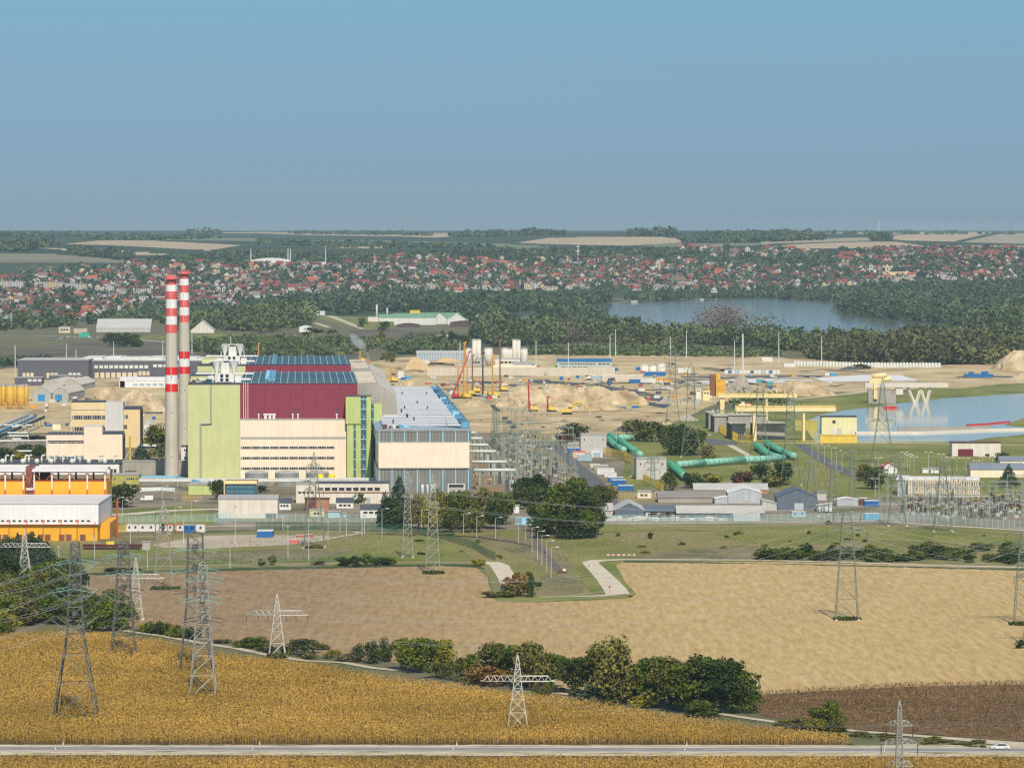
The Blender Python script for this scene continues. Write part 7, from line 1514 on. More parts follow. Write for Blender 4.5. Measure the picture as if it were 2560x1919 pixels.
def silo(px, pyt, pyb, r_px, m, label, grp, cone=.25, leg=True, base=None):
    o = G(px, base or pyb); s_ = S(o.y); z1, z0 = ZT(o.y, pyt), ZT(o.y, pyb) if base else 0; r0 = r_px / s_; t = thing('silo', label, 'silo', o, grp); X = Matrix.Translation(o); k = MB(X); zc = z0 + (z1 - z0) * cone
    k.lathe(0, 0, [(r0 * .15, z0 + .5), (r0, zc), (r0, z1), (r0 * .9, z1 + .3), (.1, z1 + .8)], m, 18); k.build('shell', t); k = MB(X)
    for i in range(8): a_ = i * .785; k.bar((r0 * math.cos(a_), r0 * math.sin(a_), 0), (r0 * math.cos(a_), r0 * math.sin(a_), zc + .5), .16, M_grey if m is not M_siloy else M_rg, 4)
    k.build('leg', t); k = MB(X); k.lathe(0, 0, [(r0 + .1, z1 - .2), (r0 + .1, z1 + 1)], M_grey, 14, False); k.build('railing', t)
M_siloy = cm('silo_yellow', (0.68, 0.42, 0.06), var=.15, scale=.3); M_silow = cm('silo_white', (0.72, 0.68, 0.58))
for x, l in ((-6, 'leftmost yellow silo cut by the picture edge'), (25, 'middle yellow silo of the front three'), (52, 'right yellow silo of the front three')): silo(x, 965, 1022, 11, M_siloy, l, 'yellow silos', .36)
for x, l in ((6, 'rear yellow silo behind the leftmost one'), (35, 'rear yellow silo behind the middle one'), (63, 'rear yellow silo at the right end')): silo(x, 964, 1014, 9, M_siloy, l, 'yellow silos', .36)
for x, yt, r0, l in ((1186,850,6,'left silo of the tall white pair'),(1197,850,6,'right silo of the tall white pair'),(1171,872,8,'low white silo left of the tall pair'),(1221,871,11,'low wide white silo right of the tall pair'),(1262,871,9,'low white silo between rigs'),(1274,873,7,'narrow white silo left of the second tall group'),(1286,850,5.5,'left silo of the second tall group'),(1296,851,5.5,'right silo of the second tall group'),(1310,872,9,'last wide white silo at the right end')): silo(x, yt, 913, r0, M_silow, l, 'white concrete plant silos', .3)
S_('mixing_plant', 'grey mixing plant house under the white silos', 'building', 1162, 1212, 915, 900, 16, M_grey, M_silver, wins=[(1180, 1200, 903, 908, 3)]); S_('mixing_plant', 'white mixing plant house between the silo groups', 'building', 1238, 1300, 916, 897, 16, M_offw, M_silver, wins=[(1250, 1290, 903, 908, 4)]); S_('mixing_plant', 'long low grey shed at the right foot of the silos', 'building', 1284, 1330, 918, 906, 14, M_grey, M_silver)
S_('retaining_wall', 'long pale concrete wall before the white silos', 'wall', 1068, 1537, 939, 919, 2, cm('pale_wall', (0.58, 0.52, 0.42)), cm('pale_wall', (0.58, 0.52, 0.42)), over=0); S_('retaining_wall', 'low cream concrete wall before the silo plant yard', 'wall', 1230, 1340, 920, 914, 2, M_cream, M_cream, over=0); S_('retaining_wall', 'cream wall piece below the blue roofed site office', 'wall', 1505, 1606, 952, 937, 2, cm('pale_wall', (0.58, 0.52, 0.42)), M_cream, over=0)
S_('site_office', 'two storey site office with bright blue roof on the sand', 'office', 1393, 1529, 921, 904, 30, cm('grey_green_wall', (0.45, 0.50, 0.46)), cm('blue_roof', (0.02, 0.16, 0.38)), kind='gable', rise=2, wins=[(1398, 1488, 908, 911, 14), (1495, 1525, 908, 911, 3), (1402, 1470, 916, 919, 5)])
t, fr = S_('lattice_shed', 'pale shed clad with blue lattice left of the white silos', 'shed', 1041, 1158, 900, 883, 24, panel('lattice_blue', (0.42, 0.50, 0.56), 2.4, 1.5, .5, w=.2), M_lg, kind='gable', rise=2)
for x, r0, yt, l in ((1611, 10.5, 912, 'left white round tank on the site'), (1632, 9.5, 914, 'middle and smallest white round tank'), (1654, 10.5, 909, 'right and tallest white round tank')):
    o = G(x, 928); s_ = S(o.y); t = thing('storage_tank', l, 'tank', o, 'white round tanks'); k = MB(Matrix.Translation(o)); z = ZT(o.y, yt); k.lathe(0, 0, [(r0 / s_, 0), (r0 / s_, z), (.1, z + .5)], M_silow, 20); k.build('shell', t); k = MB(Matrix.Translation(o)); k.lathe(0, 0, [(r0 / s_ + .05, z - .5), (r0 / s_ + .05, z - .1)], M_grey, 20, False); k.build('rim', t)
t, fr = S_('dark_hall', 'huge dark grey hall under construction at the left, its blank wing', 'hall', 44, 221, 949, 900, 60, M_dgrey2 if 'M_dgrey2' in globals() else cm('anthracite_cladding', (0.105, 0.105, 0.125)), M_lg, wins=[(55, 85, 932, 945, 3, M_cc), (115, 145, 932, 944, 3, M_cc), (170, 202, 932, 942, 3, M_pipe)])
t, fr = S_('dark_hall', 'dark grey hall wing with a row of pale windows behind the chimneys', 'hall', 222, 560, 946, 902, 70, cm('anthracite_cladding', (0.105, 0.105, 0.125)), M_lg, wins=[(234, 372, 913, 920, 11, M_pipe), (381, 460, 911, 917, 6, M_pipe), (235, 345, 931, 944, 8, M_cc), (345, 375, 928, 938, 3, M_cc)])
k = MB(fr.M)
for i in range(26): x = rng.uniform(-10, fr.a(470)); k.box(x, x + rng.uniform(8, 22), rng.uniform(5, 60), 66, fr.c(902) + .4, fr.c(902) + rng.uniform(.8, 2.6), M_pipe)
k.build('roof_work', t)
S_('dark_hut', 'small dark site building before the big dark hall, left one', 'building', 37, 105, 964, 944, 16, cm('anthracite_cladding', (0.105, 0.105, 0.125)), M_grey, wins=[(68, 105, 948, 953, 3, M_pipe)]); S_('dark_hut', 'small dark site building before the big dark hall, right one', 'building', 122, 203, 958, 939, 16, cm('anthracite_cladding', (0.105, 0.105, 0.125)), M_grey, wins=[(150, 202, 943, 948, 4, M_pipe)])
for a in [(81, 127, 1003, 983, 'left front barrel roofed shed with blue door', (95, 112)), (130, 171, 1002, 983, 'right front barrel roofed shed with blue door', (138, 155)), (105, 152, 978, 963, 'left rear barrel roofed shed', None), (154, 200, 976, 962, 'right rear barrel roofed shed', None)]:
    S_('barrel_shed', a[4], 'shed', a[0], a[1], a[2], a[3], 70, M_grey, cm('barrel_roof', (0.62, 0.55, 0.45)), yaw=-4, kind='barrel', rise=4, doors=[(a[5][0], a[5][1], 986, cm('door_blue', (0.02, 0.25, 0.55)))] if a[5] else ())
S_('white_tent', 'long white tent hall left of the front chimney', 'tent', 300, 415, 968, 952, 24, M_white, M_white, kind='gable', rise=2.5, wins=[(330, 412, 958, 964, 5, M_clb)]); S_('white_tent', 'small white tent gable at the left end of the long tent', 'tent', 298, 312, 968, 955, 8, M_white, M_offw, kind='gableend', rise=1.5); S_('cream_hut', 'small cream hut on the path left of the cream block', 'hut', 131, 152, 1074, 1059, 5, M_cream, M_grey); S_('white_tanks_house', 'white gas tank house between cream block and trees', 'building', 360, 374, 1085, 1062, 5, M_white, M_white)
def mixer(px, pyb, w_, label, c):
    o = G(px, pyb); u = w_ / S(o.y) / 9; t = thing('mixer_truck', label, 'truck', o, 'mixer trucks and machines'); X = Matrix.Translation(o) @ Matrix.Scale(u, 4); k = MB(X); k.box(-4.5, -2.4, -1.2, 1.2, .6, 3, c); k.build('cab', t); k = MB(X); k.box(-4.55, -3.4, -1.22, 1.22, 1.8, 2.7, M_win); k.build('windscreen', t); k = MB(X); k.box(-2.3, 4.5, -1, 1, .7, 1.1, M_dgrey); k.build('chassis', t); k = MB(X); k.bar((-1.8, 0, 2.2), (3.2, 0, 2.9), 1.5, c, 10, .9); k.build('drum', t)
    for x in (-3.6, 1.5, 3): k = MB(X); k.bar((x, -1.2, .55), (x, 1.2, .55), .55, M_black, 10); k.build('wheel', t)
for a in [(220,1004,12,'yellow mixer truck behind the yellow cream block, left',M_siloy),(236,1003,16,'yellow mixer truck behind the yellow cream block, middle',M_yel),(254,1002,14,'yellow mixer truck behind the yellow cream block, right',M_yel),(268,1002,14,'orange truck at the right of the mixer trucks',M_siloy),(166,1004,14,'yellow truck by the barrel sheds',M_yel),(186,1000,20,'white boat shaped truck with yellow machine by the barrel sheds',M_white),(90,1002,12,'white truck left of the left blue door',M_white),(74,1001,16,'cream truck between silos and barrel shed',M_cc),(110,1002,8,'silver truck before the barrel shed',M_silver),(1470,950,22,'white truck before the pale wall',M_white),(1530,952,20,'dark truck right of the white one',M_dgrey),(1925,960,20,'teal machine truck by the gravel cone',M_ct),(1940,968,18,'orange machine truck below the teal one',M_rg),(2075,961,14,'white truck by the white sheets',M_white),(1300,955,14,'white truck in the excavation',M_white),(1000,948,14,'white silo truck by the wall',M_white)]: mixer(*a)
C_ = container; sc = 'site containers'
for a in [(1351,937,19,8,M_cb,'blue double container before the long pale wall'),(1537,927,9,8,M_cb,'blue container at the right end of the pale wall'),(1399,950,9,9,M_dblue,'dark blue square container, the leftmost in the front row'),(1440,945,8,7,M_cb,'blue cabin above the white truck'),(1480,948,22,9,M_clb,'light blue cabin group in the front row'),(1458,950,14,7,M_cw,'white cabin in the front row'),(1590,926,11,9,M_cb,'blue container left of the white tanks'),(1611,940,53,11,M_dblue,'long deep blue container under the white tanks'),(1573,958,27,10,M_cb,'blue striped container left of the white hoarding'),(1601,957,38,12,M_cw,'white hoarding container with red top'),(1639,956,40,11,M_co,'long orange container beside the leftmost big pylon'),(1655,962,30,6,M_cc,'cream container under the orange one'),(1695,932,32,12,M_cw,'white container group right of the leftmost big pylon'),(1528,1022,36,6,M_cb,'row of blue barrels and containers by the dark slope'),(1580,1020,18,6,M_cb,'blue container under the bright yellow excavator'),(995,944,15,16,M_cw,'white container tower right of the slanted roof'),(1002,950,12,7,M_cb,'blue container at the foot of the white tower'),(1014,948,14,8,cm('bright_blue', (0.05, 0.33, 0.60)),'bright blue container near the white tower'),(1048,908,26,8,M_cw,'white container on the brown earth heap'),(1160,950,14,7,M_clb,'light blue container behind the orange rig'),(1326,915,10,6,M_dblue,'dark container by the grey silo shed'),(1342,917,9,4,M_cr,'red container on the sand by a light mast'),(1381,918,12,4,cm('lime_green', (0.2,0.5,0.05)),'bright green container left of the blue roofed office'),(1905,903,26,10,M_cw,'white lorry trailer far on the sand'),(1960,917,28,9,M_cw,'white trailer before the white bags'),(2062,939,12,7,M_cw,'white container behind the white sheets'),(2076,939,16,7,cm('bright_blue', (0.05, 0.33, 0.60)),'bright blue container behind the white sheets'),(1892,957,20,9,M_ct,'teal container right of the gravel cone'),(1918,962,14,8,M_ct,'teal bin right of the teal container'),(1905,930,10,8,M_cw,'white cabin'),(1925,942,10,6,M_cw,'small white cabin at the end of the row'),(1290,1100,10,8,M_clb,'light blue cabin at the far end of the switch gear'),(1380,1098,12,10,M_clb,'light blue cabin beside the dark red bush')]:
    if a[5] != 'white cabin': C_(*a[:6], sc, 5)
for i in range(15): C_(1811 + i * 9.3, 934, 8.6, 9, [M_cw, M_cb, M_cw, M_clb, M_cw, M_cw, M_cw, M_dgrey, M_cw, M_cw, M_clb, M_cw, M_cb, M_cw, M_cw][i], 'container of the long white and blue row under the masts', 'container row under the masts', 3, M_cw)
for i in range(46): o = G(1985 + i * 8 , 916 - abs(i - 22) * .08 + i * .1); k = MB(Matrix.Translation(o)); s_ = 8 / S(o.y); k.box(0, s_ * .9, 0, 5, 0, 3.4, M_pipe); k.lathe(s_ * .45, 2.5, [(s_ * .45, 3.4), (s_ * .25, 4.2), (.05, 4.4)], M_pipe, 8); tag(k.build('bulk_bag'), 'pale block of the long row of bulk bags before the wood', 'bulk bag', 'row of pale bulk bags')
ground_poly('white_sheeting', [(1700,950),(1780,952),(1830,948),(1900,946),(1990,948),(2050,952),(1900,957),(1720,960)], M_white, .2, .3); ground_poly('white_sheeting', [(2035,945),(2150,937),(2250,937),(2297,951),(2200,953),(2060,953)], M_white, .2, .3); ground_poly('grey_sheeting', [(1700,940),(2000,937),(2060,938),(2050,943),(1720,947)], M_asph_l if 'M_asph_l' in globals() else m_asph_l, .22, .3)
t = thing('blue_machine', 'dark blue conveyor machine lying before the huge sand heap', 'machine', G(2411, 945)); o = t.location; X = Matrix.Translation(o); s_ = S(o.y); k = MB(X); k.box(0, 72 / s_, 0, 6, .6, 3.2, M_dblue); k.box(12 / s_, 24 / s_, 0, 5, 3.2, 5, M_dblue); k.box(44 / s_, 60 / s_, 0, 5, 3.2, 5.4, M_dblue); k.build('hull', t); k = MB(X); k.bar((-20 / s_, 0, .6), (2, 0, 1.4), .5, M_dgrey, 4); k.bar((70 / s_, 0, 1.4), (120 / s_, 0, 1), .6, M_dgrey, 4); k.build('conveyor', t)
fr = Fr(1776, 990); t = thing('batching_silo', 'rusty orange box silo above the back yellow gantry', 'silo', fr.o); block(t, fr, 1790, 1814, 949, 8, cm('rusty_orange', (0.66, 0.36, 0.04), var=.25, scale=.3), name='front'); block(t, fr, 1776, 1789.5, 938, 14, cm('rust_dark', (0.22, 0.1, 0.05)), b=4, name='back'); block(t, fr, 1790, 1800, 934, 6, M_siloy, b=9, name='upper')
for a in [(1770,1800,975,968,M_yel,'orange yellow machine deck left of the rusty silo'),(1757,1775,1000,978,M_yel2,'pale yellow plant frame left of the gantry'),(1740,1752,1000,972,M_silow,'white cabin tower left of the gantry')]: S_('plant_unit', a[5], 'machine', a[0], a[1], a[2], a[3], 8, a[4], a[4], wins=[(a[0] + 2, a[1] - 2, a[3] + 3, a[3] + 6, 2)])
for i in range(270):       # small things lying about on the site
    x = (rng.uniform(960, 1980) if i % 2 else rng.uniform(1120, 1720)) if i % 4 else rng.uniform(60, 420); y = rng.uniform(925, 1012) if i % 4 else rng.uniform(1000, 1075); c = rng.choice([M_cw, M_cb, M_grey, M_rust, M_co, M_clb, M_dgrey, M_offw, M_cr, M_silver]); o = G(x, y); k = MB(Matrix.Translation(o) @ Matrix.Rotation(rng.uniform(-.5, .5), 4, 'Z')); w_ = rng.uniform(1.5, 5); h_ = rng.uniform(.8, 2.2)
    k.box(0, w_, 0, 1.8, 0, h_, c); k.box(w_ * .1, w_ * .5, .2, 1.4, h_ + .002, h_ + .5, rng.choice([c, M_grey])); tag(k.build('material_crate'), 'crate or material stack lying on the sandy construction ground', 'crate', 'material stacks on the sand')
for i in range(18):
    x = rng.uniform(1180, 1700); y = rng.uniform(1040, 1080); T(x, y, rng.uniform(2, 5), rng.uniform(6, 16), 'bush', rng.choice(['olive', 'dark']), 'tiny weed patch on the bare sand', 'weeds on the sand', n=80, leaf=.12)
# ================================================================ BEYOND: mill, town, woods
M_mill = cm('mill_green_roof', (0.17, 0.33, 0.20))
for a in [(985,1090,812,794,'long green roofed mill hall, the left front one',26,'gable',5),(947,985,804,794,'small green roofed mill hall at the left end',20,'gable',4),(1076,1122,810,800,'green gabled mill hall, the first of three gables',50,'gableend',9),(1118,1166,811,800,'green gabled mill hall, the middle of three gables',50,'gableend',9),(1160,1222,812,804,'green gabled mill hall, the right of three gables',50,'gableend',10),(1040,1150,800,792,'long green roof behind the three gables',26,'gable',5)]:
    S_('mill_hall', a[4], 'hall', a[0], a[1], a[2], a[3], a[5], M_pipe, M_mill, kind=a[6], rise=a[7])
for x, yb, yt, r0, l in ((942,795,762,2.6,'taller white mill chimney'),(968,792,771,2.4,'shorter white mill chimney')): silo(x, yt, yb, r0, M_silow, l, 'white mill chimneys', .1)
S_('yellow_tower', 'yellow filter tower above the green mill roofs', 'tower', 1025, 1050, 800, 776, 12, M_yel, M_yel); S_('mill_store', 'pale store left of the mill', 'building', 920, 946, 804, 792, 20, M_offw, M_grey); S_('far_shed', 'white low shed beyond the mill yard', 'shed', 1077, 1130, 850, 838, 12, M_pipe, M_pipe); S_('far_shed', 'white canopy shed right of the sandy meadow', 'shed', 1190, 1265, 848, 834, 12, M_cgrey, M_white); S_('far_shed', 'white tent shed in the shrubs left of the meadow', 'shed', 748, 778, 830, 818, 12, M_white, M_white, kind='barrel', rise=2); S_('far_shed', 'white round shed right of the mill', 'shed', 1225, 1250, 817, 811, 12, M_white, M_white, kind='barrel', rise=3); S_('far_shed', 'white roofed shed at the bend of the dirt road', 'shed', 780, 812, 788, 778, 14, M_pipe, M_white)
S_('log_pile', 'dark log pile before the mill gables', 'log pile', 1125, 1206, 817, 806, 8, cm('logs', (0.09, 0.06, 0.06)), cm('logs', (0.09, 0.06, 0.06)), kind='barrel', rise=2); S_('log_pile', 'dark log pile at the left of the mill front', 'log pile', 992, 1050, 818, 812, 8, cm('logs', (0.09, 0.06, 0.06)), cm('logs', (0.09, 0.06, 0.06)), kind='barrel', rise=2)
S_('warehouse', 'long warehouse with grey slanted roof before the left part of town', 'warehouse', 241, 376, 830, 820, 40, M_lg, M_lg, kind='gable', rise=10); S_('barn', 'grey gabled barn between chimneys and meadow', 'barn', 477, 535, 832, 826, 30, M_offw, M_lg, kind='gableend', rise=11); S_('villa', 'white villa with red roof behind the grey barn', 'house', 510, 545, 806, 788, 14, M_white, M_red_roof, kind='gable', rise=4, wins=[(514, 540, 792, 797, 4)]); S_('depot', 'pink cream depot buildings before the town, left', 'building', 147, 175, 832, 818, 10, M_cc, M_offw, wins=[(150, 172, 822, 826, 3)]); S_('depot', 'pink cream depot building before the town, right', 'building', 184, 218, 833, 822, 10, cm('pinkish', (0.55, 0.42, 0.33)), M_offw); S_('depot', 'blue white tower block at the left edge before the town', 'building', -4, 30, 820, 792, 14, M_pipe, M_blue, wins=[(2, 26, 798, 804, 3)]); S_('green_tent', 'bright green tent among parked boats', 'tent', 197, 224, 843, 835, 10, cm('tent_green', (0.05, 0.40, 0.28)), cm('tent_green', (0.05, 0.40, 0.28)), kind='barrel', rise=2)
for i in range(22): car(rng.uniform(130, 270), rng.uniform(842, 850), 6, 'small vehicle in the yard before the dark hedge', rng.choice([M_white, M_dblue, M_cr, M_silver, M_clb]), i % 3 == 0)['group'] = 'vehicles in the far yard'
T(282, 866, 34, 50, 'round', 'dark', 'left part of the dense dark round grove on the meadow'); T(308, 867, 36, 50, 'round', 'dark', 'middle part of the dense dark round grove on the meadow'); T(332, 866, 32, 44, 'round', 'dark', 'right part of the dense dark round grove on the meadow'); T(345, 867, 14, 28, 'bush', 'dark', 'small bush right of the dark round grove')
# houses
H_W = [cm('wall_cream', (0.54, 0.47, 0.37)), cm('wall_white', (0.56, 0.54, 0.51)), cm('wall_yellow', (0.62, 0.48, 0.26)), cm('wall_grey', (0.55, 0.52, 0.48))]
H_R = [cm('roof_tile_red', (0.26, 0.060, 0.045)), cm('roof_tile_orange', (0.40, 0.115, 0.06)), cm('roof_tile_maroon', (0.15, 0.042, 0.045)), cm('roof_grey', (0.24, 0.22, 0.22)), cm('roof_brown', (0.22, 0.13, 0.10))]
WN, RN = ['cream', 'white', 'yellow', 'grey'], ['red', 'orange red', 'dark maroon', 'grey', 'brown']
def house_geo(k1, k2, x, y, z, w_, d_, h_, rise, ga, wm, rm):
    """gable house; ga: gable end turned to the camera"""
    X = Matrix.Translation((x, y, z)) @ Matrix.Rotation(ga, 4, 'Z'); k1.xf = X; k2.xf = X
    k1.prism([(-w_ / 2, -3), (w_ / 2, -3), (w_ / 2, h_), (0, h_ + rise), (-w_ / 2, h_)], -d_ / 2, d_ / 2, wm)
    k1.box(-w_ * .28, -w_ * .12, -d_ / 2 - .05, -d_ / 2, h_ * .35, h_ * .7, M_win); k1.box(w_ * .12, w_ * .28, -d_ / 2 - .05, -d_ / 2, h_ * .35, h_ * .7, M_win)
    e_ = .6; s_ = rise / (w_ / 2)
    for q in (-1, 1): k2.add([(0, -d_ / 2 - e_, h_ + rise + .3), (0, d_ / 2 + e_, h_ + rise + .3), (q * (w_ / 2 + e_), d_ / 2 + e_, h_ - e_ * s_ + .3), (q * (w_ / 2 + e_), -d_ / 2 - e_, h_ - e_ * s_ + .3), (0, -d_ / 2 - e_, h_ + rise + .02), (0, d_ / 2 + e_, h_ + rise + .02), (q * (w_ / 2 + e_), d_ / 2 + e_, h_ - e_ * s_ + .02), (q * (w_ / 2 + e_), -d_ / 2 - e_, h_ - e_ * s_ + .02)], [(0, 1, 2, 3), (7, 6, 5, 4), (0, 3, 7, 4), (1, 5, 6, 2), (2, 6, 7, 3)], rm)
zones = [([(-20,700),(60,682),(200,668),(420,668),(640,668),(700,690),(680,740),(560,770),(440,765),(300,782),(170,800),(60,800),(-20,798)], 300, 'left part of town'),
 ([(640,664),(780,665),(940,652),(1080,648),(1290,655),(1290,725),(1100,730),(900,735),(760,732),(660,745)], 250, 'middle of town left of the mast'),
 ([(1290,655),(1480,655),(1700,655),(1920,672),(2000,690),(1980,728),(1760,732),(1560,728),(1290,722)], 300, 'town above the lake'),
 ([(1900,670),(2080,672),(2280,678),(2280,700),(2180,716),(2040,724),(1920,726)], 110, 'right part of town by the yellow church'), ([(2080,650),(2230,628),(2400,620),(2580,630),(2580,670),(2400,664),(2280,672),(2120,668)], 170, 'hillside quarter on the right'),
 ([(2270,672),(2580,668),(2580,700),(2440,705),(2290,692)], 60, 'right end of town'), ([(1680,622),(1960,626),(2100,640),(2000,652),(1800,642),(1700,636)], 40, 'scattered hillside houses')]
HS = []
for poly, n, zn in zones:
    for x, y in polypx(poly, int(n * 1.6)): HS.append((x, 1 + y - (y % 6.5) + math.sin(x / 90) * 3 + rng.uniform(-1.2, 1.2), zn))
keep = []; seen = {}
for h in sorted(HS, key=lambda a: -a[1]):
    c_ = (int(h[0] / 7.5), int(h[1] / 5)); 
    if c_ in seen: continue
    seen[c_] = 1; keep.append(h)
kw, kr = MB(), MB(); ntop = 0; protos = {}
for i, (x, y, zn) in enumerate(keep):
    p = GT(x, y); w_ = rng.uniform(8, 12.5); d_ = rng.uniform(11, 20); hh = rng.choice([3.2, 3.4, 4.2, 6.0]); rise = rng.uniform(3.2, 5.2); ga = rng.choice([0, 0, 0.12, -.1, 1.35, 1.57, 1.7, .5, -.5]); wi = rng.choice([0, 0, 1, 1, 1, 2, 3]); ri = rng.choice([0, 0, 0, 0, 1, 2, 2, 2, 3, 4, 4])
    if i < 297:
        key = (wi, ri, int(hh > 4.5))
        if key not in protos:
            a, b = MB(), MB(); house_geo(a, b, 0, 0, 0, 10.5, 14, 3.6 if not key[2] else 6, 4.2, 0, H_W[wi], H_R[ri]); a.box(-2, -1.2, 1, 1.8, 3, 8.6 if not key[2] else 11, M_brick); a = a.build('w'); b = b.build('r'); protos[key] = (a.data, b.data); bpy.data.objects.remove(a); bpy.data.objects.remove(b)
        t = thing('house', '%s %s house, %s roof, in the %s' % ('tall' if key[2] else 'low', WN[wi], RN[ri], zn), 'house', p, 'houses of the town'); t.rotation_euler = (0, 0, ga); t.scale = (w_ / 10.5, d_ / 14, 1)
        for nm, dt in (('wall', protos[key][0]), ('roof', protos[key][1])): o = bpy.data.objects.new(nm, dt); col.objects.link(o); o.parent = t
    else: house_geo(kw, kr, p.x, p.y, p.z, w_, d_, hh, rise, ga, H_W[wi], H_R[ri])
kw.xf = None; kr.xf = None; off_ = len(kw.v); kw.v += kr.v; base_m = [kw.mi(m) for m in kr.mats]; kw.f += [[i + off_ for i in f_] for f_ in kr.f]; kw.m += [base_m[j] for j in kr.m]; kw.sm += kr.sm
o = kw.build('distant_houses'); o['kind'] = 'stuff'; o['label'] = 'the many small far houses of the town beyond the nearest ones'
# apartment blocks and landmarks
def flats(x0, x1, yb, yt, c, label, n=6, rows_=3, grp='apartment blocks of the town'):
    t, fr = S_('apartment_block', label, 'apartment block', x0, x1, yb, yt, 14, c, M_grey, group=grp)
    z = fr.c(yt); A_ = fr.a(x1)
    for r in range(rows_):
        k = MB(fr.M)
        for i in range(n): u = A_ * (i + .5) / n; k.box(u - A_ / n * .22, u + A_ / n * .22, -.15, 0, z * (r + .3) / rows_, z * (r + .75) / rows_, M_win if (i + r) % 3 else M_brown)
        k.build('window_row', t)
Wt = H_W
for a in [(-10,24,726,703,Wt[0],'cream flats at the left edge of town'),(26,58,724,704,Wt[1],'white flats, second from the left edge'),(86,118,727,705,Wt[1],'pale green flats left of the yellow ones'),(119,145,728,705,Wt[2],'yellow flats in the left part of town'),(146,164,729,707,Wt[1],'white flats right of the yellow ones'),(166,192,732,709,Wt[1],'pale green high flats left of the orange ones'),(193,216,734,710,Wt[0],'orange cream flats at the end of the long row'),(266,285,734,714,Wt[1],'narrow white tower flats behind the hedge'),(341,377,740,722,Wt[1],'white flats left of the front chimney'),(241,300,746,736,Wt[1],'low white terrace under the narrow tower flats'),(300,412,754,741,Wt[1],'long low white terrace left of the chimneys'),(501,536,740,727,Wt[2],'yellow white flats right of the chimneys'),(491,512,756,748,Wt[0],'small cream flats right of the chimneys'),
 (1014,1060,726,712,Wt[1],'white flats in the middle of town, first'),(1066,1112,723,710,Wt[0],'cream flats in the middle of town'),(1117,1152,721,710,Wt[0],'second cream flats in the middle of town'),(1153,1195,722,713,Wt[0],'low cream flats in the middle of town'),(1195,1235,726,713,Wt[1],'stepped white flats left of the mast'),(1238,1275,725,712,Wt[1],'stepped white flats nearer the mast'),(1342,1380,700,687,Wt[1],'white school block above the wood'),(1425,1465,722,712,Wt[1],'white block above the far trees'),(1696,1732,720,704,Wt[1],'white hotel block above the lake'),(1733,1792,716,708,Wt[1],'long white terrace right of the hotel'),(1740,1785,696,688,Wt[0],'cream block behind the hotel'),(2236,2284,708,692,Wt[0],'cream scaffolded block right of the yellow church'),(2050,2115,714,706,Wt[2],'long yellow building above the right shore'),(2350,2380,694,682,Wt[1],'white block at the right hillside'),(1310,1345,722,708,Wt[1],'white block left of the school'),(1355,1395,728,716,Wt[0],'beige block behind the far wood')]:
    flats(*a[:6], n=max(3, int((a[1] - a[0]) / 6)), rows_=2 if a[2] - a[3] < 14 else 4, grp=None)
def church(px, pyb, pyt, w_, c, label, cap, nave):
    p = GT(px, pyb); s_ = S(p.y, p.z); h = (pyb - pyt) / s_; r0 = w_ / s_ / 2; t = thing('church', label, 'church', p); X = Matrix.Translation(p); k = MB(X); k.box(-r0, r0, -r0, r0, -2, h * .8, c); k.build('tower', t); k = MB(X); k.lathe(0, 0, [(r0 * 1.25, h * .8), (r0 * 1.1, h * .84), (r0 * .5, h * .9), (.1, h)], cap, 8); k.build('spire', t)
    k = MB(X); 
    for z in (.35, .6): k.box(-r0 * .35, r0 * .35, -r0 - .1, -r0, h * z, h * z + h * .1, M_win)
    k.build('belfry_window', t); k = MB(X); n0, n1 = nave[0] / s_, nave[1] / s_; k.prismx([(-r0, -2), (-r0, h * .28), (4, h * .46), (10, h * .28), (10, -2)], min(n0, n1), max(n0, n1), c); k.build('nave', t)
church(1645, 682, 652, 11, H_W[0], 'cream church with stout tower and no spire above the town centre', H_W[0], (-22, -6)); church(2177, 690, 658, 9, H_W[1], 'white church tower with thin green spire', M_mill, (7, 24)); church(2218, 696, 660, 11, H_W[2], 'yellow church with tall tower and long nave on the right', H_W[2], (-12, 50))
def tmast(px, pyb, pyt, label, m, bands_=0):
    p = GT(px, pyb); s_ = S(p.y, p.z); h = (pyb - pyt) / s_; t = thing('radio_mast', label, 'mast', p); X = Matrix.Translation(p); n = 8
    for i in range(n): k = MB(X); k.bar((0, 0, h * i / n), (0, 0, h * (i + 1) / n), 1.4 - .08 * i, m if (not bands_ or i % 2) else M_red, 5); k.build('mast_section', t)
    if bands_: k = MB(X); k.bar((0, 0, h * .55), (0, 0, h * .62), 3, M_white, 6); k.bar((0, 0, h * .8), (0, 0, h * .86), 3, M_white, 6); k.build('antenna', t)
tmast(1445, 655, 609, 'red and white banded radio mast in the town middle', M_white, 1); tmast(2197, 600, 550, 'thin pale mast on the hill crest at the right', M_mast); 
for x, yb, yt, l in ((627,660,622,'stadium light mast at the left end of the stand'),(720,660,621,'first stadium light mast of the close pair'),(726,660,622,'second stadium light mast of the close pair'),(814,660,621,'tall stadium light mast right of the stand'),(937,660,636,'shorter light mast right of the stadium')): tmast(x, yb, yt, l, M_mast)
S_('stadium_stand', 'white curved stadium stand above the town', 'stadium', 628, 724, 664, 650, 30, M_white, M_white, kind='barrel', rise=4); S_('stadium_stand', 'low white stand right of the curved one', 'stadium', 724, 815, 666, 657, 20, M_offw, M_offw, kind='mono', rise=2)
S_('jetty_house', 'white boat house on the lake shore', 'building', 1578, 1594, 757, 752, 8, M_grey, M_offw); S_('jetty_house', 'pale house standing at the water edge among trees', 'building', 1750, 1760, 751, 746, 8, M_grey, M_grey)
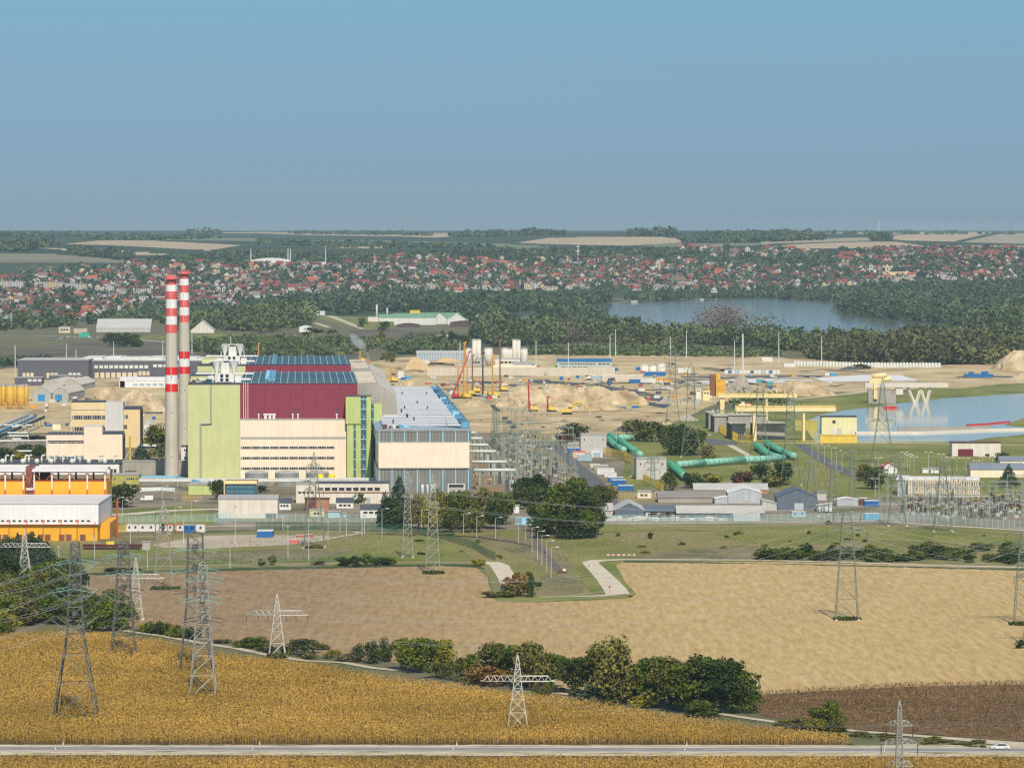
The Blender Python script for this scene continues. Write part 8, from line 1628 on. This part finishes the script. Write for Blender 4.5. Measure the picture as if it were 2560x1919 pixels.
# ---- woods as masses
def wood(name, poly, n, h, colr, label, nq=42, q=1.5, wf=.62, up=.35, hv=.3):
    pts = polypx(poly, n); Vs = []; vc = []; P_ = np.array([tuple(GT(a, b)) for a, b in pts])
    hh = h * (1 + nr.uniform(-hv, hv, n)) * nr.choice([.75, 1, 1.15], n); ww = hh * wf * 1.25 * nr.uniform(.7, 1.4, n); tone = nr.uniform(-.32, .32, n)
    for j in range(nq):
        d = nr.normal(size=(n, 3)); d /= np.linalg.norm(d, axis=1)[:, None]; rad = nr.uniform(.72, 1.08, n)[:, None]; c = P_ + np.stack([ww * 0, ww * 0, hh * .52], 1) + d * rad * np.stack([ww / 2, ww / 2, hh * .5], 1)
        Vs.append(leaves(c, q * nr.uniform(.6, 1.35, n), d, .5, .8).reshape(-1, 4, 3)); vc.append(np.clip(nr.uniform(.28, .62, n) + tone, 0, 1))
    me = np_mesh(name, np.concatenate(Vs), 4, [colr], np.concatenate(vc)); o = bpy.data.objects.new(name, me); col.objects.link(o); o['kind'] = 'stuff'; o['label'] = label
W1 = leafmat('wood_green', (0.026, 0.052, 0.02), (0.17, 0.21, 0.075), world=True, wscale=.006); W2 = leafmat('wood_dark', (0.018, 0.042, 0.022), (0.12, 0.17, 0.075), world=True, wscale=.006); W3_ = leafmat('wood_brownish', (0.03, 0.045, 0.018), (0.17, 0.18, 0.065), world=True, wscale=.008); W4 = leafmat('wood_bare', (0.09, 0.075, 0.062), (0.21, 0.18, 0.15), world=True)
wood('riverside_wood', [(640,772),(760,764),(900,762),(1100,762),(1290,758),(1440,756),(1560,751),(1470,764),(1300,778),(1240,792),(1130,792),(1060,778),(900,782),(860,794),(840,780),(700,778),(640,770)], 1000, 18, W2, 'far riverside wood behind the green roofed mill', 48, 1.9)
wood('riverside_wood', [(180,812),(300,804),(440,798),(520,796),(640,790),(700,806),(760,812),(640,830),(560,826),(440,826),(390,800),(300,812),(230,812),(60,826),(-20,828),(-20,816)], 420, 15, W1, 'wood and gardens between town and depot', 44, 1.7)
wood('riverside_wood', [(640,800),(740,790),(780,800),(780,815),(700,828),(640,836)], 120, 19, W1, 'wood beside the mill road', 50, 1.6)
wood('riverside_wood', [(1180,830),(1260,812),(1340,832),(1480,838),(1560,844),(1700,850),(1900,860),(2100,872),(2200,878),(2080,884),(1900,872),(1760,862),(1640,852),(1480,852),(1380,862),(1240,868),(1180,850)], 820, 14, W1, 'near riverside wood before the lake', 60, 1.5, hv=.4)
wood('riverside_wood', [(1420,855),(1440,835),(1560,838),(1660,850),(1760,862),(1700,874),(1500,872)], 90, 12, W3_, 'brownish scrub before the lake wood', 50, 1.2)
wood('riverside_wood', [(1990,892),(2080,884),(2200,882),(2350,884),(2640,880),(2640,905),(2480,912),(2300,914),(2160,908),(2040,900)], 560, 18, W3_, 'brown green autumn wood at the right', 70, 1.5, hv=.45)
wood('riverside_wood', [(2260,862),(2400,858),(2640,858),(2640,880),(2350,882),(2240,880)], 240, 15, W1, 'wood on the right lake shore', 55, 1.6)
wood('riverside_wood', [(2085,760),(2200,752),(2640,746),(2640,822),(2440,818),(2220,800),(2110,785)], 820, 19, W2, 'wooded headland right of the lake', 46, 1.9)
wood('riverside_wood', [(2420,822),(2500,812),(2640,806),(2640,850),(2460,846)], 160, 22, W1, 'wood on the far right shore', 50, 1.8)
wood('riverside_wood', [(1560,749),(1700,746),(1930,742),(2080,748),(2070,753),(1900,744),(1740,748),(1600,754)], 170, 13, W2, 'trees along the town shore of the lake', 40, 1.8)
wood('bare_trees', [(1765,848),(1840,846),(1842,856),(1768,856)], 16, 33, W4, 'grey leafless poplars before the lake', 260, .8, .8, hv=.15); wood('bare_trees', [(1870,862),(1925,858),(1925,868),(1872,868)], 10, 26, W3_, 'reddish poplars right of the mast pair', 120, .9, .8, hv=.15); wood('bare_trees', [(1400,858),(1440,856),(1440,862),(1402,862)], 6, 24, W4, 'bare trees in the near wood', 90, .7, .6)
wood('scrub', [(470,858),(640,850),(880,850),(960,860),(900,885),(700,895),(560,890),(480,880)], 420, 6.5, W1, 'dense scrub behind the reactor roofs', 40, 1.2, 1.5); wood('scrub', [(940,870),(1080,850),(1150,860),(1140,885),(1000,890)], 110, 9, W1, 'scrub right of the smoke', 45, 1.2, 1.2); wood('scrub', [(1310,876),(1480,870),(1900,880),(1960,888),(1880,893),(1600,890),(1320,888)], 380, 5, W1, 'low scrub strip behind the sand', 34, 1.1, 1.8)
wood('scrub', [(-20,905),(120,898),(40,915),(-20,918)], 40, 5, W2, 'dark scrub left of the dark hall', 34, 1.1, 1.8); wood('scrub', [(1850,1006),(1900,1010),(1960,1000),(1960,1020),(1860,1030)], 50, 7, W1, 'bushes under the back gantry', 44, .9, 1.4)
for x, y, h, wd, c, k in [(960,828,26,30,'green','round'),(905,818,24,24,'green','round'),(953,868,42,24,'olive','tall'),(1130,870,40,34,'dark','round'),(1090,872,30,40,'dark','round'),(1108,862,36,20,'dark','cone'),(1160,862,28,30,'green','round'),(1020,862,14,30,'dark','bush'),(780,838,22,44,'dark','bush'),(830,838,18,24,'green','bush'),(735,812,30,24,'dark','tall'),(700,860,26,28,'dark','round'),(750,862,18,34,'green','bush'),(160,762,52,18,'dark','cone'),(590,760,26,18,'dark','cone'),(1322,668,20,14,'dark','cone'),(1940,888,22,24,'dark','round'),(2150,922,14,50,'dark','bush'),(1580,826,40,46,'dark','round'),(1190,816,36,34,'dark','round'),(1530,828,34,40,'dark','round'),(975,905,28,24,'olive','round'),(960,900,20,20,'olive','bush')]:
    T(x, y, h, wd, k, c, 'lone %s tree %s' % (c, {(960,828): 'in the meadow below the mill', (953,868): 'tall and slim in the meadow behind the smoke', (160,762): 'a dark spire shaped conifer in the left part of town'}.get((x, y), 'or bush of the far meadows and town edge')), 'lone trees of the far meadows', n=500, leaf=.05)
# gardens in the town, hillside woods and crest trees
for poly, n, zn in zones:
    wood('garden_trees', poly, int(n * 3.3), 8.5, W2, 'garden trees in the ' + zn, 24, 1.9, .85, hv=.45)
wood('hillside_wood', [(640,632),(900,640),(1280,625),(1290,650),(1080,648),(940,650),(780,664),(640,664),(440,666),(300,666),(380,645),(520,640)], 600, 6, W2, 'wooded slope above the middle of town', 22, 2.6, 1.3)
wood('hillside_wood', [(1280,630),(1500,622),(1700,625),(1700,640),(1800,650),(1960,655),(2080,652),(2080,672),(1920,670),(1700,655),(1480,654),(1290,655)], 600, 6.5, W2, 'wooded slope above the lake part of town', 22, 2.6, 1.3)
wood('hillside_wood', [(1900,645),(2080,628),(2250,622),(2080,650),(2120,668),(2000,690),(1930,672)], 200, 7, W2, 'wooded slope right of the cream church', 22, 2.6, 1.2)
wood('hillside_wood', [(2230,668),(2420,664),(2580,668),(2580,680),(2300,690),(2230,684)], 130, 8, W2, 'woods in the right end of town', 24, 2.4, 1.1)
wood('hillside_wood', [(1980,742),(2040,738),(2180,732),(2290,718),(2580,716),(2580,736),(2200,746),(2085,752),(1990,748)], 360, 13, W2, 'wood below the yellow church', 34, 2.2)
wood('hillside_wood', [(-20,612),(60,608),(160,612),(100,622),(60,630),(-20,628)], 160, 12, W2, 'wooded hill at the far left', 22, 3, 1.3); wood('hillside_wood', [(170,626),(300,640),(330,648),(300,650),(190,638)], 110, 11, W2, 'hedge between the pale fields', 22, 2.6, 1.3); wood('hillside_wood', [(200,596),(360,594),(520,592),(560,596),(420,600),(260,602)], 130, 8, W2, 'trees on the left hill crest', 22, 3, 1.4); wood('hillside_wood', [(470,590),(545,590),(548,593),(474,593)], 16, 22, W2, 'two round crest groves at the left', 40, 4, 1.6)
wood('hillside_wood', [(1700,598),(1760,590),(1860,585),(1980,584),(2060,590),(2060,600),(1900,606),(1720,610)], 420, 11, W2, 'wood on the right hill crest', 24, 3.2, 1.2); wood('hillside_wood', [(1110,592),(1180,586),(1280,583),(1330,584),(1340,588),(1200,594)], 110, 11, W2, 'wood on the middle hill crest', 24, 3.4, 1.4); wood('hillside_wood', [(1310,586),(1410,585),(1410,588),(1310,589)], 40, 14, W2, 'crest grove right of the middle', 24, 3.6, 1.4); wood('hillside_wood', [(1585,589),(1680,589),(1680,591),(1590,591)], 14, 18, W2, 'faint far grove on the skyline', 30, 5, 1.5); wood('hillside_wood', [(2180,598),(2216,598),(2216,603),(2182,603)], 22, 15, W2, 'round grove in the pale fields on the right', 30, 3, 1.2)
wood('hillside_wood', [(640,600),(900,606),(1120,612),(1280,618),(1280,624),(1100,622),(900,622),(640,612)], 130, 6, W2, 'hedges across the dark hillside', 18, 3, 1.6); wood('hillside_wood', [(-20,585),(150,584),(250,588),(420,586),(200,592),(-20,592)], 90, 9, W2, 'far trees at the left skyline', 20, 4, 1.5); wood('hillside_wood', [(2060,583),(2260,582),(2500,584),(2580,585),(2580,587),(2060,586)], 60, 10, W2, 'far tree line at the right skyline', 20, 4.5, 1.5)
wood('hillside_wood', [(700,583),(1000,584),(1080,590),(960,588),(740,586)], 110, 9, W2, 'blue far wood between the skyline fields', 18, 4, 1.6)

wood('riverside_wood', [(1338,806),(1380,786),(1465,780),(1482,800),(1545,816),(1500,836),(1340,834)], 90, 17, W2, 'tall trees of the peninsula at the left end of the lake', 60, 1.6)
# ================================================================ AIR
def haze():
    me = bpy.data.meshes.new('haze'); x, y0, y1, z0, z1 = 7000, -900, 46000, -1.5, 125.0
    vs = [(-x, y0, z0), (x, y0, z0), (x, y1, z0), (-x, y1, z0), (-x, y0, z1), (x, y0, z1), (x, y1, z1), (-x, y1, z1)]
    me.from_pydata(vs, [], [(0, 3, 2, 1), (4, 5, 6, 7), (0, 1, 5, 4), (1, 2, 6, 5), (2, 3, 7, 6), (3, 0, 4, 7)])
    m = bpy.data.materials.new('hazy_air'); m.use_nodes = True; n = m.node_tree; n.nodes.clear()
    out = n.nodes.new('ShaderNodeOutputMaterial'); v = n.nodes.new('ShaderNodeVolumePrincipled')
    v.inputs['Color'].default_value = (0.50, 0.67, 0.78, 1); v.inputs['Density'].default_value = 3.0e-5; v.inputs['Anisotropy'].default_value = 0.0
    n.links.new(v.outputs[0], out.inputs['Volume']); me.materials.append(m)
    o = bpy.data.objects.new('haze', me); col.objects.link(o); o['kind'] = 'stuff'
haze()
